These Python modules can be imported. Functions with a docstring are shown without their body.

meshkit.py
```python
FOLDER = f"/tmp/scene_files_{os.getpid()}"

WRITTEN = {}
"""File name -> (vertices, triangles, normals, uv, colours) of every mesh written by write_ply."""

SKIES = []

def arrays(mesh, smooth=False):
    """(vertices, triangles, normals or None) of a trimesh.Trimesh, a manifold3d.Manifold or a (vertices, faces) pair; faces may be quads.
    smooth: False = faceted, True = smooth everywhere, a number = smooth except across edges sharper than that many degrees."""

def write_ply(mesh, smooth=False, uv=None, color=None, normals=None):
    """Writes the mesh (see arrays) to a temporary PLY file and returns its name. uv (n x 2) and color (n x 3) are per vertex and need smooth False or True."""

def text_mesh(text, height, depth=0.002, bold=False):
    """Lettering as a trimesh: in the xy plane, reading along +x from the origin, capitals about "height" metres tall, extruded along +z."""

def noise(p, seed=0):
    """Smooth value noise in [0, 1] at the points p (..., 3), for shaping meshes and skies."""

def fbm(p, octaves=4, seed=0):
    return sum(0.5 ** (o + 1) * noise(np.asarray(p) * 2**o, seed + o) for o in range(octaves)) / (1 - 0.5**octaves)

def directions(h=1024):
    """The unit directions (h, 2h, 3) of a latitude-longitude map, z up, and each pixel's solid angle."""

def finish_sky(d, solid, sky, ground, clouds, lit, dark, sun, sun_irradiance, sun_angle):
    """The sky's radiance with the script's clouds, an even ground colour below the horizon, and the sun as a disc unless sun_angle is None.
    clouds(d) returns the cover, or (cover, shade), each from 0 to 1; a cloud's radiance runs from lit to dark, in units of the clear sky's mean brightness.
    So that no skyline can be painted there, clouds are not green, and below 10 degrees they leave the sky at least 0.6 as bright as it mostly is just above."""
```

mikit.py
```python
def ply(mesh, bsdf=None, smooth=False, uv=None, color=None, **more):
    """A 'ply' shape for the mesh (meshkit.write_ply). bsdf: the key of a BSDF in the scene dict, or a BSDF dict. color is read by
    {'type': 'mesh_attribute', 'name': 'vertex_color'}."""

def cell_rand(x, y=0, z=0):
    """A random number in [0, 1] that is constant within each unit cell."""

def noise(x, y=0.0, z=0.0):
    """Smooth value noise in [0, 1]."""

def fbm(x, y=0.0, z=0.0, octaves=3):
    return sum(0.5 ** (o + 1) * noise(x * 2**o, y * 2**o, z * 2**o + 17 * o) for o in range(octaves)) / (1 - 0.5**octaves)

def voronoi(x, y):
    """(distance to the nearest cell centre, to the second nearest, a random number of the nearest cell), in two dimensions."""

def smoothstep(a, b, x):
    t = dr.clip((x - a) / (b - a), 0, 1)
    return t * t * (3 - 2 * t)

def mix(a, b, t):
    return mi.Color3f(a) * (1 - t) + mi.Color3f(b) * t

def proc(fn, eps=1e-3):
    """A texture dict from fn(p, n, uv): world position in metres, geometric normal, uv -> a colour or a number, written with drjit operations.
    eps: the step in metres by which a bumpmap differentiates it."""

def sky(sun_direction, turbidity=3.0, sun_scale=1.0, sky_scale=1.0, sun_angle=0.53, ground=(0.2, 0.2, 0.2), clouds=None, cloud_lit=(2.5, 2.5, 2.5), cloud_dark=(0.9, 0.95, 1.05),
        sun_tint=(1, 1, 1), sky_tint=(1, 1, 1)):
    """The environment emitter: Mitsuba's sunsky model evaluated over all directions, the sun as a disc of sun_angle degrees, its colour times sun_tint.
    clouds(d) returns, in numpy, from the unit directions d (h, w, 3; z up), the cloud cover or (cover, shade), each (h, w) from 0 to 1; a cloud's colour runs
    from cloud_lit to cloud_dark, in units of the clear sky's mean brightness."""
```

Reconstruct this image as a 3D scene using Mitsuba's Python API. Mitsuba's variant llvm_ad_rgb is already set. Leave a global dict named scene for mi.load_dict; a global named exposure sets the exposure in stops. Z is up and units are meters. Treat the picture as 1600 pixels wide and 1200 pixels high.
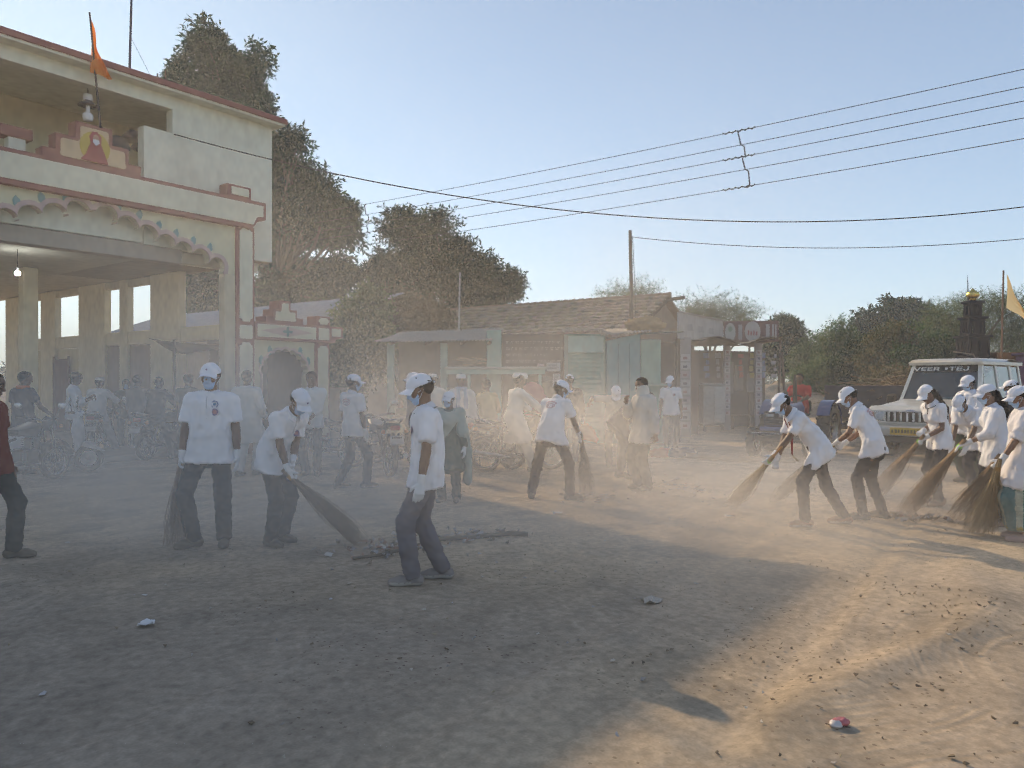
import math, random
import numpy as np, trimesh, manifold3d as m3, drjit as dr, mitsuba as mi
import mikit, meshkit
from mikit import noise, fbm, voronoi, cell_rand, smoothstep, mix

# ---------------------------------------------------------------- camera, sky, exposure
T4 = mi.ScalarTransform4f
scene, labels = {}, {}
SUN = (-0.69, 1.0, 0.67)
exposure = 2.64
scene['camera'] = {'type': 'perspective', 'fov': 67.4, 'fov_axis': 'x', 'near_clip': 0.05, 'far_clip': 2000.0,
                   'to_world': T4().look_at(origin=[0, 0, 1.6], target=[0, 1, 1.5975], up=[0, 0, 1]),
                   'medium': {'type': 'ref', 'id': 'air'}}
scene['sky'] = mikit.sky(SUN, turbidity=1.8, sun_scale=0.50, sun_tint=(1.0, 0.96, 0.90), sky_tint=(0.98, 0.915, 0.90), ground=(0.26, 0.22, 0.17),
                         clouds=lambda d: np.full(d.shape[:2], 0.14), cloud_lit=(1.9, 1.72, 1.55))   # even haze veil added to lift the fill light from the sky
scene['air'] = {'type': 'homogeneous', 'albedo': {'type': 'rgb', 'value': [0.84, 0.91, 0.98]}, 'sigma_t': 0.0021,
                'phase': {'type': 'hg', 'g': 0.3}}

# ---------------------------------------------------------------- materials
def f_paint_code(p, n, uv):
    """A mesh carries its paint colours in its uv: red and green packed in u, blue in v (square roots, so darks keep their steps)."""
    r = dr.floor(uv.x / 256.0)
    g = dr.floor(uv.x - r * 256.0)
    return mi.Color3f(dr.square(r / 255.0), dr.square(g / 255.0), dr.square(uv.y))


VC = mikit.proc(f_paint_code)
DUST = {'type': 'rgb', 'value': [0.36, 0.29, 0.21]}


def rgb(*c):
    return {'type': 'rgb', 'value': [float(x) for x in c]}


def f_dirt(p, n, uv):
    big = fbm(p.x * 0.35 + 3, p.y * 0.35, 0.0, 3)
    mid = fbm(p.x * 2.1, p.y * 2.1, 4.0, 3)
    fine = fbm(p.x * 24, p.y * 24, 1.0, 2)
    c = mix((0.50, 0.395, 0.27), (0.44, 0.355, 0.26), smoothstep(0.38, 0.62, big))
    c = mix(c, (0.30, 0.25, 0.19), smoothstep(0.50, 0.75, mid) * 0.6)
    # darker grey in the left foreground, tan earth elsewhere
    left_grey = smoothstep(-1.2, -3.6, p.x * 0.78 - p.y * 0.62 + 1.6 * (big - 0.5) + 0.9 * (mid - 0.5)) * smoothstep(7.5, 4.5, p.y)
    c = mix(c, (0.31, 0.262, 0.21), left_grey * 0.85)
    c = c * (0.78 + 0.44 * fine) * (0.92 + 0.16 * noise(p.x * 110, p.y * 110, 3.0))
    # sweep marks and wheel tracks: faint streaks along the road
    q = p.x * 0.53 + p.y * 0.85
    r = p.x * 0.85 - p.y * 0.53
    st = fbm(q * 0.5, r * 5.0, 7.0, 3)
    c = c * (0.90 + 0.2 * st) * (0.92 + 0.16 * broom_marks(p))
    d1, d2, w = voronoi(p.x * 21.0 + 2.0 * mid, p.y * 21.0 + 2.0 * big)
    speck = dr.select((d1 < 0.20 * w) & (w > 0.80), mi.Float(1), mi.Float(0)) * smoothstep(0.45, 0.65, fbm(p.x * 1.1, p.y * 1.1, 9.0, 2))
    return mix(c, (0.11, 0.085, 0.06), speck * 0.6)


def broom_marks(p):
    """Fine arcs left by the brooms, patch by patch at different angles."""
    d1, d2, w = voronoi(p.x * 0.55 + 0.2 * noise(p.x, p.y), p.y * 0.55)
    a = w * 3.1 + 0.25 * noise(p.x * 0.7, p.y * 0.7)
    t = p.x * dr.cos(a) + p.y * dr.sin(a)
    r = p.y * dr.cos(a) - p.x * dr.sin(a)
    return noise(t * 1.6, r * 26.0, w * 9) * smoothstep(0.02, 0.25, d2 - d1)


def f_dirt_h(p, n, uv):
    return (fbm(p.x * 4, p.y * 4, 2.0, 2) * 0.004 + fbm(p.x * 40, p.y * 40, 5.0, 2) * 0.0028 + broom_marks(p) * 0.0035)


def f_grime(p, n, uv):
    v = fbm(p.x * 1.3 + p.z * 0.3, p.y * 1.3, p.z * 0.35, 3)
    w = fbm(p.x * 7, p.y * 7, p.z * 2.0, 2)
    low = smoothstep(1.0, 0.0, p.z)
    run = fbm(p.x * 5 + 9, p.y * 5, p.z * 0.22, 3)
    w = mi.Float(w) + 0.35 * (run - 0.45)
    return dr.clip(smoothstep(0.50, 0.75, v) * 0.20 + smoothstep(0.5, 0.85, w) * 0.18 + low * 0.25, 0, 1)


def f_wall_h(p, n, uv):
    return fbm(p.x * 3, p.y * 3, p.z * 3, 3) * 0.012


def f_road_dust(p, n, uv):
    up = dr.clip(n.z, 0, 1)
    v = fbm(p.x * 6, p.y * 6, p.z * 6, 3)
    return dr.clip(0.10 + 0.22 * up * v + smoothstep(0.9, 0.1, p.z) * 0.45 * v, 0, 1)


def f_cloth_h(p, n, uv):
    a = noise(p.x * 9 + 2 * noise(p.x * 5, p.y * 5, p.z * 5), p.y * 9, p.z * 6.5)
    b = noise(p.x * 17 + 31, p.y * 17, p.z * 12)
    return fbm(p.x * 22, p.y * 22, p.z * 15, 2) * 0.006 + dr.abs(a - 0.5) * 0.040 + dr.abs(b - 0.5) * 0.014


def two(b):
    return {'type': 'twosided', 'b': b}


def f_wall(p, n, uv):
    c = f_paint_code(p, n, uv)
    c = c * (0.9 + 0.2 * fbm(p.x * 9, p.y * 9, p.z * 5, 2))
    return mix(c, c * 0.45 + mi.Color3f(0.16, 0.13, 0.095), f_grime(p, n, uv))


def f_matte(p, n, uv):
    c = f_paint_code(p, n, uv) * (0.85 + 0.3 * fbm(p.x * 12, p.y * 12, p.z * 12, 2))
    return mix(c, (0.36, 0.29, 0.21), f_road_dust(p, n, uv))


def f_cloth(p, n, uv):
    c = f_paint_code(p, n, uv)
    return c * (0.88 + 0.2 * fbm(p.x * 6, p.y * 6, p.z * 6, 2))


def colour(fn):
    return mikit.proc(fn)


DIFF = {'type': 'diffuse', 'reflectance': VC}
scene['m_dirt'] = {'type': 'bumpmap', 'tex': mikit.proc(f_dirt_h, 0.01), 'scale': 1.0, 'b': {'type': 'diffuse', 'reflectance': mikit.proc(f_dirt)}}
scene['m_wall'] = two({'type': 'bumpmap', 'tex': mikit.proc(f_wall_h, 0.01), 'scale': 1.0, 'b': {'type': 'diffuse', 'reflectance': mikit.proc(f_wall)}})
scene['m_matte'] = two({'type': 'diffuse', 'reflectance': mikit.proc(f_matte)})
scene['m_paint'] = two({'type': 'roughplastic', 'diffuse_reflectance': mikit.proc(f_matte), 'alpha': 0.10, 'nonlinear': False})
scene['m_cloth'] = two({'type': 'bumpmap', 'tex': mikit.proc(f_cloth_h, 0.006), 'scale': 1.0, 'b': {'type': 'diffuse', 'reflectance': mikit.proc(f_cloth)}})
scene['m_skin'] = two({'type': 'roughplastic', 'diffuse_reflectance': VC, 'alpha': 0.33, 'nonlinear': False})
scene['m_metal'] = two({'type': 'roughconductor', 'alpha': 0.22, 'specular_reflectance': VC})
scene['m_leaf'] = {'type': 'principledthin', 'base_color': VC, 'roughness': 0.75, 'diff_trans': 0.6, 'spec_trans': 0.0, 'eta': 1.15}
scene['m_glass'] = {'type': 'thindielectric', 'specular_transmittance': rgb(0.55, 0.62, 0.62)}
scene['m_plain'] = two(DIFF)
scene['m_air'] = {'type': 'null'}

# ---------------------------------------------------------------- scene helpers
_used = {}


def numbered(k):
    if k not in _used:
        _used[k] = 0
        return k
    _used[k] += 1
    return f'{k}_{_used[k]:03d}'


def lab(key, label=None, cat=None, group=None, kind=None):
    d = labels.setdefault(key, {})
    for a, b in (('label', label), ('category', cat), ('group', group), ('kind', kind)):
        if b:
            d[a] = b
    return key


def shape(mesh, mat, col=None, smooth=False, M=None):
    if hasattr(mesh, 'to_mesh'):
        q = mesh.to_mesh()
        mesh = trimesh.Trimesh(q.vert_properties[:, :3], q.tri_verts, process=False)
    if isinstance(mesh, tuple):
        v, f = np.asarray(mesh[0], float), np.asarray(mesh[1], int)
        if f.shape[1] == 4:
            f = np.vstack([f[:, [0, 1, 2]], f[:, [0, 2, 3]]])
        mesh = trimesh.Trimesh(v, f, process=False)
    v, f, n = meshkit.arrays(mesh, smooth)
    uv = None
    if col is not None:
        c = np.asarray(col, float)
        if c.ndim == 1:
            c = np.tile(c, (len(v), 1))
        elif len(c) != len(v):
            raise ValueError('colours')
        code = np.clip(np.round(np.sqrt(np.clip(c, 0, 1)) * 255), 0, 255)
        key = code @ [65536, 256, 1]
        k3 = key[f]
        bad = (k3[:, 0] != k3[:, 1]) | (k3[:, 0] != k3[:, 2])
        if bad.any():       # one colour per face: faces between two colours get vertices of their own
            fb = f[bad]
            src = fb.reshape(-1)
            first = np.repeat(fb[:, 0], 3)
            f = f.copy()
            f[bad] = len(v) + np.arange(len(src)).reshape(-1, 3)
            v, code = np.vstack([v, v[src]]), np.vstack([code, code[first]])
            n = None if n is None else np.vstack([n, n[src]])
        uv = np.stack([code[:, 0] * 256 + code[:, 1] + 0.5, code[:, 2] / 255], 1)
    path = meshkit.write_ply((v, f), False, uv, None, n)
    d = {'type': 'ply', 'filename': path, 'face_normals': n is None, 'bsdf': {'type': 'ref', 'id': mat}}
    if M is not None:
        d['to_world'] = T4(M)
    return d


class Thing:
    """A top-level thing: its parts are entries keyed name__part."""

    def __init__(self, name, label, cat, group=None, M=None):
        self.key, self.M = numbered(name), M
        lab(self.key, label, cat, group)

    def part(self, name, mesh, mat, col=None, smooth=False, of=None, label=None, kind=None):
        k = numbered((of or self.key) + '__' + name)
        scene[k] = shape(mesh, mat, col, smooth, self.M)
        if label or kind:
            lab(k, label, None, None, kind)
        return k


def single(name, mesh, mat, col=None, smooth=False, label=None, cat=None, group=None, kind=None, M=None):
    k = numbered(name)
    scene[k] = shape(mesh, mat, col, smooth, M)
    return lab(k, label, cat, group, kind)


def copy_thing(src, M, label, group=None, skip=()):
    """The same thing again under the next number, moved by M."""
    base = src.key.rsplit('_', 1)[0] if src.key[-3:].isdigit() else src.key
    t = Thing(base, label, labels[src.key]['category'], group or labels[src.key].get('group'), M)
    for k in [k for k in scene if k.startswith(src.key + '__')]:
        if any(x in k for x in skip):
            continue
        scene[t.key + k[len(src.key):]] = {**scene[k], 'to_world': T4(M)}
    return t


def place(x, y, deg=0.0, z=0.0, s=1.0):
    """deg: heading, 0 looks along +y, 90 along +x."""
    a = math.radians(deg)
    M = np.eye(4)
    M[:3, :3] = np.array([[math.cos(a), math.sin(a), 0], [-math.sin(a), math.cos(a), 0], [0, 0, 1]]) * s
    M[:3, 3] = x, y, z
    return M


# ---------------------------------------------------------------- mesh helpers
def cbox(lo, hi, c=0.01):
    """A box from corner to corner with chamfered edges."""
    lo, hi = np.minimum(lo, hi).astype(float), np.maximum(lo, hi).astype(float)
    c = min(c, 0.45 * float((hi - lo).min()))
    p = []
    for s in np.ndindex(2, 2, 2):
        q = np.where(s, hi, lo)
        e = np.where(s, -c, c)
        for k in range(3):
            w = q + e
            w[k] = q[k]
            p.append(w)
    return trimesh.convex.convex_hull(np.array(p))


def hull(pts):
    return trimesh.convex.convex_hull(np.asarray(pts, float))


def cat(ms):
    return trimesh.util.concatenate(list(ms))


def tube(pts, rad, sides=8, caps=True):
    p = np.asarray(pts, float)
    r = np.broadcast_to(np.asarray(rad, float), (len(p),))
    t = np.gradient(p, axis=0)
    t /= np.linalg.norm(t, axis=1, keepdims=True) + 1e-12
    up = np.array([0, 0, 1.0]) if abs(t[:, 2]).mean() < 0.8 else np.array([1.0, 0, 0])
    a = np.cross(t, up)
    a /= np.linalg.norm(a, axis=1, keepdims=True) + 1e-12
    b = np.cross(t, a)
    an = np.arange(sides) * 2 * np.pi / sides
    v = (p[:, None] + r[:, None, None] * (np.cos(an)[None, :, None] * a[:, None] + np.sin(an)[None, :, None] * b[:, None])).reshape(-1, 3)
    i, j = np.meshgrid(np.arange(len(p) - 1), np.arange(sides), indexing='ij')
    q = np.stack([i * sides + j, (i + 1) * sides + j, (i + 1) * sides + (j + 1) % sides, i * sides + (j + 1) % sides], -1).reshape(-1, 4)
    f = np.vstack([q[:, [0, 2, 1]], q[:, [0, 3, 2]]])
    if caps:
        n = len(v)
        v = np.vstack([v, p[:1], p[-1:]])
        k = np.arange(sides)
        m = (len(p) - 1) * sides
        f = np.vstack([f, np.stack([np.full(sides, n), k, (k + 1) % sides], 1), np.stack([np.full(sides, n + 1), m + (k + 1) % sides, m + k], 1)])
    me = trimesh.Trimesh(v, f, process=False)
    return me


def rod(a, b, r, r2=None, sides=8):
    return tube([a, b], [r, r if r2 is None else r2], sides)


def lathe(prof, sides=24):
    """prof: (radius, z) pairs."""
    return trimesh.creation.revolve(np.asarray(prof, float), sections=sides)


def prism(poly, d0, d1, axis=1):
    """A polygon (in the two other axes) extruded along an axis from d0 to d1."""
    from shapely.geometry import Polygon
    pg = poly if hasattr(poly, 'area') else Polygon(poly)
    parts = []
    for g in getattr(pg.buffer(0), 'geoms', [pg.buffer(0)]):
        m = trimesh.creation.extrude_polygon(g, d1 - d0, engine='earcut')
        v = m.vertices.copy()
        if axis == 1:
            m.vertices = np.stack([v[:, 0], v[:, 2] + d0, v[:, 1]], 1)
            m.invert()
        elif axis == 0:
            m.vertices = np.stack([v[:, 2] + d0, v[:, 0], v[:, 1]], 1)
        else:
            m.vertices = v + [0, 0, d0]
        parts.append(m)
    return cat(parts)


def moved(m, M):
    m = m.copy()
    m.apply_transform(M)
    return m


def text_on(text, h, M, depth=0.004, bold=True, wide=1.0):
    m = meshkit.text_mesh(text, h, depth, bold)
    m.vertices[:, 0] -= m.vertices[:, 0].mean()
    m.vertices[:, 0] *= wide
    m.apply_transform(M)
    return m


def frame(o, x, y):
    """4x4 with local x, y axes and origin o."""
    x, y = np.asarray(x, float), np.asarray(y, float)
    x = x / np.linalg.norm(x)
    y = y - x * (x @ y)
    y = y / np.linalg.norm(y)
    M = np.eye(4)
    M[:3, 0], M[:3, 1], M[:3, 2], M[:3, 3] = x, y, np.cross(x, y), o
    return M


# ---------------------------------------------------------------- signed-distance modelling
class Field:
    def __init__(s, lo, hi, h):
        s.h = h
        s.lo = np.asarray(lo, float) - 2 * h
        s.n = np.ceil((np.asarray(hi, float) + 2 * h - s.lo) / h).astype(int) + 1
        s.F = np.full(s.n, 1.0, np.float32)

    def win(s, lo, hi):
        i = np.clip(np.floor((lo - s.lo) / s.h).astype(int), 0, s.n - 1)
        j = np.clip(np.ceil((hi - s.lo) / s.h).astype(int) + 1, i + 1, s.n)
        ax = [(s.lo[k] + s.h * np.arange(i[k], j[k])).astype(np.float32) for k in range(3)]
        return tuple(slice(i[k], j[k]) for k in range(3)), (ax[0][:, None, None], ax[1][None, :, None], ax[2][None, None, :])

    def cone(s, a, b, ra, rb=None, k=0.02, flat=None, cuts=(), carve=False):
        a, b = np.asarray(a, float), np.asarray(b, float)
        rb = ra if rb is None else rb
        m = max(ra, rb) * max(1.0, flat[1] if flat else 1.0) + k + 2 * s.h + 0.01
        sl, (X, Y, Z) = s.win(np.minimum(a, b) - m, np.maximum(a, b) + m)
        ab = b - a
        L = float(ab @ ab) + 1e-12
        px, py, pz = X - a[0], Y - a[1], Z - a[2]
        t = np.clip((px * ab[0] + py * ab[1] + pz * ab[2]) / L, 0, 1)
        qx, qy, qz = px - t * ab[0], py - t * ab[1], pz - t * ab[2]
        d2 = qx * qx + qy * qy + qz * qz
        if flat:
            u, f = flat
            c = qx * u[0] + qy * u[1] + qz * u[2]
            d2 = d2 + c * c * (1 / f ** 2 - 1)
        d = np.sqrt(np.maximum(d2, 0)) - (ra + t * (rb - ra))
        for pt, n in cuts:
            d = np.maximum(d, (X - pt[0]) * n[0] + (Y - pt[1]) * n[1] + (Z - pt[2]) * n[2])
        F = s.F[sl]
        if carve:
            s.F[sl] = np.maximum(F, -d)
        elif k <= 0:
            s.F[sl] = np.minimum(F, d)
        else:
            h = np.clip(0.5 + 0.5 * (F - d) / k, 0, 1)
            s.F[sl] = F * (1 - h) + d * h - k * h * (1 - h)

    def cut(s, pt, n):
        X, Y, Z = s.win(s.lo, s.lo + s.h * (s.n - 1))[1]
        s.F = np.maximum(s.F, (X - pt[0]) * n[0] + (Y - pt[1]) * n[1] + (Z - pt[2]) * n[2]).astype(np.float32)

    def mesh(s):
        F, n = s.F, s.n
        F[0], F[-1], F[:, 0], F[:, -1], F[:, :, 0], F[:, :, -1] = 1, 1, 1, 1, 1, 1
        S = F < 0
        cnt = np.zeros(n - 1, np.int8)
        for o in np.ndindex(2, 2, 2):
            cnt += S[o[0]:n[0] - 1 + o[0], o[1]:n[1] - 1 + o[1], o[2]:n[2] - 1 + o[2]]
        act = np.argwhere((cnt > 0) & (cnt < 8))
        idx = np.full(n - 1, -1, np.int64)
        idx[act[:, 0], act[:, 1], act[:, 2]] = np.arange(len(act))
        cor = np.array(list(np.ndindex(2, 2, 2)))
        val = np.stack([F[act[:, 0] + o[0], act[:, 1] + o[1], act[:, 2] + o[2]] for o in cor], 1)
        acc, num = np.zeros((len(act), 3)), np.zeros(len(act))
        for i in range(8):
            for j in range(i + 1, 8):
                if np.abs(cor[i] - cor[j]).sum() != 1:
                    continue
                vi, vj = val[:, i], val[:, j]
                m = (vi < 0) != (vj < 0)
                t = np.where(m, vi / np.where(m, vi - vj, 1), 0)[:, None]
                acc += np.where(m[:, None], cor[i] + t * (cor[j] - cor[i]), 0)
                num += m
        v = s.lo + s.h * (act + acc / np.maximum(num, 1)[:, None])
        faces = []
        for k in range(3):
            e = [slice(None)] * 3
            e2 = list(e)
            e[k], e2[k] = slice(0, -1), slice(1, None)
            A, B = S[tuple(e)], S[tuple(e2)]
            g = np.argwhere(A != B)
            g = g[np.all([(g[:, q] > 0) & (g[:, q] < n[q] - 1) for q in range(3) if q != k], axis=0)]
            a, b = [q for q in range(3) if q != k]
            if k == 1:
                a, b = b, a
            def cell(da, db):
                c = g.copy()
                c[:, a] += da
                c[:, b] += db
                return idx[c[:, 0], c[:, 1], c[:, 2]]
            q = np.stack([cell(-1, -1), cell(0, -1), cell(0, 0), cell(-1, 0)], 1)
            q[~A[g[:, 0], g[:, 1], g[:, 2]]] = q[~A[g[:, 0], g[:, 1], g[:, 2]]][:, ::-1]
            faces.append(q)
        q = np.vstack(faces)
        return trimesh.Trimesh(v, np.vstack([q[:, [0, 1, 2]], q[:, [0, 2, 3]]]), process=False)


def wrinkled(m, amp=0.008, freq=(9, 9, 4), seed=1):
    v, f = m.vertices.copy(), m.faces
    n = np.zeros_like(v)
    fn = np.cross(v[f[:, 1]] - v[f[:, 0]], v[f[:, 2]] - v[f[:, 0]])
    for k in range(3):
        np.add.at(n, f[:, k], fn)
    n /= np.linalg.norm(n, axis=1, keepdims=True) + 1e-12
    q = v * np.asarray(freq)
    w = meshkit.fbm(q + 2.5 * meshkit.noise(v * 5, seed)[:, None], 3, seed) - 0.5
    ridge = 0.5 - np.abs(2 * meshkit.noise(q * 1.3 + 40, seed) - 1)
    fold = 0.5 - np.abs(2 * meshkit.noise(q * 2.1 + 70 + 1.5 * w[:, None], seed + 1) - 1)
    return trimesh.Trimesh(v + n * (amp * (1.2 * w + 0.8 * ridge + 0.45 * fold))[:, None], f, process=False)


def unit(v):
    v = np.asarray(v, float)
    return v / (np.linalg.norm(v) + 1e-12)


def ground_z(x, y):
    """Height of the dirt: shallow humps and one worn ridge on the right."""
    x, y = np.asarray(x, float), np.asarray(y, float)
    p = np.stack([x, y, x * 0], -1)
    z = 0.05 * (meshkit.fbm(p * 0.45, 3, 5) - 0.5) + 0.011 * (meshkit.fbm(p * 2.2, 2, 8) - 0.5)
    r = x * 0.85 - y * 0.53 + 0.12 * np.sin(y * 0.5)            # wheel ruts along the road
    z = z - 0.016 * sum(np.exp(-((r - c) / 0.10) ** 2) - 0.5 * np.exp(-((r - c - 0.17) / 0.07) ** 2) for c in (-3.4, -2.1, -0.9, 0.35))
    near = np.exp(-(np.maximum(0, np.abs(x) - 9) / 4) ** 2) * np.clip((13 - y) / 3, 0, 1)
    ridge = np.exp(-((x - 2.75 - (y - 5.0) * 0.85 + 0.25 * np.sin(y * 2.1)) / 0.22) ** 2) * np.clip((7.2 - y) / 1.2, 0, 1) * np.clip((y - 2.5) / 1.5, 0, 1)
    return z * (0.4 + 0.6 * near) + 0.045 * ridge


# ---------------------------------------------------------------- the setting: dirt, mounds
def graded(lo, hi, step, far, grow=1.16):
    a = list(np.arange(lo, hi + 1e-6, step))
    s = step
    while a[-1] < far[1]:
        s *= grow
        a.append(a[-1] + s)
    s = step
    while a[0] > far[0]:
        s *= grow
        a.insert(0, a[0] - s)
    return np.clip(np.array(a), *far)


gx, gy = graded(-9, 9, 0.07, (-230, 230)), graded(1.5, 13, 0.07, (-30, 290))
GX, GY = np.meshgrid(gx, gy, indexing='ij')
gv = np.stack([GX, GY, ground_z(GX, GY)], -1).reshape(-1, 3)
ii, jj = np.meshgrid(np.arange(len(gx) - 1), np.arange(len(gy) - 1), indexing='ij')
ny = len(gy)
gq = np.stack([ii * ny + jj, (ii + 1) * ny + jj, (ii + 1) * ny + jj + 1, ii * ny + jj + 1], -1).reshape(-1, 4)
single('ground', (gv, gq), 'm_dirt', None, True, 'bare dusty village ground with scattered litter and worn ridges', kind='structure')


def mound(name, x, y, rx, ry, h, seed, label):
    u, v = np.meshgrid(np.linspace(-1, 1, 40), np.linspace(-1, 1, 24), indexing='ij')
    r = np.sqrt(u ** 2 + v ** 2)
    X, Y = x + u * rx, y + v * ry
    z = h * np.clip(1 - r ** 2, 0, 1) ** 0.7 * (0.6 + 0.8 * meshkit.fbm(np.stack([X, Y, X * 0], -1) * 0.9, 4, seed)) - 0.05
    q = np.stack([a := (np.arange(39)[:, None] * 24 + np.arange(23)[None]), a + 24, a + 25, a + 1], -1).reshape(-1, 4)
    single(name, (np.stack([X, Y, z], -1).reshape(-1, 3), q), 'm_dirt', None, True, label, kind='structure')


mound('embankment', 15.0, 38.0, 9.0, 3.5, 1.5, 3, 'low grey earth bank beside the far road')
mound('embankment', 20.5, 30.0, 5.0, 3.0, 1.3, 7, 'earth bank under the thorny bushes')

# ---------------------------------------------------------------- the temple on the left
CREAM, MAROON, PEACH, PINK, TEAL, GREYW, YELW = (0.76, 0.76, 0.63), (0.33, 0.15, 0.13), (0.60, 0.46, 0.30), (0.58, 0.44, 0.40), (0.24, 0.38, 0.37), (0.40, 0.36, 0.29), (0.62, 0.55, 0.28)
TM = frame((-5.625, 18.0, 0), (0.6, 0.8, 0), (-0.8, 0.6, 0))
temple = Thing('temple', 'cream two-storey temple with maroon trim and scalloped archway', 'temple', None, TM)
P = temple.part


def recess_box(lo, hi):
    return cbox(lo, hi, 0.015)


# upper storey: side panel with notch, back wall, roof slab with maroon edge
from shapely.geometry import Polygon, box as sbox, Point
from shapely.ops import unary_union
from shapely import affinity
up = Polygon([(-3.05, 4.4), (0, 4.4), (0, 7.56), (-9.0, 7.56), (-9.0, 7.30), (-2.44, 7.30), (-2.44, 6.80), (-3.05, 6.80)])
front = P('front_wall', prism(up, 0.0, 0.24), 'm_wall', CREAM, label='blank cream upper wall with a hairline crack')
P('parapet', cbox((-9, 0.02, 4.42), (-3.06, 0.2, 5.62), 0.01), 'm_wall', CREAM)
P('parapet_coping', cbox((-9, -0.02, 5.96), (-5.1, 0.26, 6.16), 0.012), 'm_wall', MAROON)
for xx in (-5.35, -6.6, -8.0):
    P('parapet_post', cbox((xx - .14, 0.0, 5.62), (xx + .14, 0.2, 5.96), 0.01), 'm_wall', CREAM)
P('roof_slab', cbox((-9.2, -0.30, 7.56), (0.16, 6.5, 7.70), 0.01), 'm_wall', CREAM)
P('roof_edge', cbox((-9.25, -0.34, 7.61), (0.20, -0.302, 7.735), 0.012), 'm_wall', MAROON)
P('roof_edge', cbox((0.162, -0.30, 7.61), (0.20, 6.5, 7.735), 0.012), 'm_wall', MAROON)
P('back_wall', cbox((-9, 2.6, 4.62), (-0.26, 2.8, 7.55), 0.01), 'm_wall', (0.68, 0.63, 0.45))
P('side_wall', cbox((-0.24, 0.25, 4.62), (-0.002, 6.3, 7.55), 0.005), 'm_wall', CREAM)
P('floor_slab', cbox((-9, 0.205, 4.42), (-0.003, 6.3, 4.60), 0.01), 'm_wall', GREYW)
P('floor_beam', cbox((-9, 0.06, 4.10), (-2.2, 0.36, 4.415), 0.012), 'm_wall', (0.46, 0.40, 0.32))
P('floor_beam', cbox((-2.19, 0.4, 4.18), (-0.1, 0.7, 4.415), 0.012), 'm_wall', CREAM)
win = P('lattice_window', cbox((-6.15, 2.50, 5.3), (-4.9, 2.58, 6.4), 0.01), 'm_wall', (0.10, 0.08, 0.07), label='dark carved lattice window behind the balcony')
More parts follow.
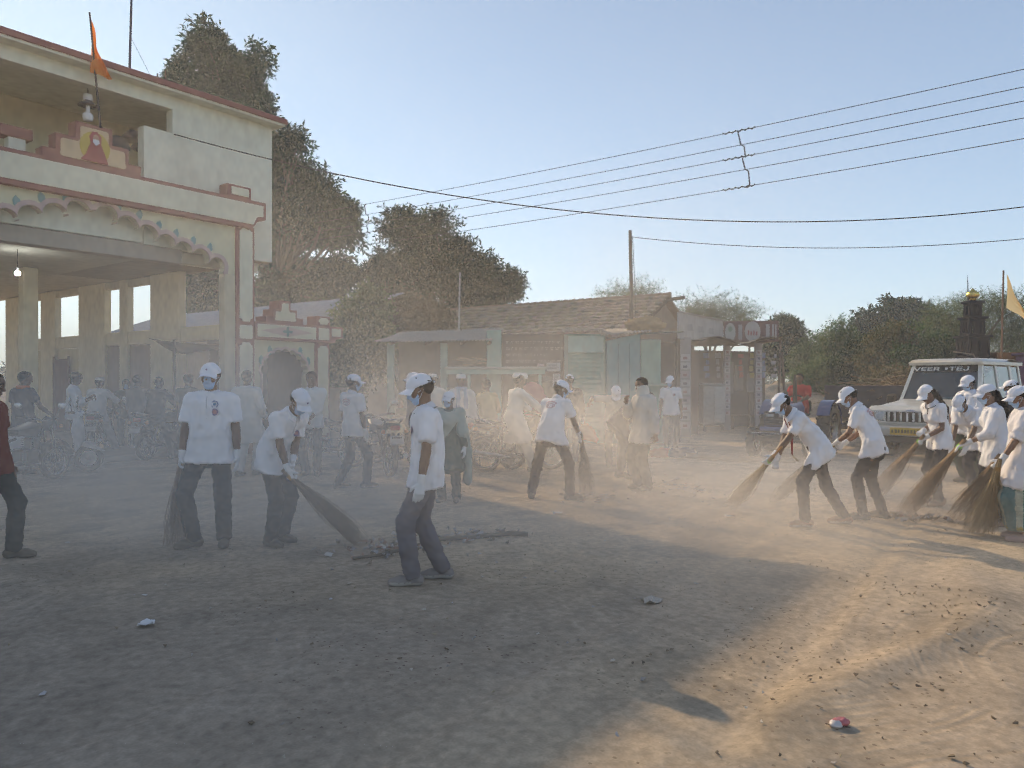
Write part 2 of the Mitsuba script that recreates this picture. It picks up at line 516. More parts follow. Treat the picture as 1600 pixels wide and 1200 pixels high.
for k in range(6):
    P('bar', cbox((-6.1 + .2 * k, 2.46, 5.35), (-6.05 + .2 * k, 2.497, 6.35), 0.004), 'm_wall', (0.24, 0.17, 0.11), of=win)
# roof clutter
P('starter_bar', cat([rod((x, 0.4 + .2 * (i % 2), 7.7), (x + .02, 0.42, 8.0 + .12 * (i % 3)), 0.012) for i, x in enumerate((-2.75, -2.55, -2.38, -2.25))]), 'm_matte', (0.12, 0.07, 0.05))
# portal screen in front (plane y -0.4 .. -0.12)
Y0, Y1 = -0.40, -0.14
P('pillar', cbox((-1.20, Y0, 0), (-0.74, Y1, 5.05), 0.02), 'm_wall', MAROON)
P('pillar', cbox((-7.70, Y0, 0), (-7.24, Y1, 5.05), 0.02), 'm_wall', MAROON)
P('pillar_side', cbox((-1.47, Y0 + .03, 0), (-1.205, Y1, 3.95), 0.015), 'm_wall', (0.58, 0.52, 0.38))


def panel(z0, z1, x0=-1.13, x1=-0.81, notch=0.07):
    pg = sbox(x0, z0, x1, z1)
    for cx, cz in ((x0, z0), (x1, z0), (x0, z1), (x1, z1)):
        pg = pg.difference(Point(cx, cz).buffer(notch))
    return pg


for z0, z1 in ((0.3, 2.48), (2.56, 2.86), (2.94, 5.0)):
    P('pillar_panel', prism(panel(z0, z1, notch=0.07 if z1 - z0 > .5 else 0.02), Y0 - 0.025, Y0 - 0.001), 'm_wall', (0.72, 0.70, 0.55))
# cornice: maroon outline with a cream band
cor = Polygon([(-8.4, 5.0), (-1.0, 5.0), (-0.93, 4.97), (-0.82, 5.06), (-0.72, 5.20), (-0.52, 5.24), (-0.52, 5.62), (-8.4, 5.62)])
P('cornice', prism(cor, Y0 - 0.10, Y1), 'm_wall', MAROON)
P('cornice_band', prism(Polygon([(-8.35, 5.09), (-0.85, 5.09), (-0.76, 5.27), (-0.60, 5.30), (-0.60, 5.54), (-8.35, 5.54)]), Y0 - 0.125, Y0 - 0.101), 'm_wall', (0.72, 0.70, 0.55))
bl = P('cornice_block', cbox((-1.46, Y0 - .05, 5.62), (-0.86, Y1, 5.90), 0.015), 'm_wall', MAROON)
P('panel', cbox((-1.36, Y0 - .07, 5.68), (-0.93, Y0 - .051, 5.85), 0.006), 'm_wall', (0.72, 0.70, 0.55), of=bl)
# scalloped arch spandrel
half = [(0.0, 4.86), (0.10, 4.83), (0.45, 4.66), (0.86, 4.58), (1.26, 4.44), (1.62, 4.33), (2.00, 4.24), (2.38, 4.15), (2.74, 3.96)]
tops = [(0.24, 5.0), (0.63, 4.90), (1.06, 4.78), (1.43, 4.66), (1.81, 4.55), (2.18, 4.44), (2.58, 4.32)]
void = [Polygon([(-3.2, 0), (3.2, 0)] + [(x, z - 0.05) for x, z in half[::-1]] + [(-x, z - 0.05) for x, z in half[1:]])]
void = [Polygon([(-2.74, 0), (2.74, 0), (2.74, 3.9)] + [(x, z - .02) for x, z in half[::-1]] + [(-x, z - .02) for x, z in half] + [(-2.74, 3.9)]).buffer(0)]
for i, (tx, tz) in enumerate(tops):
    x0, z0 = half[i + 1] if i else half[1]
    x1, z1 = half[i + 1 + (i < 7)] if i + 2 < len(half) else half[-1]
    x0, z0 = half[i + 1]
    x1, z1 = half[min(i + 2, len(half) - 1)]
    if i == 6:
        x0, z0, x1, z1 = 2.38, 4.15, 2.74, 3.96
    e = affinity.translate(affinity.rotate(affinity.scale(Point(0, 0).buffer(1), abs(x1 - x0) / 2 * 1.06, 0.20), math.degrees(math.atan2(z1 - z0, x1 - x0)) * 0.8), (x0 + x1) / 2, (z0 + z1) / 2 + 0.02)
    void += [e, affinity.scale(e, -1, 1, origin=(0, 0))]
void.append(affinity.translate(affinity.scale(Point(0, 0).buffer(1), 0.2, 0.16), 0.25, 4.80))
void.append(affinity.translate(affinity.scale(Point(0, 0).buffer(1), 0.2, 0.16), -0.25, 4.80))
void = affinity.translate(unary_union(void), -4.21, 0)
span = sbox(-7.24, 3.88, -1.20, 5.0).difference(void)
P('arch_spandrel', prism(span, Y0 + .06, Y1 - .02), 'm_wall', (0.70, 0.66, 0.46), label='cream spandrel with scalloped lower edge')
rim = void.buffer(0.085, join_style=1).difference(void).intersection(sbox(-7.23, 3.86, -1.21, 4.99))
P('arch_rim', prism(rim, Y0 + .035, Y1 - .03), 'm_wall', PINK)
leaf = [(0, -.11), (.06, -.03), (.055, .05), (0, .12), (-.055, .05), (-.06, -.03)]
for tx, tz in half[2:8]:
    for s in (-1, 1):
        pg = affinity.translate(affinity.rotate(Polygon(leaf), -12 * s), -4.21 + s * (tx + .02), tz + 0.30)
        P('leaf_motif', prism(pg, Y0 + .04, Y0 + .058), 'm_wall', TEAL)
# stepped crest with the painted seated figure
steps = Polygon([(-5.11, 5.625), (-5.11, 5.80), (-4.89, 5.80), (-4.89, 6.10), (-4.55, 6.10), (-4.55, 6.40), (-3.89, 6.40), (-3.89, 6.10), (-3.58, 6.10), (-3.58, 5.82), (-3.34, 5.82), (-3.34, 5.625)])
cr = P('crest', prism(steps, Y0 - .04, Y1), 'm_wall', MAROON, label='stepped maroon crest with a painted seated figure')
P('crest_field', prism(steps.buffer(-0.075).buffer(-.05).buffer(.05), Y0 - .06, Y0 - .041), 'm_wall', PEACH, of=cr)
cx = -4.22
P('halo', prism(affinity.scale(Point(cx, 5.98).buffer(0.26), 1.05, 1.1), Y0 - .068, Y0 - .061), 'm_wall', (0.52, 0.40, 0.10), of=cr)
fig = Polygon([(cx - .24, 5.72), (cx + .22, 5.71), (cx + .17, 5.85), (cx + .09, 6.05), (cx + .10, 6.18), (cx + .03, 6.26), (cx - .05, 6.25), (cx - .09, 6.17), (cx - .07, 6.05), (cx - .15, 5.84)]).buffer(.012)
P('figure', prism(fig, Y0 - .085, Y0 - .069), 'm_wall', (0.36, 0.09, 0.10), of=cr, label='seated figure in a red robe with white beard')
P('figure_face', prism(affinity.scale(Point(cx + .005, 6.15).buffer(.05), 1, 1.25), Y0 - .093, Y0 - .086), 'm_wall', (0.45, 0.28, 0.2), of=cr)
P('figure_beard', prism(Polygon([(cx - .05, 6.12), (cx + .06, 6.12), (cx + .07, 6.06), (cx + .01, 6.01), (cx - .05, 6.06)]), Y0 - .098, Y0 - .094), 'm_wall', (0.7, 0.72, 0.78), of=cr)
# the hall behind the portal: right colonnade along the depth, back wall, ceiling
HX0, HX1 = -0.56, -0.36


def depth_of(px, x):
    """Depth in the hall at which the sight line of a picture column meets the plane x (how the bays were measured)."""
    r = (px - 800) / 1200
    ox, oy = -5.625 + .6 * x, 18 + .8 * x
    return (ox - r * oy) / (.8 + .6 * r)


cols = [(round(depth_of(a, HX1), 2), round(depth_of(b, HX0), 2)) for a, b in ((291, 234), (209, 186), (174, 122), (96, 63), (38, 8))]
cols = [(a, max(b, a + .3)) for a, b in cols]
for a, b in cols:
    P('column', cbox((HX0, a, 0), (HX1, b, 4.41), 0.02), 'm_wall', (0.78, 0.72, 0.50))
ends = [(-0.1, cols[0][0] - .005)] + [(cols[i][1] + .005, cols[i + 1][0] - .005) for i in range(4)]
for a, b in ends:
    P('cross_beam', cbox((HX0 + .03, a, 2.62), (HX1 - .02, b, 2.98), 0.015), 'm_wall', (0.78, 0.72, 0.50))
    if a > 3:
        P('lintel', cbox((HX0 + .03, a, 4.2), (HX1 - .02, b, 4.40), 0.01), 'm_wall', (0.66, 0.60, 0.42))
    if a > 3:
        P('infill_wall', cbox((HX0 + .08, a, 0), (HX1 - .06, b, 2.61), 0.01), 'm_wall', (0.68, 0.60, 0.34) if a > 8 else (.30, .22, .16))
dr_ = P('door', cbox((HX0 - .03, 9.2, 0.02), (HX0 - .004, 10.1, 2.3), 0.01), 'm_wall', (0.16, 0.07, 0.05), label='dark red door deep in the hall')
P('door_frame', cat([cbox((HX0 - .05, 9.12, 0), (HX0 - .004, 9.19, 2.38), .005), cbox((HX0 - .05, 10.11, 0), (HX0 - .004, 10.18, 2.38), .005)]), 'm_wall', (0.22, 0.12, 0.08), of=dr_)
P('hall_back_wall', cbox((-9, 15.6, 0), (-0.25, 15.8, 1.0), 0.01), 'm_wall', (0.74, 0.67, 0.44))
for xx in (-8.8, -6.7, -4.6, -2.5, -0.5):
    P('hall_pier', cbox((xx - .2, 15.58, 1.005), (xx + .2, 15.82, 3.895), 0.02), 'm_wall', (0.74, 0.67, 0.44))
P('hall_lintel', cbox((-9, 15.6, 3.9), (-0.25, 15.8, 4.42), 0.01), 'm_wall', (0.74, 0.67, 0.44))
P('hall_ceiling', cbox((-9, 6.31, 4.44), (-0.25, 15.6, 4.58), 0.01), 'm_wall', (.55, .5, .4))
for yy in (2.5, 6.0, 9.5, 13.0):
    P('hall_pier', cbox((-9.2, yy, 0), (-8.98, yy + .5, 4.4), 0.02), 'm_wall', CREAM)
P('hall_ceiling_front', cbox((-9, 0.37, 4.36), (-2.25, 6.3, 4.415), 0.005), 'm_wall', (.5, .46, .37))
P('plinth', cbox((-7.2, 0.3, 0), (-0.7, 15.5, 0.12), 0.02), 'm_wall', GREYW)
for xx, yy in ((-3.2, 5.0), (-3.2, 10.0)):
    P('hall_column', cbox((xx - .16, yy, .12), (xx + .16, yy + .32, 4.35), 0.02), 'm_wall', (0.78, 0.72, 0.50))
# lit bulb under the ceiling and the hanging lamp on the balcony
bx = np.array([-3.9, 3.0])
bulb = Thing('ceiling_bulb', 'small lit bulb hanging under the hall ceiling of the temple', 'lamp', None, TM)
k = bulb.part('bulb', trimesh.creation.icosphere(2, 0.055).apply_translation((-4.42, 2.5, 3.86)), 'm_metal', (1, 1, 1), True)
scene[k]['emitter'] = {'type': 'area', 'radiance': rgb(25, 27, 28)}
bulb.part('cord', rod((-4.42, 2.5, 3.92), (-4.42, 2.5, 4.36), 0.008), 'm_matte', (.05, .05, .05))
bulb.part('holder', rod((-4.42, 2.5, 3.91), (-4.42, 2.5, 3.98), 0.025), 'm_matte', (.6, .6, .58))
lamp = Thing('hanging_lamp', 'white hanging lamp with dark shade over the balcony', 'lamp', None, TM)
lx, ly = -3.98, 0.35
lamp.part('cap', lathe([(0, 7.22), (.085, 7.22), (.085, 7.10), (0, 7.10)], 20).apply_translation((lx, ly, 0)), 'm_paint', (.7, .72, .74), 40)
lamp.part('shade', lathe([(.05, 7.12), (.17, 7.02), (.18, 7.0), (.16, 7.005), (.045, 7.095)], 24).apply_translation((lx, ly, 0)), 'm_paint', (.08, .08, .1), 40)
lamp.part('bulb', lathe([(0, 6.7), (.08, 6.71), (.10, 6.78), (.09, 6.84), (.04, 6.88), (.035, 7.0), (0, 7.0)], 20).apply_translation((lx, ly, 0)), 'm_paint', (.82, .84, .85), 40)
lamp.part('rod', rod((lx, ly, 7.2), (lx, ly, 7.57), 0.012), 'm_matte', (.1, .1, .1))
# dark tarpaulin bundle slung over the parapet beside the lamp
tp = []
for i, (x0, x1, z0, z1) in enumerate(((-3.55, -3.15, 6.35, 6.62), (-3.2, -2.88, 6.62, 6.82), (-2.95, -2.52, 6.5, 6.86))):
    tp.append(hull([(x0, .3, z0), (x0 + .08, .9, z0 + .05), (x1, .35, z0 - .02), (x1 - .05, .95, z0), (x0 + .1, .4, z1 - .04), ((x0 + x1) / 2, .7, z1), (x1, .5, z1 - .03)]))
single('tarpaulin_bundle', wrinkled(cat([m.subdivide().subdivide() for m in tp]), .03, (4, 4, 4), 4), 'm_cloth', (0.03, 0.035, 0.06), 50, 'dark blue tarpaulin bundle slung across the temple balcony', 'tarpaulin', M=TM)


def pennant(name, label, x, y, ztop, length, drop, sway, cols, pole_r, zbase, polecol, off=(0.02, 0, 0), lean=0.0):
    t = Thing(name, label, 'flag')
    t.part('pole', rod((x + lean, y, zbase), (x, y, ztop + .12), pole_r, pole_r * .7, 8), 'm_matte', polecol, 40)
    n, m = 34, 14
    u, v = np.meshgrid(np.linspace(0, 1, n), np.linspace(0, 1, m), indexing='ij')
    # a limp pennant: hoist along the pole, fly end hanging down along +x
    hx, hz = x + lean * 0.0 + off[0], ztop
    X = hx + sway * u * (0.6 + 0.4 * v) + 0.02 * np.sin(9 * u + 4 * v)
    Z = hz - v * length * (1 - 0.82 * u) - u * drop
    Y = y + 0.10 * np.sin(7 * u + 3 * v) * u + 0.06 * np.sin(14 * v) * u
    q = np.stack([a := (np.arange(n - 1)[:, None] * m + np.arange(m - 1)[None]), a + m, a + m + 1, a + 1], -1).reshape(-1, 4)
    c = np.asarray(cols[0]) * (1 - v[..., None]) + np.asarray(cols[1]) * v[..., None]
    t.part('cloth', (np.stack([X, Y, Z], -1).reshape(-1, 3), q), 'm_leaf', c.reshape(-1, 3), True)
    return t


fp = TM @ np.array([-4.24, -0.3, 0, 1])
pennant('flag', 'limp saffron pennant on a thin pole above the temple crest', fp[0], fp[1], 8.42, 1.0, 0.95, 0.40, ((0.85, 0.22, 0.03), (0.80, 0.27, 0.06)), 0.022, 6.38, (.06, .05, .06), lean=0.20)
rp = TM @ np.array([-2.9, 0.9, 0, 1])
t = Thing('antenna_mast', 'thin dark mast with a guy wire on the temple roof', 'mast')
t.part('pole', rod((rp[0], rp[1], 7.7), (rp[0] + .08, rp[1], 10.6), 0.028, .02), 'm_matte', (.06, .06, .1), 40)
t.part('guy_wire', rod((rp[0] + .03, rp[1], 8.9), (rp[0] + .55, rp[1] + .3, 7.72), 0.005), 'm_matte', (.2, .2, .2))

# ---------------------------------------------------------------- gateway beside the temple
gate = Thing('gateway', 'small cream gateway with scalloped arch and stepped crest beside the temple', 'gateway', None, TM)
G = gate.part
GY0, GY1 = -0.38, -0.12
G('pier', cbox((0.97, GY0, 0), (1.40, GY1, 2.56), .02), 'm_wall', MAROON)
G('pier_panel', prism(panel(0.3, 2.48, 1.03, 1.34, .06), GY0 - .022, GY0 - .001), 'm_wall', (0.64, 0.62, 0.46))
gv_ = [sbox(-0.50, 0, 0.74, 1.92)]
for k in range(9):
    a = math.pi * (k + .5) / 9
    gv_.append(Point(0.12 + .56 * math.cos(a), 1.80 + .46 * math.sin(a)).buffer(0.115))
gv_.append(affinity.scale(Point(.12, 1.8).buffer(1), .56, .46))
gvoid = unary_union(gv_)
G('arch_wall', prism(sbox(-0.735, 0, 0.965, 2.555).difference(gvoid), GY0 + .05, GY1 - .02), 'm_wall', (0.62, 0.58, 0.40))
G('arch_rim', prism(gvoid.buffer(.05).difference(gvoid).intersection(sbox(-.73, 0, .96, 2.5)), GY0 + .03, GY1 - .01), 'm_wall', PINK)
G('beam', prism(Polygon([(-0.735, 2.56), (1.5, 2.56), (1.58, 2.66), (1.76, 2.70), (1.76, 2.96), (-0.735, 2.96)]), GY0 - .05, GY1), 'm_wall', MAROON)
for x0, x1 in ((-0.72, 0.93), (0.99, 1.33), (1.39, 1.70)):
    G('beam_panel', cbox((x0 + .02, GY0 - .07, 2.62 if x1 < 1.5 else 2.72), (x1, GY0 - .051, 2.91), .006), 'm_wall', (0.66, 0.62, 0.47))
dm = G('diamond', prism([(-.62, 2.765), (.10, 2.65), (.84, 2.765), (.10, 2.88)], GY0 - .078, GY0 - .071), 'm_wall', PINK)
G('leaf_motif', prism(unary_union([affinity.translate(affinity.rotate(affinity.scale(Point(0, 0).buffer(.04), 1.7, .8), 90 * i, origin=(0, 0)), .10 + (.07 * (i == 0) - .07 * (i == 2)), 2.765 + (.05 * (i == 1) - .05 * (i == 3))) for i in range(4)]), GY0 - .086, GY0 - .079), 'm_wall', (.12, .25, .24), of=dm)
cst = Polygon([(-.45, 2.962), (-.45, 3.10), (-.25, 3.10), (-.25, 3.28), (-.08, 3.28), (-.08, 3.48), (.22, 3.48), (.22, 3.28), (.40, 3.28), (.40, 3.10), (.58, 3.10), (.58, 2.962)])
c_ = G('crest', prism(cst, GY0 - .02, GY1 + .12), 'm_wall', MAROON)
G('crest_field', prism(cst.buffer(-.055).buffer(-.03).buffer(.03), GY0 - .042, GY0 - .021), 'm_wall', (.66, .62, .47), of=c_)
c_ = G('corner_block', cbox((.98, GY0 - .02, 2.962), (1.40, GY1 + .1, 3.20), .015), 'm_wall', MAROON)
G('panel', prism(panel(3.0, 3.16, 1.04, 1.35, .05), GY0 - .04, GY0 - .021), 'm_wall', (.66, .62, .47), of=c_)
for k, a in enumerate((28, 55, 125, 152)):
    aa = math.radians(a)
    G('leaf_motif', prism(affinity.translate(Polygon(leaf).buffer(0), .12 + .74 * math.cos(aa), 1.78 + .66 * math.sin(aa)), GY0 + .034, GY0 + .049), 'm_wall', (.2, .36, .33))
for x0, x1 in ((-0.72, -0.62), (0.88, 0.96)):  # dark walled box added behind the arch to darken its opening
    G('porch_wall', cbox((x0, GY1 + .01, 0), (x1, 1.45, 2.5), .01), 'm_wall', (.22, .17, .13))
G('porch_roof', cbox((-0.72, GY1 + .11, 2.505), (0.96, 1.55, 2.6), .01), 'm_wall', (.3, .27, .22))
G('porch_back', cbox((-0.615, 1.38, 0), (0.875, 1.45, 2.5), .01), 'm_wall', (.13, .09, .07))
yard = Thing('yard_wall', 'weathered grey compound wall behind the small gateway', 'wall', None, TM)
yard.part('wall', cbox((-0.25, 1.6, 0), (4.2, 1.75, 1.45), .02), 'm_wall', (.34, .31, .24))
# brown tarpaulin awning inside the right bay of the temple
u, v = np.meshgrid(np.linspace(0, 1, 26), np.linspace(0, 1, 12), indexing='ij')
aw = np.stack([-2.0 + 1.55 * u, 1.9 + 0.25 * np.sin(4 * u) - 1.1 * v, 2.62 - 0.12 * u - 0.22 * v - 0.10 * np.sin(3.1 * u * 2) * v - .16 * np.sin(np.pi * u) * np.sin(np.pi * v)], -1)
q = np.stack([a := (np.arange(25)[:, None] * 12 + np.arange(11)[None]), a + 12, a + 13, a + 1], -1).reshape(-1, 4)
t = Thing('awning', 'sagging brown tarpaulin awning beside the temple pillar', 'awning', None, TM)
t.part('sheet', (aw.reshape(-1, 3), q), 'm_cloth', (.20, .16, .11), True)
t.part('prop', rod((-0.75, 0.9, 0), (-0.75, 1.0, 2.4), .03), 'm_matte', (.12, .08, .05), 40)
t.part('prop', rod((-1.9, 0.9, 0), (-1.85, 1.0, 2.55), .03), 'm_matte', (.12, .08, .05), 40)


# ---------------------------------------------------------------- corrugated sheets, tiled roof
def corrugated(o, ux, uy, lx, ly, pitch=0.08, amp=0.018, wavy=0.0, seed=0):
    """A corrugated sheet: o corner, ux across the ribs, uy along them."""
    n, m = max(8, int(lx / pitch * 6)), 6
    u, v = np.meshgrid(np.linspace(0, lx, n), np.linspace(0, ly, m), indexing='ij')
    ux, uy = unit(ux), unit(uy)
    nn = np.cross(ux, uy)
    w = amp * np.sin(u / pitch * 2 * np.pi) + wavy * (meshkit.fbm(np.stack([u, v, u * 0 + seed], -1) * 1.3, 2, seed) - .5) * (0.4 + v / ly)
    p = np.asarray(o, float) + u[..., None] * ux + v[..., None] * uy + w[..., None] * nn
    p = np.concatenate([p.reshape(-1, 3), (p + nn * 0.004).reshape(-1, 3)])
    a = np.arange(n - 1)[:, None] * m + np.arange(m - 1)[None]
    q = np.stack([a, a + m, a + m + 1, a + 1], -1).reshape(-1, 4)
    return trimesh.Trimesh(p, np.vstack([f for z in (q[:, ::-1], q + n * m) for f in (z[:, [0, 1, 2]], z[:, [0, 2, 3]])]), process=False)


# tiled house: ridge from R to L, slope towards the camera
hR, hL = np.array([5.55, 27.0, 4.6]), np.array([-3.1, 33.2, 4.6])
along = unit(hR - hL)
outw = unit(np.cross(along, [0, 0, 1.0]))
outw = outw if outw[1] < 0 else -outw
house = Thing('tiled_house', 'long low house with a weathered clay tile roof', 'house')
L_, drop, run = np.linalg.norm(hR - hL), 1.55, 3.0
down = unit(outw * run - np.array([0, 0, drop]))
SL = math.hypot(run, drop)
nrm = np.cross(along, down)
nrm = nrm if nrm[2] > 0 else -nrm
rows, ncol = 11, 66
tv, tf, tc = [], [], []
rng = np.random.default_rng(3)
for r in range(rows):
    for c in range(ncol):
        o = hL + along * (L_ * c / ncol) + down * (SL * r / rows) + nrm * (0.03 + rng.normal(0, .006))
        ex, ey = along * (L_ / ncol * 1.02), down * (SL / rows * 1.18) + along * rng.normal(0, .012)
        b = len(tv) * 12
        g = [0, .25, .6, 1.0]
        hz = [0.0, 0.05, 0.035, 0.0]
        tv.append(np.array([o + ex * gx_ + nrm * h_ for gx_, h_ in zip(g, hz)] + [o + ex * gx_ + ey + nrm * (h_ + .11) for gx_, h_ in zip(g, hz)] + [o + ex * gx_ + ey + nrm * (h_ - .02) for gx_, h_ in zip(g, hz)]))
        for k in range(3):
            tf += [(b + k, b + 4 + k, b + 5 + k), (b + k, b + 5 + k, b + k + 1), (b + 4 + k, b + 8 + k, b + 9 + k), (b + 4 + k, b + 9 + k, b + 5 + k)]
        cc = np.array([0.37, 0.285, 0.215]) * rng.uniform(.75, 1.2) * np.array([1, rng.uniform(.9, 1.1), rng.uniform(.85, 1.15)])
        if rng.random() < .04:
            cc = np.array([.22, .2, .17])
        tc.append(np.tile(cc, (12, 1)))
tf = np.array(tf)
roofk = house.part('roof', hull([hL + down * .02 - nrm * .02, hR + down * .02 - nrm * .02, hL + down * SL - nrm * .02, hR + down * SL - nrm * .02, hL - nrm * .1 + down * .02, hR - nrm * .1 + down * .02, hL + down * SL - nrm * .1, hR + down * SL - nrm * .1]), 'm_matte', (.10, .07, .05))
house.part('tile', (np.vstack(tv), tf), 'm_matte', np.vstack(tc), False, of=roofk, kind='stuff')
house.part('ridge_tile', cat([tube([hL + along * (L_ * i / 30) + [0, 0, .05], hL + along * (L_ * (i + 1.08) / 30) + [0, 0, .075]], [.085, .10], 8) for i in range(30)]), 'm_matte', (.30, .19, .13), 50, of=roofk, kind='stuff')
back = unit(-outw * run - np.array([0, 0, drop]))
house.part('rear_slope', hull([hL, hR, hL + back * SL, hR + back * SL, hL - [0, 0, .08], hR - [0, 0, .08], hL + back * SL - [0, 0, .08], hR + back * SL - [0, 0, .08]]), 'm_matte', (.25, .15, .1))
e0, e1, b0, b1 = hL + down * SL * .93, hR + down * SL * .93, hL + back * SL * .93, hR + back * SL * .93
gf = lambda p: np.array([p[0], p[1], 0.0])
ins = along * .25
house.part('front_wall', hull([gf(e0) + ins, gf(e1) - ins, e0 + ins - [0, 0, .12], e1 - ins - [0, 0, .12]] + [q - outw * .25 for q in (gf(e0) + ins, gf(e1) - ins, e0 + ins - [0, 0, .12], e1 - ins - [0, 0, .12])]), 'm_wall', (.33, .28, .21))
house.part('gable_wall', hull([gf(e1) - ins, gf(b1) - ins, e1 - ins - [0, 0, .16], b1 - ins - [0, 0, .16], hR - ins - [0, 0, .16], gf(e1) - ins * 2, gf(b1) - ins * 2, e1 - ins * 2 - [0, 0, .16], b1 - ins * 2 - [0, 0, .16], hR - ins * 2 - [0, 0, .16]]), 'm_wall', (.20, .15, .11))
house.part('ridge_beam', rod(hR - along * .4 - [0, 0, .12], hR + along * .55 - [0, 0, .06], .07, None, 6), 'm_matte', (.14, .10, .07))
house.part('roof_patch', hull([hR - along * 2.55 + down * (1.1 + a) + nrm * (.10 + c) - along * b for a in (0, .62) for b in (0, .75) for c in (0, .02)]), 'm_matte', (.20, .15, .10), label='brown sack patch on the tiles')

# ---------------------------------------------------------------- row of stalls
MINT, SEA, BLUEG = (.30, .46, .40), (.19, .37, .31), (.14, .32, .34)
st = Thing('open_stall', 'open wooden stall with mint posts under a sagging tin roof', 'stall')
for x in (-3.17, -1.78):
    st.part('post', cbox((x - .09, 20.0, 0), (x + .09, 20.16, 2.62), .015), 'm_wall', MINT)
st.part('pier', cbox((-.66, 19.95, 0), (-.28, 20.3, 2.95), .02), 'm_wall', MINT)
st.part('roof_sheet', corrugated((-3.5, 19.5, 2.62), (1, 0, .02), (.12, 1, .16), 2.95, 2.9, .09, .02, .16, 3), 'm_matte', (.36, .34, .31), 50)
st.part('rafter', cat([rod((x, 19.6, 2.58), (x + .3, 22.2, 2.98), .04, None, 6) for x in (-3.1, -2.2, -1.3, -.6)]), 'm_matte', (.12, .09, .06))
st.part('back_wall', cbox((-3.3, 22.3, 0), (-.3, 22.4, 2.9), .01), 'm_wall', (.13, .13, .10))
st.part('counter', cbox((-3.1, 20.5, 0), (-1.9, 21.0, .9), .02), 'm_wall', (.20, .20, .15))
st.part('shelf_awning', cbox((-1.72, 19.55, 1.93), (.9, 20.0, 1.99), .01), 'm_wall', (.40, .44, .38))
st.part('shelf_skirt', cbox((-1.7, 19.60, 1.80), (.85, 19.64, 1.925), .008), 'm_wall', MINT)
for x in (-1.1, .72):
    st.part('awning_post', cbox((x - .04, 19.62, 0), (x + .04, 19.7, 1.79), .008), 'm_wall', MINT)
bundle = []
for i in range(26):
    a = rng.uniform(0, 6.28)
    p = np.array([-1.0 + rng.uniform(-.5, .5), 20.15 + rng.uniform(-.2, .2), 2.06 + rng.uniform(0, .14)])
    bundle.append(rod(p, p + np.array([math.cos(a) * .45, math.sin(a) * .15, rng.uniform(-.02, .07)]), .018, .01, 5))
single('firewood', cat(bundle), 'm_matte', (.34, .25, .15), False, 'pale firewood sticks heaped on the stall shelf', 'firewood')

nb = Thing('notice_wall', 'dark wall with rows of faded painted writing and torn posters', 'wall')
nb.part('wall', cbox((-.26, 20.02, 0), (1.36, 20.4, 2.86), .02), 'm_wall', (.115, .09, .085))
letters = []
for r in range(6):
    z, x = 2.66 - r * .165, -.16
    xe = [1.25, 1.28, .85, 1.25, .8, .6][r]
    while x < xe:
        w = rng.uniform(.04, .14)
        letters.append(cbox((x, 20.012, z - .006), (x + w, 20.018, z + .008), .001))
        for q in range(int(w / .03)):
            hx = x + q * .03 + rng.uniform(0, .01)
            letters.append(cbox((hx, 20.012, z - rng.uniform(.05, .075)), (hx + .011, 20.018, z), .001))
            if rng.random() < .6:
                letters.append(cbox((hx, 20.012, z - .045), (hx + .022, 20.018, z - .034), .001))
        x += w + rng.uniform(.02, .05)
nb.part('painted_writing', cat(letters), 'm_wall', (.36, .32, .30), False, kind='stuff')
for x0, x1, z0, z1, c in ((.66, .84, 1.84, 2.08, (.55, .42, .44)), (.9, 1.26, 1.88, 2.1, (.5, .5, .48)), (.68, .76, 1.6, 1.78, (.5, .47, .44)), (1.06, 1.26, 1.48, 1.82, (.52, .5, .5)), (.8, 1.04, 1.62, 1.74, (.3, .27, .25))):
    k = nb.part('poster', cbox((x0, 20.0, z0), (x1, 20.014, z1), .003), 'm_wall', c)
    nb.part('print', cat([cbox((x0 + .03, 19.995, z1 - .04 - .04 * i), (x0 + (x1 - x0) * rng.uniform(.5, .9), 19.999, z1 - .025 - .04 * i), .001) for i in range(int((z1 - z0 - .04) / .045))] or [cbox((x0 + .02, 19.995, z0 + .05), (x1 - .03, 19.999, z0 + .07), .001)]), 'm_wall', (.2, .16, .18), of=k, kind='stuff')

gk = Thing('kiosk', 'closed green metal kiosk with a paler sign panel above its shutter', 'kiosk')
gk.part('body', cbox((1.40, 20.05, 0), (2.44, 21.6, 2.86), .02), 'm_wall', SEA)
gk.part('sign_panel', cbox((1.46, 19.93, 2.36), (2.38, 20.04, 2.80), .012), 'm_wall', (.33, .50, .44))
gk.part('shutter', cat([cbox((1.50, 20.02, .12 + .11 * i), (2.34, 20.045, .222 + .11 * i), .008) for i in range(20)]), 'm_wall', (.20, .36, .30), kind='stuff')
gk.part('corner_post', cbox((1.36, 19.98, 0), (1.46, 20.06, 2.84), .008), 'm_wall', (.28, .34, .30))
bk = Thing('kiosk', 'closed blue-green metal kiosk right of the paler green one', 'kiosk')
bk.part('body', hull([(2.47, 20.0, 0), (3.34, 20.0, 0), (2.47, 21.5, 0), (3.34, 21.5, 0), (2.47, 20.0, 2.68), (3.34, 20.0, 2.86), (2.47, 21.5, 2.68), (3.34, 21.5, 2.86)]), 'm_wall', BLUEG)
for x in (2.76, 3.05):
    bk.part('seam', cbox((x, 19.985, .1), (x + .02, 19.998, 2.6), .003), 'm_wall', (.10, .24, .26))
bk.part('hasp', cbox((2.8, 19.96, 1.1), (2.92, 19.983, 1.16), .006), 'm_metal', (.3, .3, .3))
gk2 = Thing('kiosk', 'narrow green kiosk with a ledge beside the tea stall', 'kiosk')
gk2.part('body', cbox((3.37, 20.05, 0), (3.98, 21.5, 1.55), .02), 'm_wall', SEA)
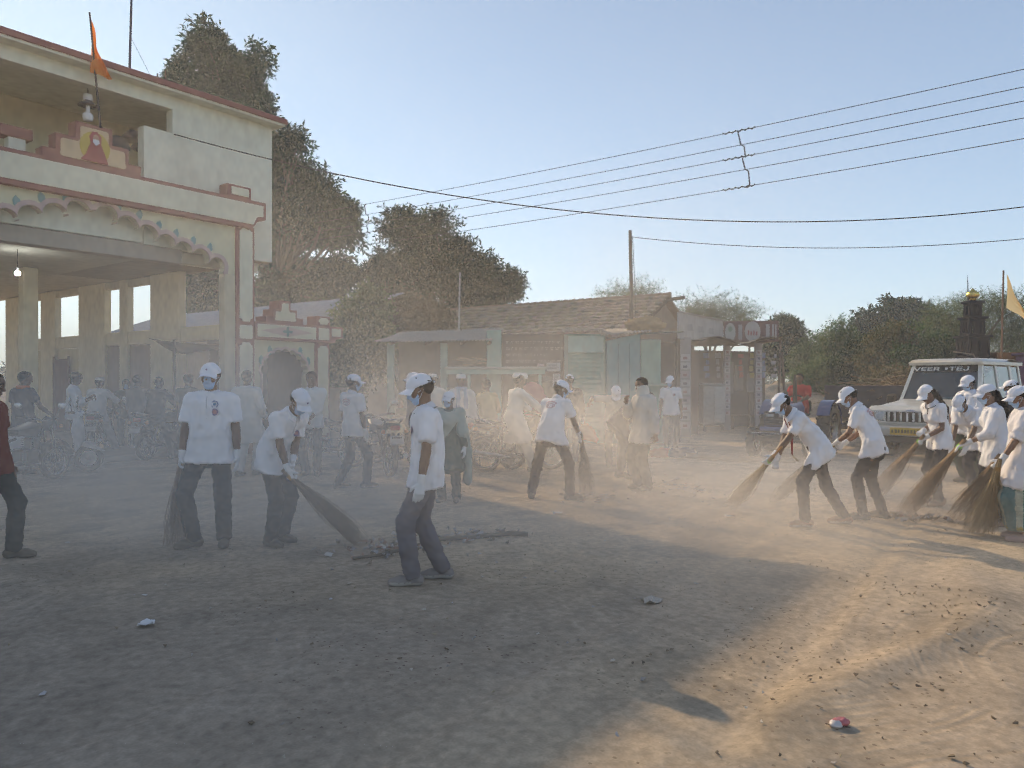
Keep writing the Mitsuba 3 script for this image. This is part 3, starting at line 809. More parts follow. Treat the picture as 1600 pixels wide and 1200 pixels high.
gk2.part('upper_panel', cbox((3.37, 20.10, 1.56), (3.90, 20.2, 2.72), .015), 'm_wall', (.30, .45, .36))
gk2.part('ledge', cbox((3.36, 19.75, 1.5), (4.1, 20.04, 1.56), .012), 'm_wall', (.34, .46, .38))
gk2.part('back', cbox((3.38, 21.3, 1.56), (4.5, 21.4, 2.7), .01), 'm_wall', (.10, .09, .08))
gk2.part('side_post', cbox((4.35, 20.3, 0), (4.45, 20.4, 2.75), .01), 'm_wall', (.16, .12, .09))
tr = Thing('tin_roof', 'rusty tin roof sheets lying across the green and blue kiosks', 'roof')
for i, (o, w, c, ti) in enumerate((((1.3, 19.75, 2.90), 1.1, (.30, .25, .21), .10), ((2.3, 19.7, 2.80), 1.3, (.42, .38, .33), .13), ((3.3, 19.8, 2.86), 1.15, (.26, .30, .27), .05))):
    tr.part('sheet', corrugated(o, (1, 0, .08 if i == 1 else .03), (.05, 1, ti), w, 2.0, .09, .018, .10, i + 4), 'm_matte', c, 50)
tr.part('straw', wrinkled(trimesh.creation.icosphere(3, 1).apply_scale((.5, .35, .17)).apply_translation((3.55, 20.5, 3.12)), .12, (6, 6, 6), 2), 'm_matte', (.30, .19, .09), True, label='brown straw heap on the sheets')

tea = Thing('tea_stall', 'shaded tea stall with faded sign boards and poster-covered posts', 'stall')
s0, s1 = np.array([4.78, 22.0, 0]), np.array([6.98, 25.4, 0])
sd = unit(s1 - s0)
sn = np.array([sd[1], -sd[0], 0])
k = tea.part('sign_board', hull([s0 + [0, 0, 2.86], s1 + [0, 0, 2.98], s0 + [0, 0, 3.6], s1 + [0, 0, 3.6]] + [q - sn * .05 for q in (s0 + [0, 0, 2.86], s1 + [0, 0, 2.98], s0 + [0, 0, 3.6], s1 + [0, 0, 3.6])]), 'm_wall', (.42, .40, .38), label='faded grey sign board')
tea.part('sign_frame', cat([rod(s0 + sn * .02 + [0, 0, z], s1 + sn * .02 + [0, 0, z + dz], .022, None, 6) for z, dz in ((2.84, .12), (3.62, 0))]), 'm_matte', (.3, .29, .28), of=k)
for i in range(3):
    a = s0 + sd * (.7 + i * .95)
    tea.part('sign_print', hull([a + sn * .004 + [0, 0, 3.12], a + sd * .5 + sn * .004 + [0, 0, 3.13], a + sn * .004 + [0, 0, 3.3], a + sd * .4 + sn * .004 + [0, 0, 3.32], a + sd * .2 + sn * .008 + [0, 0, 3.2]]), 'm_wall', (.36, .34, .33), of=k)
b0, b1 = np.array([7.02, 25.5, 0]), np.array([8.75, 25.2, 0])
bd = unit(b1 - b0)
bn = np.array([bd[1], -bd[0], 0])
k = tea.part('sign_board', hull([b + [0, 0, z] - bn * t for b in (b0, b1) for z in (2.92, 3.62) for t in (0, .05)]), 'm_wall', (.20, .12, .115), label='faded red sign board with two pale ovals')


def oval(c, rx, rz, col, thick, name='oval'):
    an = np.linspace(0, 2 * np.pi, 28)[:-1]
    ring = [c + bd * rx * math.cos(a) + np.array([0, 0, rz * math.sin(a)]) for a in an]
    return tea.part(name, hull([q + bn * s for q in ring for s in (.002, thick)]), 'm_wall', col, of=k)


oval(b0 + bd * .22 + [0, 0, 3.25], .17, .31, (.45, .45, .42), .012)
oval(b0 + bd * .22 + [0, 0, 3.36], .07, .09, (.25, .32, .24), .016, 'print')
oval(b0 + bd * .93 + [0, 0, 3.27], .25, .34, (.46, .42, .40), .012)
for i in range(4):
    a = b0 + bd * (.78 + .085 * i)
    tea.part('print', hull([a + bd * dx + [0, 0, z] + bn * t for dx in (0, .045) for z in (3.14, 3.30 - .03 * (i % 2)) for t in (.013, .018)]), 'm_wall', (.38, .12, .12), of=k)
for dx, w in ((1.35, .12), (1.55, .06), (.48, .12), (1.64, .05)):
    a = b0 + bd * dx
    tea.part('print', hull([a + bd * q + [0, 0, z] + bn * t for q in (0, w) for z in (3.0, 3.5) for t in (.002, .01)]), 'm_wall', (.40, .36, .36), of=k)
for n_, (x, y, w) in enumerate(((5.03, 22.35, .17), (7.12, 25.45, .11), (8.16, 25.45, .12))):
    k = tea.part('post', cbox((x - w, y - .06, 0), (x + w, y + .06, 2.9), .012), 'm_wall', (.38, .35, .34))
    for i in range(9 if n_ == 0 else 11):
        z = (.25 if n_ == 0 else .5) + i * (.245 if n_ == 0 else .2)
        tea.part('label_sheet', cbox((x - w * .8, y - .072, z), (x + w * .8, y - .061, z + (.2 if n_ == 0 else .16)), .002), 'm_wall', (.5, .48, .50) if i % 3 else (.46, .40, .42), of=k)
        tea.part('label_mark', cbox((x - w * .4, y - .077, z + .05), (x + w * .3, y - .073, z + .12), .001), 'm_wall', (.16, .15, .2) if i % 2 else (.36, .2, .2), of=k)
for x, y, dx, h_ in ((8.75, 25.3, .1, 3.0), (9.15, 25.6, -.15, 2.6), (8.5, 27.5, 0, 2.9), (6.0, 26.5, 0, 2.9), (9.3, 24.6, -.04, 1.7)):
    tea.part('stake', rod((x, y, 0), (x + dx, y, h_), .05, .035, 6), 'm_matte', (.17, .13, .10))
u, v = np.meshgrid(np.linspace(0, 1, 40), np.linspace(0, 1, 14), indexing='ij')
th = s1 * 0 + np.stack([5.6 + 3.3 * u - .5 * v * (1 - u), 24.3 + .9 * u + 3.0 * v - 1.6 * (1 - u) * (1 - v), 2.78 + .12 * v + .16 * u * (1 - v) + .10 * np.sin(9 * u) * (1 - v) + .12 * (meshkit.fbm(np.stack([u * 9, v * 6, u * 0], -1), 3, 2) - .5)], -1)
q = np.stack([a := (np.arange(39)[:, None] * 14 + np.arange(13)[None]), a + 14, a + 15, a + 1], -1).reshape(-1, 4)
tea.part('thatch', (np.vstack([th.reshape(-1, 3), th.reshape(-1, 3) + [0, 0, .07]]), np.vstack([q[:, ::-1], q + 560])), 'm_matte', (.42, .36, .26), True, label='ragged pale thatch and sacking canopy')
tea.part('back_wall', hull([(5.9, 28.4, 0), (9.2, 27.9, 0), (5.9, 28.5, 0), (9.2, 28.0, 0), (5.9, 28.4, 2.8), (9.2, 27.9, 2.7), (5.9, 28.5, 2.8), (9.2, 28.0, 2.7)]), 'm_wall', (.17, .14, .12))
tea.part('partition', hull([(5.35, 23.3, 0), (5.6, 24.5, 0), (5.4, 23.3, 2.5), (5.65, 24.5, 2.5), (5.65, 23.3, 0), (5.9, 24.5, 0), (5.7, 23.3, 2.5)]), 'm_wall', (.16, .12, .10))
for x, z0, z1, c in ((7.6, 1.2, 2.3, (.30, .27, .25)), (7.95, 1.3, 2.2, (.25, .22, .2)), (8.4, 1.25, 1.9, (.33, .3, .28))):
    tea.part('hanging_cloth', wrinkled(cbox((x, 27.4, z0), (x + .3, 27.44, z1), .01).subdivide().subdivide().subdivide(), .03, (8, 8, 2), 3), 'm_cloth', c, 50)
tea.part('bench', cat([cbox((7.4, 26.2, .42), (9.0, 26.5, .47), .01), cbox((7.5, 26.25, 0), (7.6, 26.45, .415), .01), cbox((8.8, 26.25, 0), (8.9, 26.45, .415), .01)]), 'm_matte', (.24, .18, .12))
fr = Thing('cold_drink_cabinet', 'pale metal drinks cabinet standing inside the tea stall', 'cabinet')
fr.part('body', cbox((6.2, 24.9, .22), (6.92, 25.5, 1.5), .03), 'm_paint', (.36, .38, .38))
fr.part('door', cbox((6.56, 24.87, .28), (6.9, 24.895, 1.44), .012), 'm_paint', (.5, .52, .52))
fr.part('lid', cbox((6.18, 24.86, 1.505), (6.94, 25.52, 1.56), .015), 'm_paint', (.42, .44, .44))
for x in (6.26, 6.84):
    fr.part('foot', cbox((x - .03, 24.95, 0), (x + .03, 25.05, .215), .006), 'm_matte', (.1, .1, .1))

rng = np.random.default_rng(31)
for i in range(9):
    x = 5.75 + .38 * i
    st2 = [cbox((x + rng.uniform(-.05, .05), 25.9, z), (x + rng.uniform(.1, .16), 25.93, z + rng.uniform(.12, .2)), .01) for z in np.arange(1.75, 2.6, .22)]
    for q_ in st2:
        tea.part('hanging_packet', q_, 'm_paint', [(.45, .12, .1), (.5, .42, .15), (.15, .22, .4), (.4, .4, .42), (.2, .34, .2)][i % 5])
for i in range(7):
    c = [(.36, .12, .08), (.30, .30, .32), (.42, .36, .2)][i % 3]
    jar = single('jar', lathe([(0, 0), (.075, 0), (.08, .03), (.08, .16), (.055, .19), (.055, .21), (0, .21)], 14).apply_translation((-3.0 + .17 * i, 20.62, .905)), 'm_paint', c, 40, f'{("first", "second", "third", "fourth", "fifth", "sixth", "last")[i]} lidded jar from the left on the open stall counter', 'jar', 'jars on the stall counter')
for i, (x, y, r, h_, lb) in enumerate(((-2.9, 19.75, .28, .75, 'bulging jute sack left of the counter of the open stall'), (-1.45, 20.8, .30, .8, 'jute sack inside the open stall beside the pier'), (-1.0, 20.9, .26, .62, 'smaller jute sack against the pier of the open stall'))):
    single('sack', wrinkled(trimesh.creation.icosphere(3, 1).apply_scale((r, r * .8, h_ / 2)).apply_translation((x, y, h_ / 2)), .06, (5, 5, 5), 20 + i), 'm_cloth', (.30, .23, .14), True, lb, 'sack')

# ---------------------------------------------------------------- far walls and roofs
wh = Thing('white_house', 'white plastered house half hidden behind the vines', 'house')
wh.part('wall', cbox((-5.6, 28.5, 0), (-3.9, 32, 3.9), .02), 'm_wall', (.66, .66, .64))
wh.part('roof_slab', cbox((-5.8, 28.2, 3.9), (-3.8, 32.2, 4.05), .02), 'm_wall', (.5, .5, .48))
wh.part('window', cbox((-5.3, 28.47, 2.2), (-4.6, 28.495, 3.2), .01), 'm_wall', (.12, .14, .16))
shed = Thing('tin_shed', 'grey tin shed seen through the bays of the temple', 'shed', None, TM)
shed.part('wall', cbox((3.2, 2.5, 0), (3.35, 16, 3.2), .02), 'm_wall', (.42, .42, .42))
shed.part('roof_sheet', corrugated((2.6, 2.0, 3.1), (0, 1, 0), (1, 0, .35), 14.5, 4.0, .1, .02, .05, 2), 'm_matte', (.46, .47, .5), 50)

# ---------------------------------------------------------------- lamp tower, shrine walls on the right
STONE = (.022, .021, .024)
tw = Thing('lamp_tower', 'black tiered stone lamp tower crowned by a gilded pot', 'tower')
tx, ty = 18.0, 30.0
zz = 0.0
tiers = [(1.34, 1.58, 4), (1.14, .92, 4), (.96, .86, 3), (.74, .70, 2), (.58, .60, 1)]
tz = 0.0
for i, (w, h_, n_) in enumerate(tiers):
    sp = w / (n_ + .0)
    hol = unary_union([unary_union([sbox(tx - w / 2 + sp * (j + .5) - sp * .24, tz + h_ * .12, tx - w / 2 + sp * (j + .5) + sp * .24, tz + h_ * .55), affinity.scale(Point(tx - w / 2 + sp * (j + .5), tz + h_ * .55).buffer(1), sp * .24, h_ * .22)]) for j in range(n_)])
    face = sbox(tx - w / 2 + .06, tz, tx + w / 2 - .06, tz + h_).difference(hol)
    g = [prism(face, ty - w / 2 + .06, ty - w / 2 + .2), prism(face, ty + w / 2 - .2, ty + w / 2 - .06)]
    sface = affinity.translate(face, -tx, 0)
    for sx in (-1, 1):
        m = prism(sface, 0, .14, axis=0)
        m.vertices = m.vertices + [tx + sx * (w / 2 - .13) - .07, ty, 0]
        m.vertices[:, 1] = ty + (m.vertices[:, 1] - ty) * .76
        g.append(m)
    if i == 0:
        g.append(cbox((tx - w / 2 + .3, ty - w / 2 + .3, 0), (tx + w / 2 - .3, ty + w / 2 - .3, h_ - .02), .01))
    elif i < 3:
        g.append(cbox((tx - .14, ty - .14, tz), (tx + .14, ty + .14, tz + h_ - .02), .01))
    k = tw.part('tier', cat(g), 'm_plain', STONE)
    tw.part('cornice', cbox((tx - w / 2 - .02, ty - w / 2 - .02, tz + h_ - .075), (tx + w / 2 + .02, ty + w / 2 + .02, tz + h_ + .02), .02), 'm_plain', (.025, .024, .027), of=k)
    tz += h_ + .021
tw.part('pot', lathe([(0, 0), (.10, 0), (.13, .04), (.10, .07), (.21, .16), (.24, .25), (.20, .34), (.09, .40), (.05, .46), (0, .52)], 24).apply_translation((tx, ty, tz)), 'm_metal', (.75, .55, .16), 50, label='gilded pot finial')
tw.part('spike', rod((tx - .18, ty, tz), (tx - .2, ty, tz + 1.0), .035, .006), 'm_matte', (.06, .06, .06))
tw.part('bracket', tube([(tx - .2, ty - .9, 2.1), (tx - .55, ty - .95, 2.65), (tx - 1.3, ty - .95, 2.75)], [.03, .03, .025], 6), 'm_matte', (.25, .2, .15))
sh = Thing('shrine', 'small orange painted shrine beside the black tower', 'shrine')
sh.part('wall', cbox((18.7, 29.6, 0), (20.1, 31.5, 2.75), .03), 'm_wall', (.26, .12, .05))
an = np.linspace(0, np.pi, 14)
sh.part('arch', prism(Polygon([(19.45 + .55 * math.cos(a), 2.0 + .5 * math.sin(a)) for a in an] + [(18.9, .4), (20.0, .4)]), 29.56, 29.595), 'm_wall', (.36, .15, .05))
for i in range(4):
    sh.part('niche', cbox((18.85 + i * .32, 29.53, .9), (19.0 + i * .32, 29.555, 1.25), .01), 'm_wall', (.42, .24, .09))
pw = Thing('purple_house', 'purple plastered house corner at the right edge', 'house')
pw.part('wall', cbox((19.2, 27.0, 0), (23.0, 29.3, 2.6), .03), 'm_wall', (.24, .13, .20))
pw.part('ledge', cbox((19.1, 26.9, 2.6), (23.1, 29.4, 2.7), .02), 'm_wall', (.2, .12, .16))
pennant('flag', 'pale gold pennant catching the sun on the tall right pole', 17.92, 28.0, 5.55, 1.25, 1.7, 1.15, ((.75, .55, .25), (.80, .66, .38)), .04, 0.0, (.22, .13, .08), off=(.12, 0, 0), lean=-.12)

# ---------------------------------------------------------------- poles and wires
def wire(name, label, a, b, sag, r=0.012, n=40):
    t = np.linspace(0, 1, n)[:, None]
    p = np.asarray(a, float) * (1 - t) + np.asarray(b, float) * t
    p[:, 2] -= 4 * sag * (t * (1 - t))[:, 0]
    return single(name, tube(p, r, 5), 'm_matte', (.05, .05, .06), True, label, 'wire')


t = Thing('wooden_pole', 'slender crooked wooden pole standing behind the kiosks', 'pole')
t.part('pole', tube([(3.72, 23.8, 0), (3.68, 23.8, 2.2), (3.70, 23.8, 4.4), (3.66, 23.8, 6.3)], [.07, .065, .06, .05], 8), 'm_matte', (.16, .13, .10), 40)
t.part('down_wire', tube([(3.72, 23.7, 6.1), (3.80, 23.7, 4.4), (3.80, 23.7, 3.0)], .012, 5), 'm_matte', (.1, .1, .1))
single('mast', tube([(-1.72, 24.5, 0), (-1.70, 24.5, 3.0), (-1.66, 24.5, 5.1)], [.035, .03, .022], 8), 'm_matte', (.5, .5, .5), 40, 'thin pale mast rising behind the open stall', 'mast')
names = ('topmost', 'second', 'third', 'fourth', 'lowest')
ends = [(8.0, 8.0), (7.65, 7.62), (7.38, 7.28), (7.03, 6.98), (6.62, 6.55)]
for nm, (z1, z0) in zip(names, ends):
    a, b = np.array([-7.5, 29.1, z0]), np.array([14.4, 12.3, z1])
    wire('power_line', f'{nm} of the five parallel power lines crossing the sky', a, b, 0.18, .009)


def on_line(t, z0, z1):
    p = np.array([-7.5, 29.1, z0]) * (1 - t) + np.array([14.4, 12.3, z1]) * t
    p[2] -= 4 * .18 * t * (1 - t)
    return p


for tt, nm in ((.60, 'right'), (.105, 'left')):
    q = [on_line(tt + .002 * i, e[1], e[0]) for i, e in enumerate(ends[:4 if nm == 'left' else 5])]
    pts = []
    for i, p_ in enumerate(q):
        pts += [p_ + [.03 * (-1) ** i, 0, 0], p_ + [.05 * (-1) ** (i + 1), 0, -.04]]
    t = Thing('wire_spacer', f'crooked spacer rod tying the power lines together on the {nm}', 'spacer')
    t.part('rod', tube(pts, .018, 5), 'm_matte', (.06, .06, .07))
    if nm == 'right':
        for i in (0, 2, 4):
            c0, c1 = on_line(tt - .016, ends[i][1], ends[i][0]), on_line(tt + .014, ends[i][1], ends[i][0])
            w_ = [c0 * (1 - s) + c1 * s + np.array([0, 0, .025 * (-1) ** j]) for j, s in enumerate(np.linspace(0, 1, 11))]
            t.part('binding', tube(w_, .014, 5), 'm_matte', (.05, .05, .05))
wl = TM @ np.array([-2.42, -.02, 6.78, 1])
wc = TM @ np.array([0.02, -.06, 6.72, 1])
wire('service_cable', 'slack cable running from the temple wall across the road', wl[:3], (14.0, 17.5, 5.95), 1.2, .013, 60)
wire('service_cable', 'thin cable leading right from the wooden pole', (3.68, 23.8, 6.1), (16.5, 20.5, 5.75), .45, .011)


# ---------------------------------------------------------------- trees
def leaves(rng, lobes, twigs, per, ll, lw, tl, droop, col, gap=.0, gfreq=.9, shell=.45, seed=0):
    """Leaf-sized faces on short twigs spread through ellipsoid lobes (cx, cy, cz, rx, ry, rz)."""
    lobes = np.asarray(lobes, float)
    vol = np.prod(lobes[:, 3:], 1) ** .75
    which = rng.choice(len(lobes), int(twigs * (1 + 2.2 * gap)), p=vol / vol.sum())
    d = rng.normal(size=(len(which), 3))
    d /= np.linalg.norm(d, axis=1, keepdims=True)
    r = (shell + (1 - shell) * rng.random(len(which))) * (1 + .10 * rng.normal(size=len(which)))
    lo = lobes[which]
    p = lo[:, :3] + d * r[:, None] * lo[:, 3:]
    keep = meshkit.fbm(p * gfreq, 2, seed) > .5 - .25 + gap * .42
    p, d = p[keep][:twigs], d[keep][:twigs]
    n = len(p)
    tone = rng.uniform(.75, 1.22, n) * (0.75 + .5 * meshkit.noise(p * .8, seed + 3))
    yel = rng.random(n)
    t = d * .7 + rng.normal(size=(n, 3)) * .55 + np.array([0, 0, .25 - droop])
    t /= np.linalg.norm(t, axis=1, keepdims=True)
    s = np.tile(np.linspace(.08, 1, per), (n, 1)) + rng.uniform(-.05, .05, (n, per))
    base = p[:, None] + t[:, None] * (s * tl)[..., None] - np.array([0, 0, 1.0]) * (droop * .45 * tl * s ** 2)[..., None]
    side = np.cross(t, rng.normal(size=(n, 3)))
    side /= np.linalg.norm(side, axis=1, keepdims=True)
    alt = np.where(np.arange(per) % 2, 1., -1.)[None, :, None]
    ld = side[:, None] * alt * .9 + t[:, None] * .6 + rng.normal(size=(n, per, 3)) * .35 - np.array([0, 0, 1.0]) * droop * .8
    ld /= np.linalg.norm(ld, axis=2, keepdims=True)
    wd = np.cross(ld, rng.normal(size=(n, per, 3)))
    wd /= np.linalg.norm(wd, axis=2, keepdims=True)
    L = ll * rng.uniform(.7, 1.25, (n, per, 1))
    W = lw * rng.uniform(.8, 1.2, (n, per, 1))
    nn = np.cross(ld, wd)
    a, b = base, base + ld * L
    m = base + ld * L * .45
    v = np.stack([a, m + wd * W * .5 + nn * W * .18, b, m - wd * W * .5 + nn * W * .18], 2).reshape(-1, 3)
    k = np.arange(n * per)[:, None] * 4
    f = np.vstack([k + [0, 1, 2], k + [0, 2, 3]])
    c0, c1 = np.asarray(col[0]), np.asarray(col[1])
    c = (c0 + (c1 - c0) * (yel ** 2)[:, None]) * tone[:, None]
    c = np.repeat(c, per * 4, 0) * np.repeat(rng.uniform(.9, 1.12, n * per), 4)[:, None]
    return (v, f), np.clip(c, .004, .4), p


def limbs(rng, base, lobes, r0, hub, n_sub=5, wob=.25):
    n_sub = n_sub if len(lobes) < 20 else 1
    r0 = r0 if len(lobes) < 20 else r0 * .8
    """Trunk from base to hub, limbs to each lobe, branches within it."""
    out = []
    b, h = np.asarray(base, float), np.asarray(hub, float)

    def bend(a, c, ra, rc, n=7):
        t = np.linspace(0, 1, n)[:, None]
        w = rng.normal(size=3) * wob * np.linalg.norm(c - a) * .25
        return tube(a * (1 - t) + c * t + w * np.sin(np.pi * t), np.linspace(ra, rc, n), 7)
    out.append(bend(b, h, r0 * 1.25, r0 * .8, 9))
    for lo in lobes:
        c = np.asarray(lo[:3], float)
        out.append(bend(h, c, r0 * (.62 if len(lobes) < 20 else .3), r0 * (.2 if len(lobes) < 20 else .07)))
        for _ in range(n_sub):
            d = rng.normal(size=3)
            d /= np.linalg.norm(d)
            e = c + d * np.asarray(lo[3:]) * .85
            s = h * .25 + c * .75 if rng.random() < .5 else c
            out.append(bend(s, e, r0 * .16, r0 * .03, 5))
    return cat(out)


def tree(name, label, cat_, base, hub, r0, lobes, seed, leaf, group=None, bark=(.10, .08, .06), n_sub=5):
    rng = np.random.default_rng(seed)
    t = Thing(name, label, cat_, group)
    t.part('trunk', limbs(rng, base, lobes, r0, hub, n_sub), 'm_matte', bark, True)
    m, c, p = leaves(rng, lobes, seed=seed, **leaf)
    t.part('crown', m, 'm_leaf', c)
    return t


def broken(lobes, n, size, seed):
    """Each big lobe as n smaller leafy boughs with gaps between them."""
    rng = np.random.default_rng(seed)
    out = []
    for a in lobes:
        a = np.asarray(a, float)
        for _ in range(n):
            d = rng.normal(size=3)
            d = d / np.linalg.norm(d) * rng.uniform(.25, .95)
            k = size * rng.uniform(.7, 1.35)
            out.append((*(a[:3] + d * a[3:]), a[3] * k, a[4] * k, a[5] * k * .8))
    return out


NEEM = ((.015, .042, .014), (.05, .095, .03))
DARK = ((.016, .040, .015), (.045, .08, .028))
OLIVE = ((.055, .105, .032), (.14, .19, .06))
BROWNG = ((.12, .11, .05), (.22, .16, .07))
nd = 44.0


def at(px, py, Y):
    return (px - 800) / 1200 * Y, Y, 1.6 + (597 - py) / 1200 * Y


def lobe(px, py, w, h, Y, dY=0.0, depth=None):
    x, y, z = at(px, py, Y + dY)
    s = (Y + dY) / 1200
    return (x, y, z, w * s, depth or w * s, h * s)


L1 = [lobe(340, 82, 40, 52, nd), lobe(385, 118, 40, 52, nd, .3), lobe(297, 118, 28, 34, nd, .3), lobe(360, 170, 70, 50, nd, 1.0), lobe(412, 178, 30, 50, nd, -.3),
      lobe(455, 225, 34, 55, nd, -.8), lobe(440, 300, 45, 70, nd, 0), lobe(500, 330, 38, 60, nd, -.5), lobe(535, 345, 28, 50, nd, .3), lobe(460, 390, 65, 75, nd, .5),
      lobe(520, 420, 40, 60, nd, 0), lobe(440, 460, 60, 50, nd, .8), lobe(510, 480, 40, 45, nd, .2), lobe(320, 440, 40, 60, nd, -.5), lobe(340, 500, 35, 35, nd, .5)]
L1 = [(a[0] - .1, a[1], a[2], a[3] * .86, a[4] * .75, a[5] * .88) for a in L1]
L1 = broken(L1, 9, .42, 41)
tree('neem_tree', 'tall dark drooping tree rising behind the temple', 'tree', (-13.6, 44.4, 0), (-13.6, 44.4, 7.0), .55, L1, 11,
     dict(twigs=12500, per=9, ll=.36, lw=.125, tl=.75, droop=.45, col=NEEM, gap=.30, gfreq=.55, shell=.25))
Y2 = 35.0
L2 = [lobe(640, 400, 70, 55, Y2), lobe(700, 385, 75, 50, Y2, 1), lobe(600, 420, 40, 40, Y2, -1), lobe(760, 420, 50, 50, Y2, 0), lobe(790, 445, 38, 35, Y2, .5),
      lobe(690, 440, 85, 50, Y2, -1), lobe(620, 450, 55, 45, Y2, -1.5), lobe(740, 460, 60, 35, Y2, -1), lobe(650, 480, 60, 35, Y2, -1)]
L2 = broken(L2, 7, .42, 42)
tree('round_tree', 'broad round-crowned tree behind the tiled house', 'tree', (-3.2, 35.3, 0), (-3.1, 35, 3.4), .36, L2, 12,
     dict(twigs=9500, per=9, ll=.2, lw=.08, tl=.5, droop=.3, col=DARK, gap=.36, gfreq=.8, shell=.3))
L3 = [lobe(620, 500, 50, 40, 25), lobe(655, 490, 38, 35, 25, .5), lobe(680, 510, 22, 25, 25), lobe(600, 520, 30, 30, 25)]
tree('dusty_shrub', 'dusty olive shrub growing over the open stall roof', 'shrub', (-3.6, 25.3, 0), (-3.6, 25.2, 1.2), .12, L3, 13,
     dict(twigs=2600, per=9, ll=.16, lw=.06, tl=.4, droop=.2, col=((.06, .06, .03), (.11, .095, .05)), gap=.2))
L4 = [lobe(560, 510, 32, 40, 22.5), lobe(545, 560, 25, 35, 22.5, .3), lobe(580, 480, 22, 30, 22.5, .5), lobe(590, 540, 18, 40, 22.5), lobe(530, 600, 30, 30, 22.5)]
tree('leafy_creeper', 'pale green creeper beside the gateway', 'creeper', (-4.6, 22.7, 0), (-4.55, 22.6, 1.0), .08, L4, 14,
     dict(twigs=2200, per=9, ll=.15, lw=.07, tl=.4, droop=.4, col=OLIVE, gap=.25))
L5 = [lobe(400, 590, 60, 45, 21.5), lobe(480, 570, 45, 45, 23), lobe(440, 620, 60, 40, 22)]
tree('dark_shrub', 'dark shrub behind the gateway arch', 'shrub', (-6.4, 21.9, 0), (-6.4, 21.9, .7), .08, L5, 15,
     dict(twigs=1900, per=8, ll=.15, lw=.06, tl=.4, droop=.4, col=DARK, gap=.15))
FEATHER = dict(per=14, ll=.10, lw=.03, tl=.8, droop=.25, col=((.09, .12, .045), (.17, .19, .08)), gap=.3, gfreq=.8, shell=.2)
L6 = [lobe(1075, 482, 30, 14, 33), lobe(1110, 478, 25, 16, 33, .5), lobe(1145, 492, 35, 12, 33), lobe(1100, 500, 45, 16, 33, 1), lobe(1165, 500, 22, 8, 33)]
tree('thorn_tree', 'sparse feathery thorn tree behind the tea stall signs', 'tree', (8.6, 33, 0), (8.5, 33, 2.4), .10, L6, 16, dict(twigs=1100, **FEATHER), bark=(.16, .13, .09))
L7 = [lobe(965, 462, 24, 9, 36), lobe(1005, 455, 20, 10, 36, .4), lobe(985, 470, 40, 12, 36)]
tree('thorn_tree', 'sparse twiggy thorn tree behind the ridge of the tiled house', 'tree', (5.6, 36, 0), (5.5, 36, 3), .09, L7, 17, dict(twigs=560, **FEATHER), bark=(.16, .13, .09))
L8 = [lobe(1225, 525, 22, 26, 45), lobe(1240, 545, 16, 28, 45), lobe(1215, 555, 22, 24, 45)]
tree('dense_tree', 'small dense dark tree beyond the tea stall', 'tree', (16.0, 45.4, 0), (16, 45.4, 1.6), .2, L8, 18, dict(twigs=1600, per=8, ll=.28, lw=.12, tl=.5, droop=.2, col=DARK, gap=.05))
grp = 'thorny bushes along the right side of the road'
bush = [((1275, 560, 34, 36), 42, OLIVE, 'pale green bush at the left end of the roadside thicket', 1500),
        ((1312, 545, 32, 44), 40, OLIVE, 'taller light green bush in the roadside thicket', 1500),
        ((1300, 590, 60, 26), 37, OLIVE, 'low green scrub at the foot of the thicket', 1700),
        ((1350, 570, 44, 42), 36, DARK, 'dark bush in the middle of the thicket', 1700),
        ((1395, 555, 46, 48), 34, ((.07, .09, .035), (.19, .14, .06)), 'bush with rusty brown dry foliage in the thicket', 2000),
        ((1440, 560, 44, 50), 33, OLIVE, 'big green bush beside the black tower', 2000),
        ((1478, 580, 36, 45), 31, DARK, 'shaded bush touching the black tower', 1500),
        ((1400, 605, 50, 25), 31, BROWNG, 'dry brown scrub above the scrap trailer', 1500)]
for i, ((px, py, w, h), Y, col, lb, n_) in enumerate(bush):
    Ls = [lobe(px - w * .45, py + h * .2, w * .6, h * .6, Y), lobe(px + w * .4, py + h * .1, w * .6, h * .65, Y, .6), lobe(px, py - h * .35, w * .6, h * .6, Y, .3)]
    x, y, z = at(px, py, Y)
    tree('thorn_bush', lb, 'bush', (x, y + .3, 0), (x, y + .3, max(.4, z * .5)), .09, Ls, 30 + i, dict(twigs=int(n_ * .82), per=9, ll=.18, lw=.06, tl=.55, droop=.2, col=col, gap=.3, shell=.25), grp)
L9 = [lobe(1385, 492, 34, 18, 60), lobe(1420, 488, 32, 20, 60, 1), lobe(1365, 505, 22, 18, 60), lobe(1405, 515, 55, 28, 60, 1), lobe(1455, 510, 32, 22, 60)]
L9 = broken(L9, 5, .5, 43)
tree('dense_tree', 'broad dark domed tree rising beyond the roadside thicket', 'tree', (30.5, 61, 0), (30.3, 61, 3), .4, L9, 19, dict(twigs=3600, per=8, ll=.36, lw=.15, tl=.7, droop=.2, col=DARK, gap=.1))
L10 = [lobe(1485, 490, 40, 14, 38), lobe(1530, 480, 45, 15, 38, 1), lobe(1575, 480, 42, 16, 38), lobe(1560, 515, 55, 24, 38, 1), lobe(1500, 520, 40, 26, 38), lobe(1610, 520, 40, 30, 38), lobe(1580, 545, 50, 24, 38)]
tree('acacia_tree', 'wide feathery acacia spreading behind the black tower', 'tree', (22.5, 38.5, 0), (22.4, 38.5, 2.2), .2, L10, 20, dict(twigs=3600, **FEATHER), bark=(.13, .1, .07))
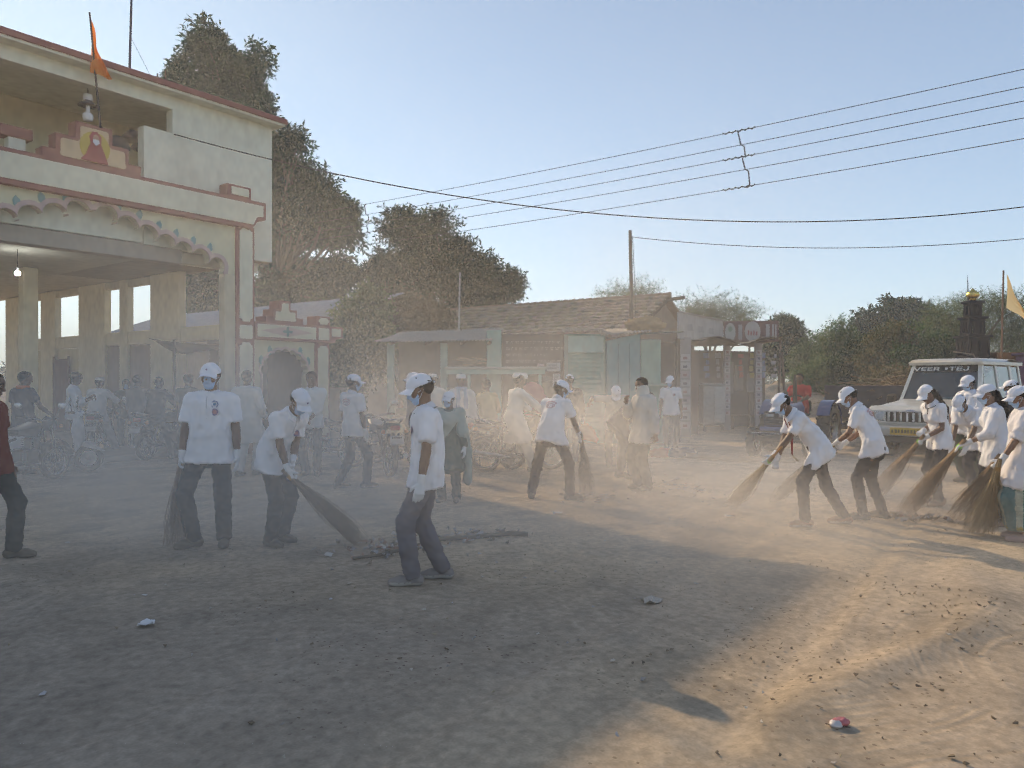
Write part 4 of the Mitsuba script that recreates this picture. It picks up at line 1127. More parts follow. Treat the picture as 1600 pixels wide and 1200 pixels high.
# far belt of trees that reads as one mass, down to the horizon
rng = np.random.default_rng(5)
fl = []
for i in range(46):
    a = -.9 + 1.8 * i / 45
    Y = 135 + rng.uniform(-15, 25)
    fl.append((math.tan(a) * Y if abs(a) < .8 else a * Y * 1.3, Y, rng.uniform(1.0, 2.5), rng.uniform(5, 9), 4.0, rng.uniform(2.5, 5.5)))
m, c, _ = leaves(rng, fl, 5200, 6, 1.1, .55, 1.6, .2, DARK, gap=.05, seed=2)
single('far_trees', m, 'm_leaf', c, False, 'dim belt of far trees along the horizon', 'trees', kind='stuff')


# ---------------------------------------------------------------- vehicles
def wheel_parts(t, c, r, w, tyre_col=(.025, .024, .023), rim_col=(.5, .5, .5), axis=0, spokes=0, prefix='', lugs=0, rim_r=.62):
    """A wheel about the local x axis at c: tyre > rim."""
    pr = [(r * rim_r, -w * .42), (r * .82, -w * .5), (r * .95, -w * .44), (r, -w * .25), (r, w * .25), (r * .95, w * .44), (r * .82, w * .5), (r * rim_r, w * .42), (r * rim_r, -w * .42)]
    R = np.array([[0, 0, 1, c[0]], [0, 1, 0, c[1]], [-1, 0, 0, c[2]], [0, 0, 0, 1.0]])
    g = [lathe(pr, 40)]
    for i in range(lugs):
        a = 2 * np.pi * i / lugs
        for s in (-1, 1):
            b = hull([(r * .96, s * .01 + dy, s * z) if k == 0 else (r * 1.035, s * .01 + dy * .8, s * z) for k in (0, 1) for dy, z in ((-.02, .02), (.02, .02), (.05, w * .48), (.09, w * .48))])
            b.apply_transform(trimesh.transformations.rotation_matrix(a + (np.pi / lugs if s > 0 else 0), [0, 0, 1]))
            g.append(b)
    k = t.part('wheel', moved(cat(g), R), 'm_matte', tyre_col, 35)
    q = [lathe([(0, -w * .12), (r * .12, -w * .3), (r * .14, w * .3), (0, w * .32)], 16)]
    if spokes:
        q.append(lathe([(r * rim_r, -w * .35), (r * (rim_r - .07), -w * .2), (r * (rim_r - .07), w * .2), (r * rim_r, w * .35)], 36))
        for i in range(spokes):
            a = 2 * np.pi * i / spokes
            q.append(rod((0, 0, (-1) ** i * w * .2), (r * rim_r * math.cos(a), r * rim_r * math.sin(a), 0), .006 if spokes > 8 else .02, None, 5))
        q.append(lathe([(r * .24, -w * .2), (r * .26, -w * .2), (r * .26, -w * .12), (r * .05, -w * .12)], 24))
    else:
        q.append(lathe([(0, -w * .05), (r * .25, w * .16), (r * .45, w * .10), (r * (rim_r - .05), w * .05), (r * (rim_r + .005), w * .40), (r * (rim_r + .005), -w * .4), (r * (rim_r - .05), -w * .1), (0, -w * .1)], 32))
    t.part('rim', moved(cat(q), R), 'm_metal', rim_col, 35, of=k)
    return k


def cyl_x(c, r, w, n=32):
    m = m3.Manifold.cylinder(w, r, r, n, True)
    return m.rotate([0, 90, 0]).translate(list(c))


def solid(m):
    return m3.Manifold(m3.Mesh(np.asarray(m.vertices, np.float32), np.asarray(m.faces, np.uint32)))


def make_suv(M):
    """Local axes: +x to the picture's right when seen from the front, +y from the front bumper to the rear, z up."""
    W_, WHITE, BLK = .84, (.74, .73, .66), (.02, .02, .022)
    t = Thing('jeep', 'cream white boxy jeep with yellow number plate parked behind the sweepers', 'car', None, M)
    low = solid(cbox((-W_, .06, .50), (W_, 3.95, 1.04), .05))
    nose = solid(hull([(-.80, .06, .70), (.80, .06, .70), (-.80, .06, .92), (.80, .06, .92), (-W_, .5, .6), (W_, .5, .6), (-W_, 1.35, 1.06), (W_, 1.35, 1.06), (-.80, .16, 1.0), (.80, .16, 1.0), (-W_, 1.35, .6), (W_, 1.35, .6)]))
    body = low + nose
    for y in (.78, 3.12):
        for s in (-1, 1):
            body -= cyl_x((s * W_, y, .40), .43, .42)
    t.part('body', body, 'm_paint', WHITE, 30)
    hood = hull([(-.72, .12, .985), (.72, .12, .985), (-.74, 1.34, 1.09), (.74, 1.34, 1.09), (-.62, .16, 1.055), (.62, .16, 1.055), (-.66, 1.34, 1.16), (.66, 1.34, 1.16)])
    t.part('bonnet', hood, 'm_paint', WHITE, 30)
    t.part('grille_surround', cbox((-.80, .0, .70), (.80, .10, .985), .025), 'm_paint', (.70, .69, .63))
    g = t.part('grille', cbox((-.46, -.012, .745), (.46, .004, .935), .008), 'm_matte', BLK)
    for i in range(8):
        x = -.40 + .8 * i / 7
        t.part('bar', cbox((x - .022, -.035, .75), (x + .022, -.013, .93), .008), 'm_metal', (.62, .62, .6) if i not in (3, 4) else (.72, .74, .78), of=g)
    t.part('emblem', prism(Polygon([(-.09, .945), (.09, .945), (.06, .985), (.02, .97), (0, .99), (-.02, .97), (-.06, .985)]), -.04, -.012), 'm_metal', (.55, .6, .75), of=g)
    for s in (-1, 1):
        h = t.part('headlight', cbox((s * .49, -.015, .75), (s * .79, .02, .935), .02), 'm_metal', (.62, .62, .6))
        t.part('lens', moved(lathe([(0, 0), (.075, .0), (.08, -.02), (0, -.035)], 20), frame((s * .57, -.016, .845), (1, 0, 0), (0, 0, 1)) @ np.diag([1, 1, -1, 1])), 'm_paint', (.55, .58, .6), 40, of=h)
        t.part('indicator', cbox((s * .68, -.022, .76), (s * .785, -.016, .93), .004), 'm_paint', (.62, .38, .26), of=h)
    t.part('bumper', hull([(-.84, -.10, .48), (.84, -.10, .48), (-.84, -.12, .66), (.84, -.12, .66), (-.86, .10, .46), (.86, .10, .46), (-.86, .1, .68), (.86, .1, .68), (-.80, -.13, .60), (.80, -.13, .60)]), 'm_paint', (.68, .66, .6), 20)
    t.part('lower_bumper', cbox((-.8, -.06, .34), (.8, .10, .475), .02), 'm_matte', (.06, .06, .06))
    pl = t.part('number_plate', cbox((-.33, -.145, .50), (.33, -.132, .64), .004), 'm_paint', (.72, .47, .05), label='yellow front number plate')
    rng = np.random.default_rng(8)
    t.part('plate_marks', cat([cbox((-.29 + .058 * i, -.152, .535), (-.29 + .058 * i + rng.uniform(.02, .04), -.146, .605), .001) for i in range(10)]), 'm_matte', (.12, .08, .04), of=pl)
    # cabin
    zb, zt = 1.07, 1.86
    fbx, ftx, rb = .78, .66, .72
    pf = lambda s, z: np.array([s * (fbx + (ftx - fbx) * (z - zb) / (zt - zb)), 1.36 + .42 * (z - zb) / (zt - zb), z])
    for s in (-1, 1):
        t.part('pillar', hull([pf(s, zb) + d for d in ((0, -.02, 0), (-s * .07, -.02, 0), (0, .08, 0))] + [pf(s, zt) + d for d in ((0, -.02, 0), (-s * .07, -.02, 0), (0, .08, 0))]), 'm_paint', WHITE, 30)
        for y0, y1 in ((2.42, 2.52), (3.28, 3.40), (3.86, 3.95)):
            t.part('pillar', hull([(s * .80, y0, zb - .05), (s * .80, y1, zb - .05), (s * .74, y0, zb - .05), (s * .74, y1, zb - .05), (s * .68, y0, zt), (s * .68, y1, zt), (s * .62, y0, zt), (s * .62, y1, zt)]), 'm_paint', WHITE if y0 > 3 else (.62, .6, .55), 30)
        k = t.part('side_window', hull([(s * .775, 1.50, zb), (s * .775, 3.9, zb), (s * .665, 1.86, zt - .03), (s * .665, 3.86, zt - .03), (s * .770, 1.50, zb), (s * .66, 3.86, zt - .03)]), 'm_glass')
        t.part('wing_mirror', cbox((s * .86, 1.42, 1.06), (s * 1.06, 1.52, 1.26), .04), 'm_matte', BLK)
        t.part('door_seam', cat([cbox((s * (W_ - .004), y, .55), (s * (W_ + .004), y + .012, 1.03), .001) for y in (1.42, 2.45, 3.32)]), 'm_matte', (.1, .1, .1))
        t.part('cladding', cbox((s * (W_ + .001), 1.25, .62), (s * (W_ + .02), 2.65, .74), .006), 'm_matte', (.10, .10, .10))
        t.part('door_handle', cbox((s * (W_ + .001), 2.22, .88), (s * (W_ + .03), 2.38, .92), .008), 'm_matte', BLK)
        for y in (.78, 3.12):
            an = np.linspace(0, np.pi, 18)
            t.part('arch_trim', tube([(s * (W_ - .01), y + .44 * math.cos(a), .40 + .44 * math.sin(a)) for a in an], .03, 6), 'm_matte', (.05, .05, .05), True)
    ws = t.part('windscreen', hull([pf(-1, zb + .02) + [.05, 0, 0], pf(1, zb + .02) - [.05, 0, 0], pf(-1, zt - .03) + [.05, 0, 0], pf(1, zt - .03) - [.05, 0, 0], pf(-1, zb + .02) + [.05, .004, 0], pf(1, zt - .03) + [-.05, .004, 0]]), 'm_glass')
    B = frame(pf(0, zt - .115) * [0, 1, 1] + [-.06, -.012, 0], (1, 0, 0), (0, .42, zt - zb))
    bn_ = t.part('sun_strip', hull([(B @ np.array([x, y, 0, 1]))[:3] + [0, q, 0] for x in (-.56, .66) for y in (-.035, .125) for q in (.004, .010)]), 'm_matte', (.03, .035, .04), of=ws)
    t.part('lettering', text_on('VEER', .085, B @ np.array([[1, 0, 0, -.30], [0, 1, 0, 0], [0, 0, 1, .0], [0, 0, 0, 1.0]]), .004, True, 1.75), 'm_matte', (.78, .78, .76), of=ws, label='white lettering VEER across the windscreen strip')
    t.part('lettering', text_on('TEJ', .085, B @ np.array([[1, 0, 0, .36], [0, 1, 0, 0], [0, 0, 1, .0], [0, 0, 0, 1.0]]), .004, True, 1.85), 'm_matte', (.78, .78, .76), of=ws, label='white lettering TEJ across the windscreen strip')
    t.part('strip_ornament', hull([(B @ np.array([.075 + .03 * math.cos(a), .042 + .035 * math.sin(a), z, 1]))[:3] for a in np.linspace(0, 6.28, 9)[:-1] for z in (0, .004)]), 'm_matte', (.7, .7, .7), of=ws)
    for x in (-.42, .25):
        t.part('wiper', tube([(x, 1.30, 1.13), (x + .05, 1.35, 1.15), (x + .42, 1.385, 1.145)], .012, 5), 'm_matte', BLK)
    t.part('dashboard', hull([(-.72, 1.5, 1.02), (.72, 1.5, 1.02), (-.72, 1.95, .9), (.72, 1.95, .9), (-.72, 1.55, 1.14), (.72, 1.55, 1.14), (-.72, 1.85, 1.12), (.72, 1.85, 1.12)]), 'm_matte', (.10, .12, .12))
    t.part('dash_cloth', cbox((-.32, 1.5, 1.145), (.42, 1.72, 1.20), .02), 'm_cloth', (.25, .45, .45))
    st_ = moved(trimesh.creation.torus(.18, .016, 24, 8), frame((-.36, 1.98, 1.16), (1, 0, 0), (0, .35, 1)))
    t.part('steering_wheel', st_, 'm_matte', BLK, True)
    for x in (-.37, .37):
        s_ = t.part('seat', cbox((x - .24, 2.25, .8), (x + .24, 2.42, 1.45), .06), 'm_matte', (.14, .13, .12))
        t.part('headrest', cbox((x - .13, 2.27, 1.48), (x + .13, 2.37, 1.66), .04), 'm_matte', (.13, .12, .11), of=s_)
    t.part('floor', cbox((-.76, 1.5, .7), (.76, 3.85, .78), .01), 'm_matte', (.04, .04, .04))
    t.part('tail_wall', cbox((-.68, 3.80, .9), (.68, 3.86, 1.80), .02), 'm_matte', (.12, .12, .12))
    rf = [(-.70, 1.70, zt), (.70, 1.70, zt), (-.74, 3.97, zt), (.74, 3.97, zt), (-.70, 1.66, zt + .06), (.70, 1.66, zt + .06), (-.74, 4.0, zt + .07), (.74, 4.0, zt + .07), (-.56, 1.82, zt + .135), (.56, 1.82, zt + .135), (-.60, 3.85, zt + .14), (.60, 3.85, zt + .14), (-.65, 1.72, zt + .11), (.65, 1.72, zt + .11)]
    t.part('roof', hull(rf), 'm_paint', WHITE, 35)
    for y in (.78, 3.12):
        for s in (-1, 1):
            wheel_parts(t, (s * .73, y, .37), .37, .22, rim_col=(.45, .45, .44))
    t.part('chassis', cbox((-.6, .2, .32), (.6, 3.8, .5), .02), 'm_matte', (.03, .03, .03))
    return t


def heading(xf, yf, phi, z=0.0, s=1.0):
    """Local +y points back along (sin phi, cos phi); local x is the picture's right."""
    return place(xf, yf, phi, z, s)


make_suv(heading(8.05, 15.5, 49, 0.0, 1.06))


def make_tractor(M):
    BLUE = (.03, .065, .20)
    t = Thing('tractor', 'blue farm tractor with dusty tyres standing by the tea stall', 'tractor', None, M)
    k = t.part('bonnet', hull([(-.30, .0, .78), (.30, .0, .78), (-.30, .0, 1.12), (.30, .0, 1.12), (-.24, .10, 1.27), (.24, .10, 1.27), (-.30, 1.25, .80), (.30, 1.25, .80), (-.30, 1.25, 1.2), (.30, 1.25, 1.2), (-.22, 1.25, 1.34), (.22, 1.25, 1.34)]), 'm_paint', BLUE, 25)
    g = t.part('grille', cbox((-.29, -.03, .80), (.29, -.002, 1.13), .015), 'm_matte', (.035, .035, .038))
    for z in (.86, .93, 1.10):
        t.part('bar', cbox((-.27, -.045, z), (.27, -.031, z + .018), .004), 'm_matte', (.12, .12, .12), of=g)
    for s in (-1, 1):
        t.part('headlight', cbox((s * .06, -.05, .985), (s * .25, -.031, 1.065), .01), 'm_metal', (.5, .5, .48), of=g)
    t.part('front_bumper', cbox((-.36, -.16, .66), (.36, -.08, .76), .02), 'm_paint', (.16, .20, .38))
    t.part('bumper_bar', rod((-.55, -.14, .60), (.40, -.14, .60), .018), 'm_metal', (.45, .45, .42))
    t.part('front_axle', cbox((-.62, .28, .38), (.62, .40, .50), .02), 'm_matte', (.06, .06, .06))
    t.part('engine', cbox((-.20, .15, .42), (.20, 2.0, .80), .03), 'm_matte', (.06, .06, .065))
    t.part('exhaust', tube([(.18, .85, 1.2), (.18, .85, 1.75), (.18, .85, 2.0)], [.05, .05, .028], 10), 'm_matte', (.05, .045, .04), 40)
    t.part('air_cleaner', lathe([(0, 1.2), (.075, 1.2), (.075, 1.55), (.05, 1.6), (0, 1.62)], 16).apply_translation((-.12, 1.05, 0)), 'm_matte', (.06, .055, .05), 40)
    for s in (-1, 1):
        wheel_parts(t, (s * .66, .34, .36), .36, .20, (.06, .055, .045), (.3, .3, .3), lugs=14)
        wheel_parts(t, (s * .70, 1.95, .64), .64, .34, (.055, .05, .042), (.32, .31, .29), lugs=18)
        an = np.linspace(math.radians(8), math.radians(150), 16)
        pts = []
        for a in an:
            for r in (.70, .73):
                for x in (.56, .86):
                    pts.append((s * x, 1.95 + r * math.cos(a), .64 + r * math.sin(a)))
        pts = np.array(pts).reshape(16, 2, 2, 3)
        t.part('fender', cat([hull(pts[i:i + 2].reshape(-1, 3)) for i in range(15)]), 'm_paint', BLUE)
    t.part('platform', cbox((-.5, 1.3, .58), (.5, 2.2, .66), .02), 'm_matte', (.05, .06, .1))
    s_ = t.part('seat', cbox((-.22, 1.75, .95), (.22, 2.15, 1.05), .04), 'm_matte', (.03, .03, .03))
    t.part('backrest', cbox((-.22, 2.12, 1.05), (.22, 2.2, 1.35), .03), 'm_matte', (.03, .03, .03), of=s_)
    t.part('steering_wheel', moved(trimesh.creation.torus(.2, .016, 24, 8), frame((0, 1.45, 1.36), (1, 0, 0), (0, .8, .6))), 'm_matte', (.03, .03, .03), True)
    t.part('steering_column', rod((0, 1.2, 1.15), (0, 1.45, 1.36), .025), 'm_matte', (.04, .04, .04))
    return t


TRM = heading(5.52, 16.0, 36, 0, .88)
make_tractor(TRM)


def make_trailer(M):
    t = Thing('trailer', 'farm trailer with blue stakes and rusty side boards', 'trailer', None, M)
    for s in (-1, 1):
        for j, (z0, z1) in enumerate(((.74, .98), (.99, 1.22))):
            t.part('side_board', cbox((s * .98, 0, z0), (s * 1.01, 3.6, z1), .008), 'm_matte', (.22, .15, .08) if j else (.25, .18, .10))
        t.part('top_rail', cbox((s * .97, -.02, 1.225), (s * 1.04, 3.62, 1.27), .01), 'm_matte', (.40, .30, .14))
        for i in range(6):
            t.part('stake', cbox((s * 1.012, .05 + i * .69, .60), (s * 1.07, .13 + i * .69, 1.22), .01), 'm_paint', (.10, .22, .34))
    t.part('front_board', cbox((-1.0, -.04, .74), (1.0, .0, 1.52), .01), 'm_matte', (.07, .07, .08))
    t.part('floor', cbox((-1.0, 0, .64), (1.0, 3.6, .73), .01), 'm_matte', (.10, .08, .06))
    t.part('drawbar', cat([rod((-.5, .1, .6), (-.15, -1.0, .55), .05), rod((.5, .1, .6), (-.15, -1.0, .55), .05)]), 'm_matte', (.07, .07, .08))
    for s in (-1, 1):
        wheel_parts(t, (s * .78, 2.2, .40), .40, .24, (.05, .045, .04), (.3, .28, .25))
    t.part('axle', rod((-.7, 2.2, .4), (.7, 2.2, .4), .05), 'm_matte', (.05, .05, .05))
    return t


b_ = np.array([8.38, 18.27])
TLM = heading(b_[0], b_[1], 53)
make_trailer(TLM)
rng = np.random.default_rng(21)
sticks = []
for i in range(420):
    x, y = rng.uniform(-.9, .9), rng.uniform(.1, 3.5)
    h_ = .55 * (1 - (x / 1.05) ** 2) * (1 - ((y - 1.8) / 2.1) ** 2)
    p = np.array([x, y, .76 + max(.02, h_ + .45) * rng.random() ** .5])
    a, l_ = rng.uniform(0, 6.28), rng.uniform(.25, .8)
    sticks.append(tube([p, p + [math.cos(a) * l_ * .5, math.sin(a) * l_ * .5, rng.uniform(-.05, .12)], p + [math.cos(a + .3) * l_, math.sin(a + .3) * l_, rng.uniform(-.05, .14)]], [.016, .012, .006], 4))
single('brushwood', cat(sticks), 'm_matte', np.repeat(np.array([.26, .18, .10])[None], sum(len(s.vertices) for s in sticks), 0) * np.repeat(rng.uniform(.4, 1.3, len(sticks)), [len(s.vertices) for s in sticks])[:, None], False,
       'heap of dry brushwood and scrap piled in the trailer', 'brushwood', kind='stuff', M=TLM)


def make_bike(label, M, tank=(.10, .10, .11), plate='', group='motorbikes parked in the dust'):
    """Local +y is forward, z up."""
    t = Thing('motorbike', label, 'motorbike', group, M)
    BLK = (.03, .03, .032)
    for y in (-.62, .64):
        wheel_parts(t, (0, y, .30), .30, .09, rim_col=(.4, .4, .4), spokes=18, rim_r=.78)
    t.part('fuel_tank', hull([(-.06, .30, .80), (.06, .30, .80), (-.13, .12, .74), (.13, .12, .74), (-.14, .08, .88), (.14, .08, .88), (-.10, .28, .94), (.10, .28, .94), (-.08, -.22, .76), (.08, -.22, .76), (-.09, -.2, .86), (.09, -.2, .86), (0, .1, .97)]), 'm_paint', tank, 35)
    t.part('seat', hull([(-.10, -.18, .78), (.10, -.18, .78), (-.13, -.4, .82), (.13, -.4, .82), (-.11, -.82, .86), (.11, -.82, .86), (-.09, -.15, .85), (.09, -.15, .85), (-.11, -.78, .92), (.11, -.78, .92), (-.12, -.45, .87), (.12, -.45, .87)]), 'm_matte', BLK, 30)
    t.part('engine', cat([cbox((-.14, -.10, .28), (.14, .22, .55), .04), cbox((-.09, .10, .52), (.09, .26, .72), .02)] + [cbox((-.12, .09, .54 + .03 * i), (.12, .27, .55 + .03 * i), .002) for i in range(6)]), 'm_metal', (.22, .22, .22))
    t.part('frame', cat([tube([(0, .42, .86), (0, .25, .5), (0, .1, .3)], .025, 6), tube([(-.08, -.2, .72), (-.09, -.62, .62), (-.08, -.85, .74)], .02, 6), tube([(.08, -.2, .72), (.09, -.62, .62), (.08, -.85, .74)], .02, 6), rod((-.1, -.1, .35), (-.1, -.62, .30), .025), rod((.1, -.1, .35), (.1, -.62, .30), .025)]), 'm_matte', BLK)
    for s in (-1, 1):
        t.part('fork', rod((s * .09, .46, .88), (s * .08, .64, .30), .022, .026), 'm_metal', (.45, .45, .45))
        t.part('shock', rod((s * .12, -.42, .72), (s * .12, -.6, .34), .03), 'm_matte', (.05, .05, .05))
        t.part('indicator', moved(trimesh.creation.icosphere(2, .035), np.diag([1, 1.3, 1, 1])).apply_translation((s * .2, -.86, .78)), 'm_paint', (.65, .28, .05), True)
        t.part('indicator', trimesh.creation.icosphere(2, .032).apply_translation((s * .2, .56, .88)), 'm_paint', (.65, .28, .05), True)
        m = t.part('mirror', moved(trimesh.creation.icosphere(2, 1), np.array([[.075, 0, 0, s * .42], [0, .018, 0, .34], [0, 0, .05, 1.22], [0, 0, 0, 1.0]])), 'm_metal', (.8, .82, .85), True)
        t.part('stalk', tube([(s * .30, .36, 1.04), (s * .34, .36, 1.15), (s * .41, .35, 1.21)], .008, 5), 'm_matte', BLK, of=m)
        t.part('grip', rod((s * .28, .34, 1.03), (s * .40, .27, 1.02), .019), 'm_matte', BLK)
        t.part('grab_rail', tube([(s * .12, -.55, .86), (s * .14, -.80, .95), (s * .10, -.95, .98), (0, -.97, .98)], .014, 6), 'm_metal', (.6, .6, .6), True)
    t.part('handlebar', tube([(-.30, .33, 1.03), (-.18, .42, 1.0), (0, .44, .97), (.18, .42, 1.0), (.30, .33, 1.03)], .014, 6), 'm_metal', (.4, .4, .4), True)
    h = t.part('headlight', hull([(-.10, .52, .80), (.10, .52, .80), (-.12, .50, .98), (.12, .50, .98), (-.09, .60, .82), (.09, .60, .82), (-.10, .59, .96), (.10, .59, .96), (0, .47, 1.05)]), 'm_paint', tank, 30)
    t.part('lens', hull([(-.085, .605, .83), (.085, .605, .83), (-.09, .60, .95), (.09, .60, .95), (0, .62, .89), (-.08, .598, .83), (.08, .598, .95)]), 'm_metal', (.7, .7, .7), of=h)
    an = np.linspace(.2, 2.6, 12)
    for y, a0 in ((.64, .5), (-.62, .4)):
        ring = [np.array([[-.06, y + .35 * math.cos(a), .30 + .35 * math.sin(a)], [.06, y + .35 * math.cos(a), .30 + .35 * math.sin(a)], [0, y + .37 * math.cos(a), .30 + .37 * math.sin(a)]]) for a in (an if y > 0 else an * 1.05 + .35)]
        t.part('mudguard', cat([hull(np.vstack([ring[i], ring[i + 1]])) for i in range(11)]), 'm_paint', BLK)
    t.part('tail_light', cbox((-.08, -.93, .80), (.08, -.86, .88), .02), 'm_paint', (.42, .03, .03))
    k = t.part('number_plate', moved(cbox((-.12, -.006, -.07), (.12, .006, .07), .003), frame((0, -.97, .64), (1, 0, 0), (0, 1, -.15))), 'm_paint', (.66, .66, .64))
    Mp = frame((0, -.985, .64), (1, 0, 0), (0, .15, 1))
    if plate:
        t.part('plate_text', text_on(plate, .055, Mp @ np.array([[1, 0, 0, 0], [0, 1, 0, -.055], [0, 0, 1, 0], [0, 0, 0, 1.0]]), .003, True), 'm_matte', (.03, .03, .03), of=k)
        t.part('plate_marks', cat([cbox((-.09 + .03 * i, -.992, .672), (-.07 + .03 * i, -.985, .70), .001) for i in range(6)]), 'm_matte', (.04, .04, .04), of=k)
    else:
        t.part('plate_marks', cat([cbox((-.1 + .034 * i, -.988, .645 - .0), (-.078 + .034 * i, -.980, .675), .001) for i in range(6)] + [cbox((-.08 + .05 * i, -.990, .59), (-.045 + .05 * i, -.984, .63), .001) for i in range(4)]), 'm_matte', (.04, .04, .04), of=k)
    t.part('silencer', tube([(.14, .2, .3), (.16, -.2, .26), (.17, -.45, .30), (.18, -.9, .38)], [.022, .024, .045, .05], 8), 'm_metal', (.4, .4, .4), 40)
    t.part('footrest', rod((-.30, -.02, .30), (.30, -.02, .30), .016), 'm_matte', BLK)
    t.part('side_stand', rod((-.12, 0, .28), (-.26, -.1, .0), .014), 'm_matte', BLK)
    return t


bike0 = make_bike('motorbike at the far left with a white plate reading 345', place(-7.72, 12.1, 12), (.10, .10, .11), '345')
for x, y, d, lb in ((-9.1, 17.0, -15, 'motorbike straddled by the man in the white cap near the temple'),
                    (-7.35, 16.3, 12, 'motorbike with a red tail light straddled by the man in dark clothes'),
                    (-2.35, 13.5, -28, 'parked motorbike with a chrome grab rail behind the walking man'),
                    (-3.6, 14.6, -75, 'parked motorbike behind the man with folded hands'),
                    (-2.15, 15.6, 60, 'parked motorbike with its handlebar turned in front of the open stall'),
                    (-.55, 14.4, -62, 'motorbike ridden by the person in yellow'),
                    (.12, 13.9, 72, 'motorbike straddled by the man in white kurta and boat cap')):
    copy_thing(bike0, place(x, y, d), lb, skip=('plate_text',))
# white scooter
sc = Thing('scooter', 'white scooter with a round mirror beside the man in grey', 'scooter', None, place(-8.15, 13.55, 70))
SW = (.70, .72, .74)
for y in (-.58, .60):
    wheel_parts(sc, (0, y, .24), .24, .10, rim_col=(.45, .45, .45))
sc.part('apron', hull([(-.20, .42, .36), (.20, .42, .36), (-.24, .36, .75), (.24, .36, .75), (-.12, .46, 1.0), (.12, .46, 1.0), (0, .56, .6), (-.1, .38, 1.0), (.1, .38, 1.0), (0, .52, .9)]), 'm_paint', SW, 35)
sc.part('floorboard', cbox((-.2, -.2, .28), (.2, .42, .34), .02), 'm_paint', (.1, .1, .1))
sc.part('rear_body', hull([(-.16, -.15, .36), (.16, -.15, .36), (-.2, -.5, .42), (.2, -.5, .42), (-.12, -.95, .62), (.12, -.95, .62), (-.15, -.2, .72), (.15, -.2, .72), (-.14, -.9, .78), (.14, -.9, .78)]), 'm_paint', SW, 35)
sc.part('seat', hull([(-.14, -.12, .73), (.14, -.12, .73), (-.14, -.85, .79), (.14, -.85, .79), (-.12, -.18, .82), (.12, -.18, .82), (-.12, -.8, .87), (.12, -.8, .87)]), 'm_matte', (.03, .03, .03), 30)
h = sc.part('headset', hull([(-.16, .38, .98), (.16, .38, .98), (-.10, .52, 1.0), (.10, .52, 1.0), (-.12, .40, 1.12), (.12, .40, 1.12), (0, .5, 1.08)]), 'm_paint', SW, 35)
sc.part('lens', trimesh.creation.icosphere(2, .07).apply_translation((0, .47, 1.04)), 'm_metal', (.7, .7, .7), True, of=h)
sc.part('front_mudguard', hull([(-.07, .36, .5), (.07, .36, .5), (-.07, .6, .52), (.07, .6, .52), (-.06, .86, .36), (.06, .86, .36), (0, .62, .56)]), 'm_paint', SW, 35)
for s in (-1, 1):
    sc.part('grip', rod((s * .15, .40, 1.06), (s * .36, .32, 1.07), .02), 'm_matte', (.03, .03, .03))
    m = sc.part('mirror', moved(trimesh.creation.icosphere(2, 1), np.array([[.07, 0, 0, s * .36], [0, .02, 0, .36], [0, 0, .07, 1.28], [0, 0, 0, 1.0]])), 'm_metal', (.8, .82, .85), True)
    sc.part('stalk', rod((s * .24, .38, 1.08), (s * .35, .37, 1.24), .008), 'm_matte', (.03, .03, .03), of=m)


# ---------------------------------------------------------------- people
SKIN = (.18, .098, .06)
WHITE_, OFFW, DARKT, KHAKI = (.80, .80, .83), (.66, .65, .61), (.028, .027, .030), (.12, .105, .075)


def two_bone(a, c, l1, l2, hint):
    a, c = np.asarray(a, float), np.asarray(c, float)
    d = c - a
    L = np.linalg.norm(d)
    if L > (l1 + l2) * .998:
        c = a + d / L * (l1 + l2) * .998
        L = (l1 + l2) * .998
        d = c - a
    u = d / L
    x = (l1 * l1 - l2 * l2 + L * L) / (2 * L)
    h = math.sqrt(max(0, l1 * l1 - x * x))
    n = np.asarray(hint, float)
    n = unit(n - u * (n @ u))
    return a + u * x + n * h, c


def hand_mesh(w, d, nrm, side, curl, r=1.0, h=.0055):
    """w wrist, d along the hand, nrm out of the palm, side towards the thumb; curl in degrees of the finger joints."""
    d = unit(d)
    nrm = unit(np.asarray(nrm) - d * (np.asarray(nrm) @ d))
    s = np.cross(d, nrm)
    s = s if s @ side > 0 else -s
    F = Field(w - .2, w + .2, h)
    F.cone(w - d * .03, w + d * .02, .026 * r, .027 * r, .01, (nrm, .75))
    c = math.radians(curl)
    for i, (o, L) in enumerate(zip((.031, .0105, -.0105, -.030), (.069, .077, .071, .056))):
        k0 = w + s * o * .45 + d * .015
        kn = w + s * o + d * (.088 - .004 * abs(i - 1))
        F.cone(k0, kn, .0145 * r, .0115 * r, .012)
        ci = c * (.85 + .1 * i)
        d1 = d * math.cos(ci) + nrm * math.sin(ci) + s * o * 1.2
        m = kn + unit(d1) * L * .5
        d2 = d * math.cos(ci * 2) + nrm * math.sin(ci * 2)
        e = m + d2 * L * .28
        d3 = d * math.cos(ci * 2.6) + nrm * math.sin(ci * 2.6)
        F.cone(kn, m, .0105 * r, .0092 * r, .004)
        F.cone(m, e, .0092 * r, .0085 * r, .003)
        F.cone(e, e + d3 * L * .2, .0085 * r, .007 * r, .003)
    b = w + d * .022 + s * .024
    t1 = b + unit(d * .55 + s * .75 + nrm * (.2 + .5 * math.sin(c))) * .042
    t2 = t1 + unit(d * .85 + s * .25 + nrm * (.15 + 1.0 * math.sin(c))) * .034
    F.cone(w + d * .02 + s * .012, t1, .0155 * r, .0115 * r, .01)
    F.cone(t1, t2, .0115 * r, .008 * r, .004)
    return F.mesh()


